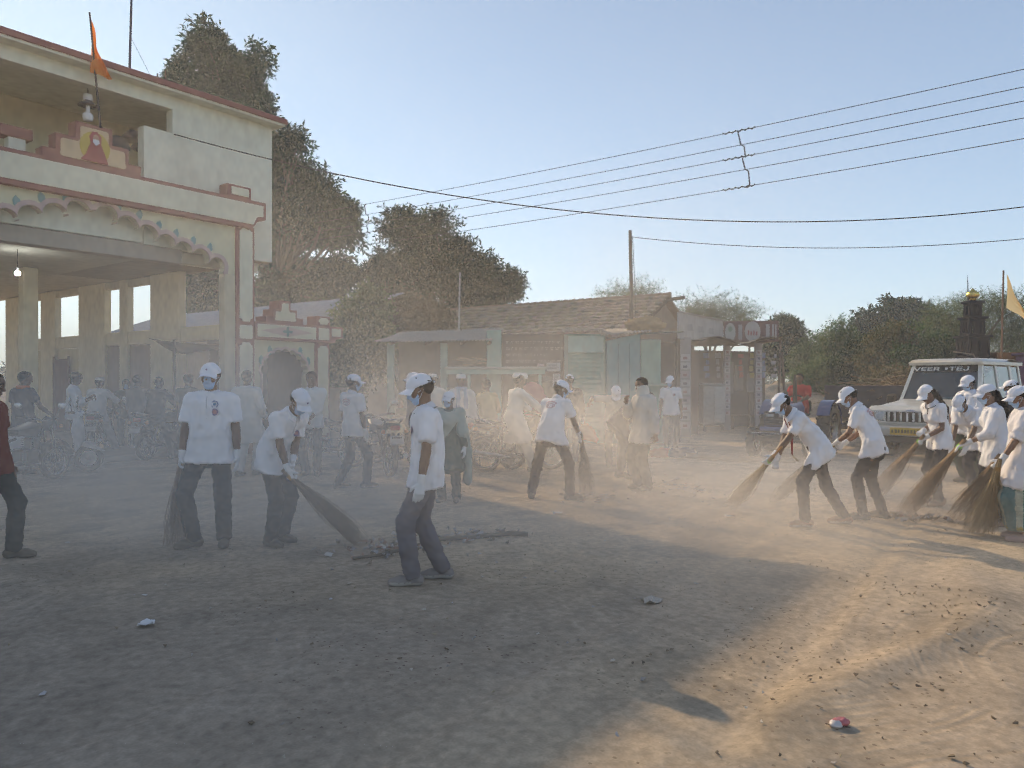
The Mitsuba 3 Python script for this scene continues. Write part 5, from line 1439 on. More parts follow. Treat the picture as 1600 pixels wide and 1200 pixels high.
def person(label, at, face, H=1.72, lean=0, bow=0, side=0, twist=0, look=(0, 0), lh=None, rh=None, lfoot=None, rfoot=None, pel=None, seat=None, hands=(18, 18), hd=(None, None), elb=(None, None),
           shirt='polo', shirt_col=WHITE_, hem=.13, sleeve=None, legs='trousers', leg_col=DARKT, cap=True, cap_col=(.78, .80, .86), hat=None, mask=True, glove=(True, True), skin=SKIN, hair=True,
           hair_col=(.012, .010, .010), braid=False, belly=0., wide=1.0, shoe=(.03, .028, .03), sole=None, print_=None, scarf=None, piping=False, female=False, group=None, loose=1.0, face_cloth=None, lanyard=False, knee=(None, None), duppatta=None):
    s = H / 1.72
    a = math.radians(face)
    R, Fw, U = np.array([math.cos(a), -math.sin(a), 0]), np.array([math.sin(a), math.cos(a), 0]), np.array([0, 0, 1.0])
    base = np.array([at[0], at[1], float(ground_z(at[0], at[1]))])
    W = lambda p: base + R * p[0] + Fw * p[1] + U * p[2]
    dist = math.hypot(*at)
    h = min(max(.0014 * dist, .011), .021)
    seed = int(abs(at[0] * 71 + at[1] * 131)) % 997
    t = Thing('person', label, 'person', group)
    # joints
    lf, rf = lfoot or (-.10, 0, -10), rfoot or (.10, 0, 10)
    reach = .865 * s
    px, py = (pel or (0, 0))[:2]
    hz = .905 * s
    for f, sx in ((lf, -1), (rf, 1)):
        dxy = math.hypot(f[0] - (px + sx * .09 * s), f[1] - py)
        az = .085 * s + (f[3] if len(f) > 3 else 0)
        hz = min(hz, az + math.sqrt(max(.05, (reach * .995) ** 2 - dxy ** 2)))
    if seat:
        hz = seat
    P = W((px, py, hz + .03 * s))
    tw = math.radians(twist)
    ln, sd_ = math.radians(lean), math.radians(side)
    u = unit(Fw * math.sin(ln) + R * math.sin(sd_) + U * math.cos(ln) * math.cos(sd_))
    ub = unit(u + Fw * math.sin(math.radians(bow)))   # upper back bends further than the waist
    Rt = unit(R * math.cos(tw) - Fw * math.sin(tw))
    Rt = unit(Rt - ub * (Rt @ ub))
    Ft = np.cross(ub, Rt)
    Rp = R
    fem = .93 if female else 1.0
    waist, chest = P + u * .16 * s, P + u * .20 * s + ub * .14 * s
    neck = chest + ub * .175 * s
    shc = chest + ub * .105 * s - Ft * .01
    shw = (.182 if not female else .160) * s * (1 + .4 * (wide - 1))
    SH = [shc - Rt * shw, shc + Rt * shw]
    hy, hp = math.radians(look[1]), math.radians(look[0])
    hf0 = unit(Fw * math.cos(hy) + R * math.sin(hy))
    HF = hf0 * math.cos(hp) - U * math.sin(hp)
    HR = np.cross(hf0, U)
    HU = np.cross(HR, HF)
    nd_ = unit(ub * .6 + HU * .6)
    HC = neck + nd_ * .150 * s + HF * .018
    # arms
    arms = []
    for i, (sgn, tgt) in enumerate(((-1, lh), (1, rh))):
        c = W(tgt) if tgt is not None else SH[i] + Rt * sgn * .07 - U * .53 * s + Fw * .06
        hint = (R * elb[i][0] + Fw * elb[i][1] + U * elb[i][2]) if elb[i] is not None else (Rt * sgn * .5 - Ft * .8 - U * .4)
        e, c = two_bone(SH[i], c, .285 * s, .25 * s, hint)
        arms.append((SH[i], e, c))
    lg = []
    for f, sx, kn in ((lf, -1, knee[0]), (rf, 1, knee[1])):
        hj = P - U * .03 * s + Rp * sx * .088 * s
        gz_ = float(ground_z(*(W((f[0], f[1], 0))[:2]))) - base[2]
        ank = W((f[0], f[1], .085 * s + (f[3] if len(f) > 3 else gz_)))
        fa = a + math.radians(f[2])
        fd = np.array([math.sin(fa), math.cos(fa), 0])
        hint = fd + R * sx * .08 if kn is None else R * kn[0] + Fw * kn[1] + U * kn[2]
        k, ank = two_bone(hj, ank, .435 * s, .43 * s, hint)
        lg.append((hj, k, ank, fd))
    pts = np.array([P, neck, HC] + [q for ar in arms for q in ar] + [q for l in lg for q in l[:3]])
    blo, bhi = pts.min(0) - .26, pts.max(0) + .26
    # ---- skin: head in fine detail, body, arms, bare hands as one mesh
    hs = s * (1.0 if not female else .96)
    Hm = lambda x, y, z: HC + (HR * x + HF * y + HU * z) * hs
    hh = .0082 if dist < 9.5 else (.0105 if dist < 13 else .013)
    Fh = Field(HC - .24, HC + .24, hh)
    Fh.cone(Hm(0, -.020, .035), Hm(0, .012, .035), .089 * hs, .086 * hs, .02, (HR, .86))
    Fh.cone(Hm(0, .022, .005), Hm(0, .042, -.072), .066 * hs, .040 * hs, .03)
    Fh.cone(Hm(-.030, .078, .030), Hm(.030, .078, .030), .013 * hs, .013 * hs, .02)
    for sx in (-1, 1):
        Fh.cone(Hm(sx * .042, .058, -.022), Hm(sx * .036, .062, -.032), .022 * hs, .02 * hs, .02)
        Fh.cone(Hm(sx * .031, .098, .008), Hm(sx * .031, .104, .008), .013 * hs, .013 * hs, carve=True)
        Fh.cone(Hm(sx * .031, .080, .007), Hm(sx * .031, .081, .007), .0125 * hs, .0125 * hs, .004)
        Fh.cone(Hm(sx * .079, -.012, .016), Hm(sx * .076, -.006, -.03), .016 * hs, .010 * hs, .006, (HR, .5))
    Fh.cone(Hm(0, .090, .012), Hm(0, .110, -.026), .008 * hs, .0135 * hs, .012)
    Fh.cone(Hm(-.016, .086, -.060), Hm(.016, .086, -.060), .0085 * hs, .0085 * hs, .008)
    Fh.cone(Hm(0, -.022, -.03), neck + nd_ * .02, .052 * s, .056 * s, .03)
    hm = Fh.mesh()
    loc = (hm.vertices - HC) @ np.stack([HR, HF, HU], 1) / hs
    hc_ = np.tile(np.array(skin), (len(loc), 1))
    for sx in (-1, 1):
        de = np.linalg.norm(loc - [sx * .031, .092, .007], axis=1)
        hc_[de < .0125] = (.35, .33, .3)
        hc_[de < .0075] = (.012, .01, .01)
        br = (np.abs(loc[:, 0] - sx * .032) < .022) & (np.abs(loc[:, 2] - .030) < .006) & (loc[:, 1] > .06)
        hc_[br] = (.02, .015, .012)
    lip = (np.abs(loc[:, 0]) < .026) & (np.abs(loc[:, 2] + .060) < .009) & (loc[:, 1] > .075)
    hc_[lip] = np.array(skin) * [.95, .62, .62]
    Fb = Field(blo, bhi, h * 1.3)
    Fb.cone(P - u * .02, waist, .125 * s, .112 * s, .03, (Fw, .75))
    Fb.cone(waist, chest + ub * .03, .115 * s, .125 * s, .04, (Ft, .72))
    Fb.cone(SH[0] + Rt * .03, SH[1] - Rt * .03, .052 * s, None, .05)
    Fb.cone(neck - ub * .05, HC - HU * .05, .058 * s, .052 * s, .03)
    if belly:
        Fb.cone(waist + Fw * .05, waist + Fw * .06, .12 * s, None, .05)
    for sh, e, w in arms:
        Fb.cone(sh, e, .049 * s * fem, .039 * s * fem, .02)
        Fb.cone(e, e + (w - e) * .35, .040 * s * fem, .039 * s * fem, .012)
        Fb.cone(e + (w - e) * .35, w, .039 * s * fem, .0265 * s * fem, .012)
    for hj, k, ank, fd in lg:
        Fb.cone(hj, k, .075 * s, .052 * s, .03)
        Fb.cone(k, ank, .052 * s, .034 * s, .02)
        z0 = ank[2] - .085 * s
        sole_cut = [((0, 0, z0 + .012), (0, 0, -1.0))]
        Fb.cone(ank - fd * .03 - U * .045 * s, ank + fd * .13 * s - U * .055 * s, .034 * s, .033 * s, .02, None, sole_cut)
    body = [hm, Fb.mesh()]
    cols = [hc_, np.tile(np.array(skin), (len(body[1].vertices), 1))]
    gl = []
    for i, (sh, e, w) in enumerate(arms):
        d = unit(w - e) if hd[i] is None else unit(R * hd[i][0] + Fw * hd[i][1] + U * hd[i][2])
        sgn = (-1, 1)[i]
        nrm = -Rt * sgn + Ft * .1 if abs(d @ U) > .55 else -U
        m = hand_mesh(w, d, nrm, Ft if abs(d @ U) > .55 else -Rt * sgn, hands[i], 1.15 if glove[i] else 1.0, .0062 if dist < 10 else (.0085 if dist < 13 else .011))
        gl.append((w, d))
        if glove[i]:
            Fg = Field(w - .12, w + .12, .008)
            Fg.cone(w - d * .075, w + d * .0, .036, .031, .01, None, [(w - d * .065, -d)])
            t.part('glove', cat([m, Fg.mesh()]), 'm_cloth', (.72, .72, .72), True)
        else:
            body.append(m)
            cols.append(np.tile(np.array(skin), (len(m.vertices), 1)))
    t.part('body', cat(body), 'm_skin', np.vstack(cols), True)
    # ---- trousers, skirt
    if legs in ('trousers', 'pajama', 'leggings'):
        lo_ = {'trousers': 1.0, 'pajama': 1.18, 'leggings': .86}[legs] * loose
        Fl = Field(np.array([P, *[q for l in lg for q in l[:3]]]).min(0) - .25, np.array([P, *[q for l in lg for q in l[:3]]]).max(0) + .25, h)
        Fl.cone(P - u * .05, waist - u * .02, .142 * s * wide, .130 * s * wide, .03, (Fw, .78), [(waist, u)])
        for hj, k, ank, fd in lg:
            dd = unit(ank - k)
            Fl.cone(hj + U * .02, k, .088 * s * lo_, .068 * s * lo_, .03)
            Fl.cone(k, ank + dd * .05, .070 * s * lo_, .060 * s * lo_, .02, None, [(ank + dd * .02, dd)])
        m = wrinkled(Fl.mesh(), .017, (10, 10, 11), seed)
        low = np.clip((.45 - (m.vertices[:, 2] - base[2])) / .45, 0, 1)[:, None] * .35 * meshkit.noise(m.vertices * 9, 3)[:, None]
        c = np.array(leg_col) * (1 - low) + np.array([.26, .21, .16]) * low
        t.part(legs, m, 'm_cloth', c, True)
    elif legs == 'skirt':
        Fl = Field(blo, bhi, h)
        am = (lg[0][2] + lg[1][2]) / 2
        Fl.cone(P + u * .1, P - U * .1, .13 * s, .165 * s, .03, (Fw, .8))
        Fl.cone(P - U * .1, am + U * .12, .165 * s, .20 * s, .06, (Fw, .85), [(am + U * .06, -U)])
        for hj, k, ank, fd in lg:
            Fl.cone(hj, k, .10 * s, .10 * s, .06)
            Fl.cone(k, ank, .11 * s, .12 * s, .08, None, [(am + U * .06, -U)])
        m = wrinkled(Fl.mesh(), .022, (13, 13, 1.5), seed)
        lo2 = m.vertices - base
        ang_ = np.arctan2((lo2 @ R), (lo2 @ Fw) + .02)
        st_ = (np.sin(ang_ * 9) > .45)[:, None]
        c = np.where(st_, np.array([.36, .37, .29]), np.array(leg_col)) * (.75 + .5 * meshkit.noise(m.vertices * [30, 30, 60], 4))[:, None]
        edge = (np.abs(lo2[:, 2] - .15) < .018)[:, None]
        c = np.where(edge & st_, np.array([.40, .32, .10]), c)
        t.part('skirt', m, 'm_cloth', c, True, label='printed skirt with a yellow border')
    # ---- shirt
    sl = sleeve if sleeve is not None else {'polo': .72, 'shirt': 1.55, 'kurta': 1.93, 'jacket': 1.93, 'tee': .6}[shirt]
    lk = {'polo': 1.0, 'shirt': 1.02, 'kurta': 1.06, 'jacket': 1.12, 'tee': 1.0}[shirt] * loose
    S = Field(blo, bhi, h)
    hemp = P - u * hem * s
    hemn = -u
    cutp = [(hemp, hemn)]
    wv = wide * fem
    if hem < .3:
        S.cone(P - u * (hem + .05) * s, waist, .184 * s * lk * wv, .158 * s * lk * wv, .04, (Fw, .74), cutp)
        for hj, k, ank, fd in lg:
            S.cone(hj + U * .06, hj + (k - hj) * min(.6, (hem + .06) / .44), .098 * s * lk, .100 * s * lk, .06, None, cutp)
    else:
        kn_ = (lg[0][1] + lg[1][1]) / 2
        dn = unit(kn_ - P)
        ln_ = hem * s
        hemp2 = P + dn * ln_
        for hj, k, ank, fd in lg:
            S.cone(hj + U * .05, hj + (k - hj) * min(1.1, ln_ / (.44 * s)), .125 * s * lk, .135 * s * lk, .09, None, [(hemp2, dn)])
        S.cone(P - u * .02, waist, .163 * s * lk, .146 * s * lk * wv, .05, (Fw, .78))
        S.cone(P, P + dn * (ln_ + .05), .15 * s * lk, .19 * s * lk, .08, (Fw, .72), [(hemp2, dn)])
    S.cone(waist, chest + ub * .02, .158 * s * lk * wv, .164 * s * lk * wv, .05, (Ft, .72))
    if female:
        for sx in (-1, 1):
            S.cone(chest + Ft * .065 + Rt * sx * .065, chest + Ft * .07 + Rt * sx * .065, .062 * s, None, .05)
    if belly:
        S.cone(waist + Ft * (.03 + belly * .3), waist + Ft * (.05 + belly * .3) - u * .03, (.125 + belly) * s, None, .07)
    S.cone(SH[0] + Rt * .02, SH[1] - Rt * .02, .066 * s * lk, None, .06)
    S.cone(neck - ub * .05, neck + nd_ * .0, .072 * s, .060 * s, .03, None, [(neck + nd_ * .006 + Ft * .0, unit(nd_ + Ft * .45))])
    for sh, e, w in arms:
        ua, fa_ = unit(e - sh), unit(w - e)
        r0, r1 = .062 * s * lk * fem, (.066 if sl < 1 else .058) * s * lk * fem
        if sl <= 1:
            q = sh + (e - sh) * sl
            S.cone(sh, q + ua * .03, r0, r1, .035, None, [(q, ua)])
        else:
            q = e + (w - e) * (sl - 1)
            S.cone(sh, e, r0, .058 * s * lk, .035)
            S.cone(e, q + fa_ * .03, .058 * s * lk, .047 * s * lk, .025, None, [(q, fa_)])
    m = wrinkled(S.mesh(), .021 if shirt != 'jacket' else .026, (12, 12, 4.2), seed + 5)
    c = np.tile(np.array(shirt_col, float), (len(m.vertices), 1))
    kname = {'polo': 'polo_shirt', 'shirt': 'shirt', 'kurta': 'kurta', 'jacket': 'jacket', 'tee': 'shirt'}[shirt]
    ks = t.part(kname, m, 'm_cloth', c, True)
    if shirt in ('polo', 'shirt', 'jacket'):
        # collar: two folded flaps round the neck
        an = np.linspace(-2.75, 2.75, 25)
        ring = lambda rr, up_, y_: np.array([neck + nd_ * (.012 + up_) + Rt * rr * s * math.sin(q) - Ft * (rr * s * math.cos(q) - y_) - U * .022 * (1 - math.cos(q)) for q in an])
        top, bot = ring(.062, .040, 0), ring(.099, -.010, .004)
        inn = ring(.056, .024, 0)
        v = np.vstack([top, bot, inn])
        n_ = len(an)
        q = np.array([[i, i + 1, n_ + i + 1, n_ + i] for i in range(n_ - 1)] + [[2 * n_ + i, 2 * n_ + i + 1, i + 1, i] for i in range(n_ - 1)])
        t.part('collar', (v, q), 'm_cloth', np.array(shirt_col) * (.95 if not piping else .85), True, of=ks)
        pl_ = [neck + nd_ * .0 + Ft * .078 - U * .01, chest + ub * .10 + Ft * .135, chest + ub * .03 + Ft * .16]
        if shirt == 'polo':
            qq = []
            V = m.vertices - neck
            near = (np.abs(V @ Rt) < .014) & (V @ Ft > 0)
            for d_ in np.linspace(.03, .15 if not female else .12, 7):
                w_ = near & (np.abs(V @ ub + d_) < .02)
                if w_.any():
                    qq.append(neck - ub * d_ + Ft * ((V[w_] @ Ft).max() + .001))
            if len(qq) > 2:
                t.part('placket', tube(qq, .0045, 5), 'm_cloth', np.array(shirt_col) * (.72 if not piping else .1), True, of=ks)
        if piping:
            t.part('piping', tube(bot * .999 + (bot - neck) * .02, .0045, 5), 'm_cloth', (.04, .045, .06), True, of=ks)

    def decal(c0, axr, axu, fn, name, col, lb=None, off=.004, out=None):
        """Flat print projected on the cloth: fn gives a shapely shape in metres."""
        from scipy.spatial import cKDTree
        outw_ = unit(out)
        g = fn
        msh = []
        V = m.vertices
        rel = V - c0
        fr = (rel @ outw_ > -.12)
        tree_ = cKDTree(np.stack([(rel[fr] @ axr), (rel[fr] @ axu)], 1))
        dep = rel[fr] @ outw_
        for poly in getattr(g, 'geoms', [g]):
            tm = trimesh.creation.extrude_polygon(poly, .001, engine='earcut')
            x = tm.vertices.copy()
            dd_, ix = tree_.query(x[:, :2], k=6)
            z = np.max(dep[ix], axis=1)
            tm.vertices = c0 + axr * x[:, :1] + axu * x[:, 1:2] + outw_ * (z + off + x[:, 2])[:, None]
            msh.append(tm)
        t.part(name, cat(msh), 'm_cloth', col, False, of=ks, label=lb)
    if print_ in ('front', 'both', 'one'):
        ring = lambda r0, r1: Point(0, 0).buffer(r1).difference(Point(0, 0).buffer(r0))
        c0 = chest + Ft * .13 - Rt * .072 * s + ub * .035
        out = unit(Ft * .9 - Rt * .25)
        if print_ != 'one':
            up_ = affinity.translate(ring(.026, .036).difference(sbox(-.015, -.05, .015, -.01)), 0, .038)
            decal(c0, Rt, ub, up_, 'emblem', (.16, .22, .42), 'round blue ring emblem', out=out)
            decal(c0, Rt, ub, affinity.translate(affinity.scale(Point(0, 0).buffer(.013), 1.2, .9), 0, .038), 'emblem', (.12, .25, .42), out=out, off=.005)
        decal(c0, Rt, ub, affinity.translate(ring(.022, .034), 0, -.036), 'emblem', (.22, .18, .34), 'round dark emblem with red centre', out=out)
        decal(c0, Rt, ub, affinity.translate(Point(0, 0).buffer(.021), 0, -.036), 'emblem', (.48, .24, .26), out=out, off=.005)
    if print_ in ('back', 'both'):
        c0 = chest - Ft * .12 + ub * .02
        rr = []
        for q in range(11):
            an_ = math.radians(20 + q * 14)
            rr.append(affinity.translate(affinity.rotate(sbox(-.006, -.009, .007, .009), math.degrees(an_) - 90), .085 * math.cos(an_), .045 * math.sin(an_) + .02))
        ell = affinity.scale(Point(0, 0).buffer(1), .078, .034)
        rr.append(ell.difference(affinity.scale(Point(0, 0).buffer(1), .066, .024)))
        rr += [sbox(-.04, .004, .045, .011), sbox(-.05, -.008, .03, -.002)]
        decal(c0, -Rt, ub, unary_union(rr), 'back_print', (.55, .34, .38), 'faint pinkish oval print', out=-Ft)
    # ---- shoes
    for hj, k, ank, fd in lg:
        z0 = ank[2] - .085 * s
        Fs = Field(ank - [.26, .26, .14], ank + [.26, .26, .1], .011 if dist < 10 else .015)
        heel, ball, toe = ank - fd * .045 * s, ank + fd * .10 * s, ank + fd * .165 * s
        zz_ = lambda p, q: np.array([p[0], p[1], z0 + q])
        ct = [((0, 0, z0 + .004), (0, 0, -1.0))]
        sd2 = np.cross(fd, U)
        Fs.cone(zz_(heel, .04), zz_(ball, .036), .043 * s, .047 * s, .02, None, ct)
        Fs.cone(zz_(ball, .034), zz_(toe, .030), .046 * s, .034 * s, .02, None, ct)
        Fs.cone(zz_(heel, .045), ank + U * .005, .044 * s, .040 * s, .03, None, [(ank + U * .02, U)] + ct)
        m2 = Fs.mesh()
        c = np.tile(np.array(shoe, float), (len(m2.vertices), 1))
        if sole is not None:
            c[m2.vertices[:, 2] < z0 + .026] = sole
        t.part('shoe', m2, 'm_matte', c, True)
    # ---- hair, caps, mask
    if hair:
        F2 = Field(HC - .22, HC + .22, .010 if dist < 10 else .014)
        cu = [(Hm(0, .052, .075), unit(HF * .75 - HU * .62))]
        F2.cone(Hm(0, -.024, .036), Hm(0, .010, .038), .098 * hs, .094 * hs, .02, (HR, .88), cu + [(Hm(0, 0, -.055), -HU)])
        if braid:
            p0, p1, p2, p3 = Hm(0, -.09, -.02), neck - Ft * .09 + U * .02, chest - Ft * .15 + U * .02, chest - Ft * .16 - U * .28
            for q0, q1, ra, rb_ in ((p0, p1, .05, .045), (p1, p2, .045, .04), (p2, p3, .04, .02)):
                F2.lo, F2.lo  # keep the field; long hair has one of its own
            F3 = Field(np.min([p0, p1, p2, p3], 0) - .08, np.max([p0, p1, p2, p3], 0) + .08, .010)
            F3.cone(p0, p1, .052, .042, .03)
            F3.cone(p1, p2, .042, .036, .03)
            F3.cone(p2, p3, .036, .018, .03)
            t.part('hair', cat([F2.mesh(), wrinkled(F3.mesh(), .012, (30, 30, 4), seed)]), 'm_cloth', hair_col, True)
        else:
            t.part('hair', wrinkled(F2.mesh(), .006, (40, 40, 40), seed), 'm_cloth', hair_col, True)
    if cap:
        F2 = Field(HC - .2, HC + .24, .0085 if dist < 10 else .0105)
        cb = [(Hm(0, 0, .034), unit(-HU - HF * .12))]
        F2.cone(Hm(0, -.020, .036), Hm(0, .012, .036), .103 * hs, .099 * hs, .02, (HR, .88), cb)
        F2.cone(Hm(0, -.004, .134), Hm(0, -.004, .136), .008, .008, .006)
        F2.cone(Hm(0, -.16, .058), Hm(0, -.088, .058), .040 * hs, .034 * hs, carve=True)
        F2.cone(Hm(0, -.124, .040), Hm(0, -.123, .040), .012, .012, .006, (HU, .7))
        mc = F2.mesh()
        kc = t.part('cap', wrinkled(mc, .004, (14, 14, 14), seed), 'm_cloth', cap_col, True)
        uu, vv = np.meshgrid(np.linspace(-1, 1, 17), np.linspace(0, 1, 7), indexing='ij')
        an_ = uu * math.radians(66)
        bx_, by_ = .084 * np.sin(an_), .004 + .098 * np.cos(an_)
        ex = .078 * np.sqrt(np.clip(1 - .55 * uu ** 2, 0, 1))
        X, Y = bx_ * (1 + .12 * vv), by_ + vv * ex
        Z = .038 - .020 * vv - .030 * uu ** 2 * vv - .006 * uu ** 2
        top = HC + ((X[..., None] * HR + Y[..., None] * HF + Z[..., None] * HU) * hs)
        bot = top - HU * .005
        v = np.concatenate([top.reshape(-1, 3), bot.reshape(-1, 3)])
        aa = np.arange(16)[:, None] * 7 + np.arange(6)[None]
        q = np.stack([aa, aa + 7, aa + 8, aa + 1], -1).reshape(-1, 4)
        rim = np.array([[i * 7 + 6, (i + 1) * 7 + 6, (i + 1) * 7 + 6 + 119, i * 7 + 6 + 119] for i in range(16)])
        t.part('brim', (v, np.vstack([q, q[:, ::-1] + 119, rim])), 'm_cloth', cap_col, 50, of=kc)
        badge = moved(lathe([(0, 0), (.009, 0), (.009, .002), (0, .002)], 12), frame(Hm(0, .108, .075), HR, unit(HU - HF * .45)))
        t.part('badge', badge, 'm_cloth', (.20, .16, .3), False, of=kc)
    if hat == 'boat':
        F2 = Field(HC - .2, HC + .26, .008)
        F2.cone(Hm(0, -.095, .085), Hm(0, .10, .09), .052 * hs, .050 * hs, .01, (HR, 1.25), [(Hm(0, 0, .05), -HU)])
        F2.cone(Hm(0, -.105, .118), Hm(0, .115, .128), .024 * hs, .02 * hs, .03)
        t.part('cap', F2.mesh(), 'm_cloth', (.72, .71, .67), True, label='white boat cap')
    if hat == 'round':
        F2 = Field(HC - .2, HC + .24, .008)
        F2.cone(Hm(0, -.018, .055), Hm(0, .012, .055), .102 * hs, .10 * hs, .02, (HR, .9), [(Hm(0, 0, .045), -HU), (Hm(0, 0, .125), HU)])
        t.part('cap', F2.mesh(), 'm_cloth', (.70, .69, .66), True, label='white round cap')
    if mask:
        F2 = Field(HC - .2, HC + .2, .0065)
        cu = [(Hm(0, .022, 0), unit(-HF - HU * .15)), (Hm(0, .10, .004), unit(HU - HF * .35)), (Hm(0, .05, -.112), unit(-HU - HF * .3))]
        F2.cone(Hm(0, .024, .005), Hm(0, .044, -.072), .074 * hs, .049 * hs, .02, None, cu)
        F2.cone(Hm(0, .092, -.006), Hm(0, .104, -.034), .016 * hs, .02 * hs, .03, None, cu)
        mm = F2.mesh()
        lz = (mm.vertices - HC) @ HU
        cm = np.array([.42, .58, .80]) * (1 - .10 * (np.sin(lz * 190) > .4))[:, None]
        km = t.part('mask', mm, 'm_cloth', cm, True)
        loops = []
        for sx in (-1, 1):
            for z_ in (-.012, -.07):
                loops.append(tube([Hm(sx * .064, .035, z_), Hm(sx * .08, .005, z_ * .5 + .004), Hm(sx * .082, -.02, .004)], .0022, 4))
        t.part('ear_loop', cat(loops), 'm_cloth', (.7, .72, .75), True, of=km)
    if face_cloth:
        F2 = Field(HC - .22, HC + .22, .009)
        F2.cone(Hm(0, .0, -.005), Hm(0, .02, -.08), .098 * hs, .085 * hs, .02, (HR, .9), [(Hm(0, 0, .012), HU)])
        F2.cone(Hm(0, -.02, -.08), neck + U * .01, .085, .095, .03)
        t.part('face_cloth', wrinkled(F2.mesh(), .014, (16, 16, 16), seed), 'm_cloth', face_cloth, True)
    if scarf:
        F2 = Field(np.minimum(neck, chest) - .34, neck + .2, .011)
        an_ = np.linspace(0, 2 * np.pi, 13)
        ring = [neck + nd_ * .015 + Rt * .082 * math.sin(q) + Ft * .075 * math.cos(q) for q in an_]
        for q0, q1 in zip(ring[:-1], ring[1:]):
            F2.cone(q0, q1, .026, None, .02)
        if len(scarf) > 3:
            for sx in (-1, 1):
                F2.cone(neck + Ft * .08 + Rt * sx * .06, chest + Ft * .13 + Rt * sx * .07, .03, .036, .03, (Ft, .5))
                F2.cone(chest + Ft * .13 + Rt * sx * .07, waist + Ft * .13 + Rt * sx * .075 + u * .04, .036, .040, .03, (Ft, .5))
        t.part('scarf', wrinkled(F2.mesh(), .012, (15, 15, 8), seed), 'm_cloth', scarf[:3], True)
    if duppatta:
        F2 = Field(blo, bhi, h)
        F2.cone(SH[0] + ub * .03, chest + Ft * .12, .066, .07, .06, (ub, .8))
        F2.cone(SH[1] + ub * .03, chest + Ft * .12, .066, .07, .06, (ub, .8))
        F2.cone(chest + Ft * .1, waist + Ft * .08 + Rt * .06, .09, .08, .08, (Ft, .6))
        F2.cone(SH[0], arms[0][1], .066, .066, .05)
        F2.cone(arms[0][1], P - Rt * .26 - U * .10, .06, .04, .06)
        F2.cone(P - Rt * .26 - U * .10, P - Rt * .25 - U * .5, .045, .06, .03, (Ft, .4))
        t.part('shawl', wrinkled(F2.mesh(), .022, (13, 13, 5), seed), 'm_cloth', duppatta, True)
    if lanyard:
        q = chest + Ft * .14 - U * .10
        lk_ = t.part('lanyard', tube([neck + Ft * .08 - Rt * .05, chest + Ft * .14, q - U * .12, q - U * .14, q - U * .12 + Rt * .02, chest + Ft * .15 + Rt * .02, neck + Ft * .08 + Rt * .05], .006, 4), 'm_cloth', (.30, .06, .05))
        t.part('card', moved(cbox((-.035, -.004, -.1), (.035, .004, 0), .002), frame(q - U * .14, Rt, Ft)), 'm_paint', (.62, .55, .42), of=lk_)
    t.arms, t.palm = arms, [w + d * .07 for w, d in gl]
    t.head, t.W = HC, W
    return t


def broom(label, grip, tip, handle=.28, fan=.16, n=170, seed=1, band=None, cols=((.30, .21, .11), (.42, .31, .17)), tail=.10, droop=.06, flat_dir=None, group='stick brooms held by the sweepers', stick=None):
    """A bundle of thin sticks: tied end at grip, splayed end at tip."""
    rng = np.random.default_rng(seed)
    g, e = np.asarray(grip, float), np.asarray(tip, float)
    d = unit(e - g)
    L = np.linalg.norm(e - g)
    s = unit(np.cross(d, [0, 0, 1.0] if flat_dir is None else flat_dir))
    q = np.cross(s, d)
    st_ = g - d * tail
    t = Thing('broom', label, 'broom', group)
    ms, cs = [], []
    for i in range(n):
        a, r = rng.uniform(0, 6.28), math.sqrt(rng.random())
        o0 = (s * math.cos(a) + q * math.sin(a)) * .019 * r
        o1 = s * math.cos(a) * r * fan + q * math.sin(a) * r * fan * .45
        ll = L * rng.uniform(.72, 1.06)
        kink = rng.normal(0, .05, 2)
        pts = []
        for u_ in (0, .3, .6, .85, 1.0):
            w = max(0, (u_ - .12) / .88) ** 1.35
            p = st_ + d * (ll + tail) * u_ + o0 * (1 + .6 * u_) + o1 * w + np.array([0, 0, -1]) * droop * w ** 2 * rng.uniform(.5, 1.3)
            p = p + (s * kink[0] + q * kink[1]) * math.sin(3.0 * u_) * w + s * rng.normal(0, .014) * w
            p[2] = max(p[2], float(.012 + .0 * p[2]))
            pts.append(p)
        m = tube(pts, [.0034, .0034, .003, .0025, .0016], 3, False)
        ms.append(m)
        c = np.array(cols[0]) + (np.array(cols[1]) - np.array(cols[0])) * rng.random()
        cs.append(np.tile(c * rng.uniform(.7, 1.2), (len(m.vertices), 1)))
    t.part('bristles', cat(ms), 'm_matte', np.vstack(cs), True, kind='stuff')
    for u_, c, r, w in ((-.02, (.35, .20, .06) if band is None else band, .026, .05), (.10, (.30, .22, .12), .025, .012), (.2, (.30, .22, .12), .027, .010)):
        c0 = g + d * u_
        t.part('binding' if u_ > 0 else 'sleeve', tube([c0, c0 + d * w], [r, r + .003], 12), 'm_matte', c, 40)
    if stick is not None:
        t.part('handle', rod(st_, st_ - d * stick, .014, .012, 8), 'm_matte', (.45, .25, .12), 40)
    return t


SWEEP = 'people in white shirts and caps sweeping the ground'
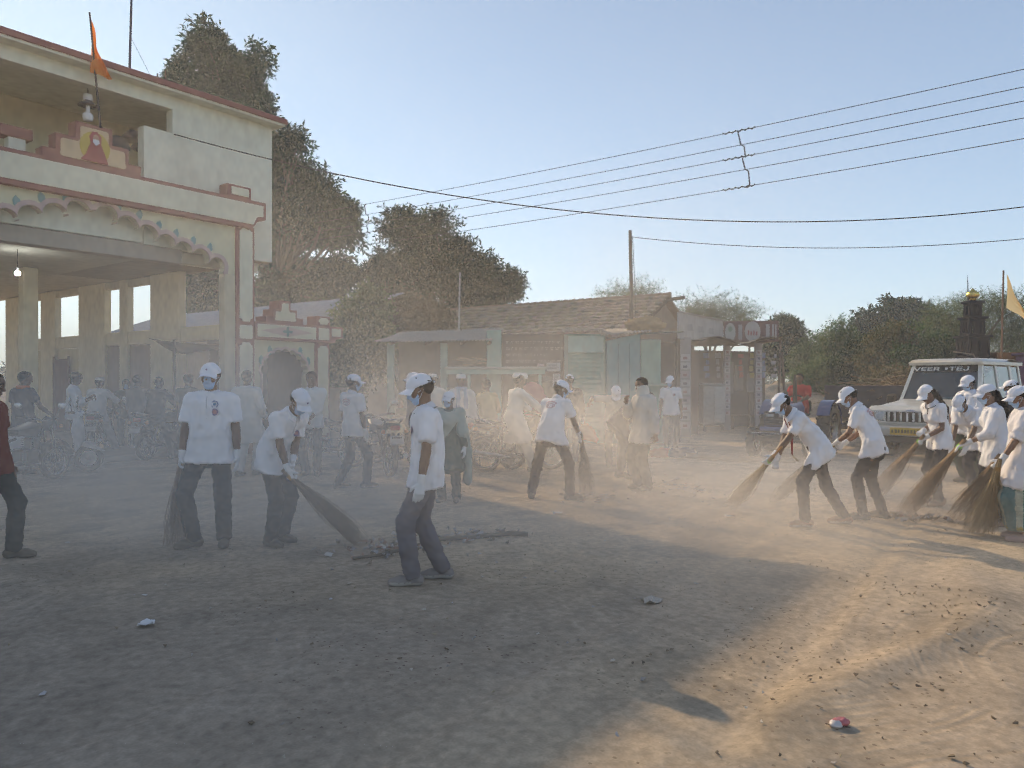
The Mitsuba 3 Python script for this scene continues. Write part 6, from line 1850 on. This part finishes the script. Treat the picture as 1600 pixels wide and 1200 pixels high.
# --- front left
p = person('man in white polo and blue mask standing front-on with a broom hanging down', (-2.96, 7.55), 176, 1.78, lh=None, rh=None, lfoot=(-.13, .02, -14), rfoot=(.15, .05, 42), hands=(25, 55), look=(2, 0), print_='front', wide=1.08, leg_col=(.03, .029, .028), shoe=(.05, .045, .04), loose=1.06, elb=((-.6, -.6, 0), (.6, -.5, 0)))
q = p.palm[1]
broom('upright broom of brown sticks hanging beside the front left man', q + [0, 0, .02], (q[0] - .02, q[1] - .05, .02), fan=.085, n=150, seed=1, cols=((.22, .13, .09), (.36, .24, .17)), droop=0, flat_dir=(0, 1, 0))
p = person('boy in white polo and cap bending over a long broom', (-2.36, 7.6), 118, 1.64, lean=20, bow=22, look=(38, 8), rh=(.10, .30, .72), lh=(.02, .27, .84), hands=(70, 70), lfoot=(-.14, -.02, 0), rfoot=(.10, .06, 8), print_='one', leg_col=(.032, .03, .03), elb=((-.3, -.5, -.6), (.5, -.6, -.2)))
broom('long broom with an orange grip sweeping litter left of centre', p.palm[1], (-1.50, 7.5, .06), fan=.13, n=180, seed=2, band=(.55, .27, .05), cols=((.24, .17, .11), (.36, .26, .16)), droop=.02)
# --- the walking man in the centre
p = person('man in white polo and grey trousers walking left across the centre', (-.68, 6.15), -98, 1.66, lean=-2, bow=6, look=(14, -4), lfoot=(-.09, .12, 0), rfoot=(.11, -.13, 4), rh=None, lh=(-.30, .06, .80), hands=(22, 30), piping=True, leg_col=(.20, .18, .19), skin=(.20, .10, .055), shoe=(.24, .22, .23), sole=(.4, .39, .38), wide=1.02, loose=1.04, print_='one', elb=((-.4, -.8, 0), (.3, -.9, 0)))
# --- middle distance, left to right
person('man in rust red shirt and dark trousers cut by the left edge', (-4.67, 6.85), 82, 1.68, shirt='tee', shirt_col=(.19, .055, .038), cap=False, mask=False, glove=(0, 0), leg_col=(.05, .052, .045), lfoot=(-.1, .16, 0), rfoot=(.1, -.16, 0), shoe=(.05, .045, .04), look=(8, 0), loose=1.05, wide=1.05)
person('man in slate grey shirt with an orange neck scarf seen from behind', (-8.5, 13.35), 18, 1.78, shirt='tee', shirt_col=(.075, .072, .085), cap=False, mask=False, glove=(0, 0), leg_col=(.025, .028, .038), scarf=(.55, .16, .05), rh=(.30, .30, 1.02), look=(10, 30), wide=1.05)
person('man in untucked white shirt looking down at his phone by the temple columns', (-8.85, 15.5), 72, 1.80, shirt='shirt', shirt_col=(.72, .75, .80), cap=False, mask=False, glove=(0, 0), leg_col=(.05, .045, .045), lh=(-.06, .30, 1.30), rh=(.10, .32, 1.26), hands=(60, 60), look=(22, 0), hem=.10)
person('man in white kurta and round cap sitting astride a motorbike by the temple', (-9.12, 16.85), 0, 1.72, shirt='kurta', shirt_col=(.72, .73, .75), hem=.22, sleeve=1.2, cap=False, hat='round', mask=False, glove=(0, 0), legs='pajama', leg_col=(.40, .40, .42), seat=.90, lfoot=(-.36, .14, -10), rfoot=(.34, .20, 10), lh=(-.36, .48, 1.03), rh=(.38, .48, 1.05), lean=12, hands=(60, 60))
person('dim figure in olive clothes with a pale blue mask beside the motorbikes', (-9.0, 17.9), 150, 1.66, shirt='shirt', shirt_col=(.13, .12, .08), cap=False, mask=True, glove=(0, 0), leg_col=(.10, .10, .08))
person('man in grey shirt and white pajama standing in the dust', (-8.45, 17.3), 12, 1.74, shirt='shirt', shirt_col=(.24, .23, .22), cap=False, mask=False, glove=(0, 0), legs='pajama', leg_col=(.56, .57, .60))
person('dark clothed man astride the motorbike with the red tail light', (-7.45, 16.0), 14, 1.72, shirt='jacket', shirt_col=(.04, .04, .05), cap=False, mask=False, glove=(0, 0), leg_col=(.04, .035, .035), seat=.90, lfoot=(-.36, .10, -10), rfoot=(.36, .10, 10), lh=(-.30, .50, 1.04), rh=(.32, .50, 1.04), lean=12)
person('man in faded grey-green shirt seen from behind under the awning', (-6.75, 16.0), 8, 1.76, shirt='shirt', shirt_col=(.20, .195, .165), sleeve=.7, cap=False, mask=False, glove=(0, 0), leg_col=(.065, .05, .045))
person('grey-haired man in long white kurta walking away by the temple pillar', (-4.56, 13.2), 8, 1.80, shirt='kurta', shirt_col=(.72, .75, .76), hem=.36, cap=False, mask=False, glove=(0, 0), legs='pajama', leg_col=(.62, .63, .63), hair_col=(.10, .095, .09), rh=(.24, .16, 1.0), lfoot=(-.08, -.12, 0), rfoot=(.12, .1, 5), look=(4, -10))
person('man in white shirt with folded hands facing the camera by the gateway', (-3.45, 13.2), 178, 1.78, shirt='shirt', shirt_col=(.74, .76, .75), cap=False, mask=False, glove=(0, 0), leg_col=(.055, .052, .05), lh=(-.02, .20, .98), rh=(.06, .22, 1.0), hd=((.5, .3, -.5), (-.6, .3, -.4)), hands=(35, 35), hair_col=(.06, .03, .02), shoe=(.16, .11, .08), skin=(.16, .075, .045))
person('man in white polo and cap striding away to the right near the gateway', (-2.40, 11.55), 48, 1.70, look=(2, 22), twist=-8, lfoot=(-.13, -.16, 10), rfoot=(.13, .16, 20), rh=(.22, .10, .80), print_='back', leg_col=(.05, .045, .043), shoe=(.05, .05, .05), sole=(.55, .53, .5))
person('man in cap and blue mask facing left in front of the open stall', (-1.74, 13.7), -105, 1.76, shirt='shirt', shirt_col=(.10, .11, .15), leg_col=(.05, .05, .05), look=(4, 0), glove=(0, 0))
person('man in white shirt and box cap with hands on hips behind the walking man', (-1.55, 15.0), -28, 1.76, shirt='shirt', sleeve=.8, shirt_col=(.72, .71, .66), cap=False, hat='round', mask=False, glove=(0, 0), leg_col=(.2, .17, .13), rh=(.24, .05, 1.02), lh=(-.24, .05, 1.02), elb=((-1, -.3, 0), (1, -.3, 0)))
person('woman in green tunic with a pale green shawl, cap and mask', (-.83, 10.2), -168, 1.46, female=True, shirt='kurta', shirt_col=(.13, .16, .13), hem=.44, legs='pajama', leg_col=(.12, .13, .115), loose=.92, duppatta=(.42, .47, .42), lh=(-.24, .08, .62), hands=(25, 25), look=(6, 15), shoe=(.1, .08, .07), mask=True)
person('man in white kurta with a blue striped scarf standing in the bright dust', (-.93, 14.0), 168, 1.74, shirt='kurta', shirt_col=(.74, .72, .67), hem=.25, cap=False, hat='round', mask=False, glove=(0, 0), legs='trousers', leg_col=(.15, .12, .10), scarf=(.42, .48, .60, 1))
person('seated person in pale yellow clothes riding pillion with back turned', (-.45, 14.5), -28, 1.62, female=True, shirt='kurta', shirt_col=(.56, .46, .24), hem=.22, cap=False, mask=False, glove=(0, 0), legs='pajama', leg_col=(.55, .50, .36), seat=.88, lfoot=(-.34, .2, -10, .1), rfoot=(.34, .15, 10, .1), lh=(-.34, .42, 1.02), rh=(.2, .3, 1.0), look=(4, -20), lean=6)
person('man in white kurta and boat cap sitting on a motorbike facing right', (.03, 13.75), 62, 1.74, shirt='kurta', shirt_col=(.76, .74, .68), hem=.42, cap=False, hat='boat', mask=False, glove=(0, 0), legs='pajama', leg_col=(.58, .56, .5), seat=.92, lfoot=(-.36, .10, -10), rfoot=(.38, .18, 12), lh=(-.26, .52, 1.04), rh=(.28, .52, 1.04), lean=10, look=(4, 0))
p = person('man in white polo and cap seen from behind sweeping to the right', (.52, 10.4), 22, 1.64, lean=14, bow=10, side=6, twist=18, look=(14, 52), lfoot=(-.26, -.04, -20), rfoot=(.26, .06, 50), rh=(.36, .34, .72), lh=(-.02, .42, .92), hands=(70, 70), print_='back', leg_col=(.065, .045, .04), shoe=(.08, .055, .045), wide=1.06)
broom('short dark broom of the man sweeping with his back turned', p.palm[1] + [0, 0, .02], (1.08, 11.1, .05), fan=.10, n=110, seed=4, cols=((.16, .11, .08), (.26, .18, .12)), droop=.02)
p = person('man in dark navy tunic and white cap seen from behind by the green kiosk', (1.15, 15.35), 6, 1.74, shirt='kurta', shirt_col=(.045, .042, .05), hem=.22, sleeve=1.9, leg_col=(.10, .075, .06), mask=False, rh=(.27, .06, .86), hands=(40, 60), glove=(False, True), hair=True)
q = p.palm[1]
single('orange_bag', wrinkled(hull([q + d for d in ((0, 0, .03), (-.10, .02, -.12), (.22, .03, -.16), (-.02, .0, -.34), (.26, 0, -.42), (.06, .06, -.3), (.1, -.05, -.25), (.3, .02, -.36))]).subdivide().subdivide().subdivide(), .03, (9, 9, 9), 4), 'm_cloth', (.50, .13, .06), 50, 'orange cloth bag dangling from the hand of the man in navy', 'bag')
person('man in white shirt and cap bowing forward with one arm stretched to the left', (1.95, 14.6), 184, 1.70, lean=28, bow=20, look=(58, 0), shirt='shirt', sleeve=.8, shirt_col=(.58, .56, .50), rh=(.48, .34, 1.22), lh=(-.22, .30, .62), leg_col=(.11, .09, .08), glove=(True, False), mask=True)
person('man in dark blue shirt stooping low to gather rubbish', (1.88, 12.8), 78, 1.70, lean=46, bow=20, shirt='shirt', sleeve=.9, shirt_col=(.055, .06, .085), cap=False, mask=False, glove=(0, 0), leg_col=(.06, .055, .06), lh=(-.10, .62, .52), rh=(.12, .58, .50), look=(50, 0), lfoot=(-.14, -.04, 0), rfoot=(.14, .06, 0), pel=(0, -.12))
person('person in white jacket with a white scarf over the face', (1.95, 11.4), -118, 1.66, shirt='jacket', shirt_col=(.60, .58, .53), hem=.20, cap=False, mask=False, face_cloth=(.66, .64, .58), glove=(0, 0), legs='pajama', leg_col=(.09, .078, .055), rh=(.06, .26, 1.30), lh=(-.26, -.02, .82), hands=(50, 20), look=(12, 0), female=True, wide=1.1, shoe=(.16, .14, .11))
person('man in white polo and cap looking left in front of the tea stall post', (3.85, 18.6), 188, 1.74, look=(16, 34), print_='one', leg_col=(.10, .085, .07), glove=(0, 0), mask=True)
# --- the driver
dp = TRM @ np.array([0, 1.9, 0, 1])
person('man in bright red shirt sitting on the tractor', (dp[0], dp[1]), 36 + 180, 1.70, shirt='tee', shirt_col=(.50, .05, .04), cap=False, mask=False, glove=(0, 0), leg_col=(.05, .05, .06), seat=.98, lfoot=(-.24, .40, 0, .56), rfoot=(.24, .40, 0, .56), lh=(-.16, .42, 1.20), rh=(.16, .42, 1.20), hands=(65, 65), look=(5, 0), sleeve=.85, wide=1.1)
# --- the sweepers on the right
p = person('woman in white polo and cap lunging left with a broom', (3.42, 8.55), -93, 1.66, female=True, lean=34, bow=14, look=(34, -4), rfoot=(.10, -.34, 6), lfoot=(-.10, .20, -4), rh=(.10, .46, .66), lh=(-.12, .62, .72), hands=(40, 70), leg_col=(.06, .05, .05), braid=False, shoe=(.30, .12, .07), sole=(.5, .45, .4), lanyard=True, loose=.9, elb=((0, -.2, -1), (.4, -.7, -.3)), skin=(.20, .115, .07))
g = p.palm[0]
broom('thin straw broom with a green sleeve reaching far left of the lunging woman', g, (2.72, 9.5, .10), fan=.085, n=150, seed=5, band=(.20, .60, .06), cols=((.36, .27, .14), (.50, .39, .22)), tail=.12, droop=.02, stick=.25)
p = person('girl in white polo and cap sweeping with her back half turned', (4.22, 8.95), -58, 1.60, female=True, lean=16, bow=14, look=(30, -18), rfoot=(.14, -.08, 30), lfoot=(-.13, .10, -10), lh=(-.05, .40, .88), rh=(.06, .34, .86), hands=(70, 70), print_='back', loose=.92, leg_col=(.055, .047, .045), wide=1.1, elb=((-.7, -.4, -.4), (.6, -.6, -.4)), skin=(.22, .10, .06), shoe=(.03, .03, .03))
broom('dark broom held low by the girl with her back turned', p.palm[0], (3.50, 10.2, .06), fan=.10, n=120, seed=6, cols=((.12, .09, .06), (.22, .16, .10)), droop=.02)
p = person('woman in white polo with dark hair tied back holding a broom in both hands', (5.58, 10.0), -98, 1.60, female=True, lean=7, bow=14, look=(34, -6), lh=(-.05, .26, .88), rh=(.05, .22, .96), hands=(70, 70), rfoot=(.10, -.06, 20), lfoot=(-.10, .10, -10), leg_col=(.035, .033, .035), loose=.92, braid=True, piping=True, mask=False, shoe=(.14, .06, .045), skin=(.17, .09, .06), elb=((-.4, -.8, -.3), (.5, -.9, -.1)))
broom('brown broom with a green sleeve swinging below the woman with tied hair', p.palm[0], (5.02, 10.6, .05), fan=.12, n=170, seed=7, band=(.20, .62, .06), cols=((.26, .17, .10), (.42, .29, .17)), droop=.02)
person('heavy man in white polo and dark green trousers standing before the jeep', (7.28, 12.2), -106, 1.70, belly=.085, wide=1.2, look=(18, 0), leg_col=(.035, .05, .032), rh=(.26, .12, .80), lh=(-.2, .2, .86), hands=(20, 20), skin=(.17, .09, .055), loose=1.08)
person('person bowing so that only a white cap shows between the sweepers on the right', (6.55, 10.7), -112, 1.60, female=True, lean=34, bow=20, look=(46, 0), lh=(-.1, .5, .6), rh=(.1, .5, .6), leg_col=(.04, .04, .05))
p = person('woman in loose white top with long hair gripping a broom near the right edge', (5.44, 8.6), -72, 1.58, female=True, shirt='shirt', sleeve=1.45, hem=.20, shirt_col=(.70, .71, .76), look=(12, -8), lean=4, bow=6, rh=(.16, -.06, .70), lh=(-.14, .34, .92), hands=(22, 70), legs='leggings', leg_col=(.025, .025, .028), braid=True, wide=1.08, skin=(.24, .13, .08), shoe=(.3, .2, .2))
broom('broom with a bright green sleeve slanting down from the woman with long hair', p.palm[0], (4.78, 9.3, .05), fan=.13, n=200, seed=8, band=(.22, .66, .06), cols=((.26, .17, .10), (.44, .31, .18)), droop=.03)
person('person in white cap and dark top behind the women at the right edge', (7.75, 11.9), -30, 1.62, shirt='shirt', shirt_col=(.05, .05, .055), leg_col=(.05, .05, .05))
p = person('woman in white top and printed green skirt at the right edge', (5.16, 7.75), -66, 1.56, female=True, shirt='polo', sleeve=.95, hem=.34, shirt_col=(.72, .70, .72), loose=1.1, legs='skirt', leg_col=(.10, .17, .17), look=(16, -6), lh=(-.22, .22, .82), rh=(.2, .1, .78), hands=(70, 30), wide=1.12, shoe=(.34, .22, .24), skin=(.25, .13, .08))
broom('bushy straw broom standing upright at the right edge', p.palm[0] + [0, 0, -.02], (4.92, 8.05, .03), fan=.17, n=230, seed=9, cols=((.36, .26, .14), (.56, .43, .25)), droop=.03, flat_dir=(0, 1, 0))
broom('dark bushy broom behind the straw broom at the right edge', (5.32, 8.45, .72), (4.98, 8.6, .04), fan=.12, n=130, seed=10, cols=((.18, .12, .07), (.30, .2, .12)), droop=.02, flat_dir=(0, 1, 0))
person('person just past the right edge of whom only a pink shoe shows', (4.86, 6.45), -74, 1.62, female=True, shirt='polo', leg_col=(.10, .2, .2), lfoot=(-.12, .26, 0), rfoot=(.10, -.06, 10), shoe=(.46, .27, .30), sole=(.5, .4, .4))


# ---------------------------------------------------------------- litter and small things
rng = np.random.default_rng(77)


def flake(rng, x, y, r, up=.012):
    n = rng.integers(4, 7)
    a = np.sort(rng.uniform(0, 2 * np.pi, n))
    z = float(ground_z(x, y))
    p = np.stack([x + r * np.cos(a) * rng.uniform(.5, 1.2, n), y + r * np.sin(a) * rng.uniform(.5, 1.2, n), z + .004 + rng.uniform(0, up, n)], 1)
    return hull(np.vstack([p, p + [0, 0, .003]])) if n > 3 else None


def scatter(name, label, cat_, spots, cols, rmin, rmax, up=.02):
    ms, cs = [], []
    for x, y in spots:
        m = flake(rng, x, y, rng.uniform(rmin, rmax), up)
        ms.append(m)
        cs.append(np.tile(np.array(cols[rng.integers(len(cols))]) * rng.uniform(.7, 1.15), (len(m.vertices), 1)))
    single(name, cat(ms), 'm_matte', np.vstack(cs), False, label, cat_, kind='stuff')


def blob(cx, cy, sx, sy, n):
    return [(cx + rng.normal(0, sx), cy + rng.normal(0, sy)) for _ in range(n)]


PAPER, TRASH, EARTH = [(.6, .6, .6), (.5, .52, .56), (.62, .58, .5)], [(.5, .5, .52), (.25, .2, .15), (.35, .15, .1), (.3, .3, .34), (.12, .1, .08)], [(.16, .12, .08), (.11, .085, .06), (.22, .16, .1)]
scatter('litter_heap', 'swept heap of scraps beside the bent pole in the centre', 'litter', blob(-1.15, 7.35, .28, .22, 130) + blob(-.5, 7.9, .3, .18, 70), PAPER + TRASH, .015, .05, .04)
scatter('litter_heap', 'small heap of rubbish swept up near the girl on the right', 'litter', blob(4.72, 9.0, .16, .13, 90), PAPER + TRASH + EARTH, .015, .05, .05)
scatter('litter_heap', 'loose scraps behind the man sweeping with his back turned', 'litter', blob(1.05, 10.6, .3, .3, 60) + blob(2.5, 11.6, .35, .5, 60), PAPER + TRASH, .02, .055, .03)
scatter('clods', 'dark clods and leaf crumbs scattered over the dirt', 'clods', [(rng.uniform(-6, 7), 2.6 + 9 * rng.random() ** 1.3) for _ in range(150)] + blob(5.4, 8.6, .6, .35, 60) + blob(3.0, 5.4, .25, .6, 110) + blob(1.8, 4.4, .8, .8, 90), EARTH, .005, .017, .014)
scatter('chips', 'pale chips and straw bits scattered over the dirt', 'chips', [(rng.uniform(-7, 7), 2.6 + 11 * rng.random() ** 1.2) for _ in range(110)], PAPER + [(.4, .34, .22)], .006, .018, .015)
scatter('pale_litter', 'small pale scraps lying about on the left side of the ground', 'litter', [(rng.uniform(-4.5, 1.5), rng.uniform(3.4, 9.5)) for _ in range(46)], PAPER + [(.42, .40, .38)], .008, .024, .015)
scraps = [(-2.95, 4.0, .05, (.6, .6, .62), 'torn white paper scrap lying low in the left foreground'), (-2.4, 5.02, .05, (.62, .62, .62), 'crumpled white paper in the left middle ground'), (.55, 9.2, .06, (.6, .58, .55), 'pale paper scrap right of the centre man'), (2.55, 9.0, .06, (.58, .56, .54), 'pale paper scrap below the straw broom'), (1.02, 5.62, .07, (.46, .42, .36), 'pale flattened packet in the shade')]
for x, y, r, c, lb in scraps:
    q = [np.array([x + dx * r, y + dy * r, float(ground_z(x, y)) + .003 + (.03 * rng.random() if max(abs(dx), abs(dy)) > .6 else .004)]) for dx in (-1, -.35, .3, 1) for dy in (-.8, -.2, .25, .8)]
    fq = np.array([[i * 4 + j, i * 4 + 4 + j, i * 4 + 5 + j, i * 4 + 1 + j] for i in range(3) for j in range(3)])
    vq = np.array(q) + np.c_[rng.normal(0, .18 * r, (16, 2)), rng.uniform(0, .012, 16)]
    single('paper_scrap', (np.vstack([vq, vq + [0, 0, .002]]), np.vstack([fq[:, ::-1], fq + 16])), 'm_plain', c, False, lb, 'litter')
z = float(ground_z(1.52, 3.56))
sl = Thing('wrapper', 'red and white plastic wrapper lying in the foreground dirt', 'litter', None, place(1.52, 3.56, 70, z))
sl.part('foil', wrinkled(trimesh.creation.icosphere(3, 1).apply_scale((.028, .052, .016)).apply_translation((0, 0, .016)), .008, (30, 30, 30), 3), 'm_paint', (.55, .05, .09), True)
sl.part('white_band', wrinkled(trimesh.creation.icosphere(3, 1).apply_scale((.025, .03, .0165)).apply_translation((.008, -.028, .015)), .006, (30, 30, 30), 4), 'm_paint', (.65, .62, .62), True)
P_ = [(-1.42, 6.85), (-1.2, 6.98), (-.95, 7.3), (-.72, 7.62), (-.4, 7.78), (0, 7.85), (.16, 7.88)]
single('bent_pole', tube([(x, y, float(ground_z(x, y)) + .03 + .012 * math.sin(3 * i)) for i, (x, y) in enumerate(P_)], [.014, .017, .020, .022, .024, .025, .026], 8), 'm_matte', (.10, .085, .07), 40, 'long dark bent pole lying on the ground behind the walking man', 'pole')
S_ = [(3.65, 16.2), (4.2, 15.6), (4.8, 15.2), (5.5, 14.9)]
single('pale_pole', tube([(x, y, float(ground_z(x, y)) + .06) for x, y in S_], [.06, .06, .05, .03], 8), 'm_matte', (.42, .34, .22), 40, 'pale curved log lying on the road before the tractor', 'log')
cl = Thing('clothes_heap', 'red and dark cloth heap on the ground beside the tea stall', 'cloth')
cl.part('red_cloth', wrinkled(trimesh.creation.icosphere(3, 1).apply_scale((.24, .16, .10)).apply_translation((3.2, 16.4, .08)), .06, (7, 7, 7), 3), 'm_cloth', (.40, .10, .05), True)
cl.part('dark_cloth', wrinkled(trimesh.creation.icosphere(3, 1).apply_scale((.30, .16, .11)).apply_translation((3.62, 16.3, .08)), .06, (7, 7, 7), 5), 'm_cloth', (.10, .10, .13), True)
pk = Thing('pink_sack', 'pink sack propped against the notice wall behind the seated man', 'sack')
pk.part('sack', wrinkled(trimesh.creation.icosphere(3, 1).apply_scale((.30, .18, .42)).apply_translation((.52, 19.3, 1.15)), .07, (5, 5, 5), 6), 'm_cloth', (.50, .17, .18), True)
pk.part('crate', cbox((.15, 19.1, 0), (.9, 19.5, .75), .02), 'm_matte', (.14, .10, .07))

# ---------------------------------------------------------------- dust in the air
BX0, BX1, BY0, BY1, BZ0, BZ1 = -12.5, 9.5, 3.4, 23.2, -.6, 5.2
nx, nyy, nz = 72, 64, 28
X, Y, Z = np.meshgrid(np.linspace(BX0, BX1, nx), np.linspace(BY0, BY1, nyy), np.linspace(BZ0, BZ1, nz), indexing='ij')
N1 = meshkit.fbm(np.stack([X * .42, Y * .42, Z * .6], -1), 4, 11)
N2 = meshkit.fbm(np.stack([X * .9 + 3, Y * .9, Z * 1.0], -1), 3, 15)


def puff(cx, cy, cz, rx, ry, rz, a):
    return a * np.exp(-((X - cx) / rx) ** 2 - ((Y - cy) / ry) ** 2 - (np.maximum(0, Z - cz) / rz) ** 2)


D = .020 * np.exp(-np.maximum(0, Z) / 3.0) * np.clip((6.5 - X) / 5, .15, 1)
D += puff(-4.0, 9.5, .2, 5.0, 4.5, 1.7, .078)
D += puff(-.8, 11.5, .2, 2.4, 2.6, 1.3, .10)
D += puff(2.2, 13.0, .2, 2.0, 3.2, 1.3, .065)
D += puff(2.6, 8.8, .1, 1.6, 1.6, .55, .14)
D += puff(-2.0, 7.0, .0, 3.8, 2.4, .9, .105)
D += puff(1.2, 8.6, .0, 2.6, 2.0, .6, .10)
D += puff(4.6, 9.2, .0, .9, .9, .35, .10)
for bx_, by_, am in ((-1.5, 7.5, .12), (1.1, 11.1, .16), (2.7, 9.5, .22), (3.5, 10.2, .15), (5.0, 10.6, .12), (4.8, 9.3, .12), (4.9, 8.1, .06)):
    D += puff(bx_, by_, .05, .75, .7, .42, am)
D *= 1 - .75 * np.clip((Y - 16) / 3, 0, 1)
D = np.clip(1.5 * D * (.15 + 2.1 * np.clip((N1 - .34) / .28, 0, 1) ** 1.5) * (.6 + .8 * N2), 0.0022, .34)
edge = np.minimum.reduce([(X - BX0) / 1.5, (BX1 - X) / 1.5, (Y - BY0) / 1.2, (BY1 - Y) / 1.5, (BZ1 - Z) / 1.2])
D = .0021 + (D - .0021) * np.clip(edge, 0, 1)
scene['dust_medium'] = {'type': 'heterogeneous', 'albedo': {'type': 'constvolume', 'value': rgb(.975, .942, .90)},
                        'sigma_t': {'type': 'gridvolume', 'grid': mi.VolumeGrid(np.ascontiguousarray(D.transpose(2, 1, 0), dtype=np.float32)),
                                    'to_world': T4().translate([BX0, BY0, BZ0]).scale([BX1 - BX0, BY1 - BY0, BZ1 - BZ0])},
                        'scale': 1.0, 'phase': {'type': 'hg', 'g': .4}}
scene['dust_cloud'] = {'type': 'cube', 'bsdf': {'type': 'ref', 'id': 'm_air'}, 'interior': {'type': 'ref', 'id': 'dust_medium'}, 'exterior': {'type': 'ref', 'id': 'air'},
                       'to_world': T4().translate([(BX0 + BX1) / 2, (BY0 + BY1) / 2, (BZ0 + BZ1) / 2]).scale([(BX1 - BX0) / 2, (BY1 - BY0) / 2, (BZ1 - BZ0) / 2])}
lab('dust_cloud', 'brown dust raised by the brooms drifting over the ground', kind='stuff')
scene['haze'] = {'type': 'cube', 'bsdf': {'type': 'ref', 'id': 'm_air'}, 'interior': {'type': 'ref', 'id': 'air'},
                 'to_world': T4().translate([0, 125, 7.5]).scale([260, 175, 8.6])}
lab('haze', 'thin morning haze over the village', kind='stuff')
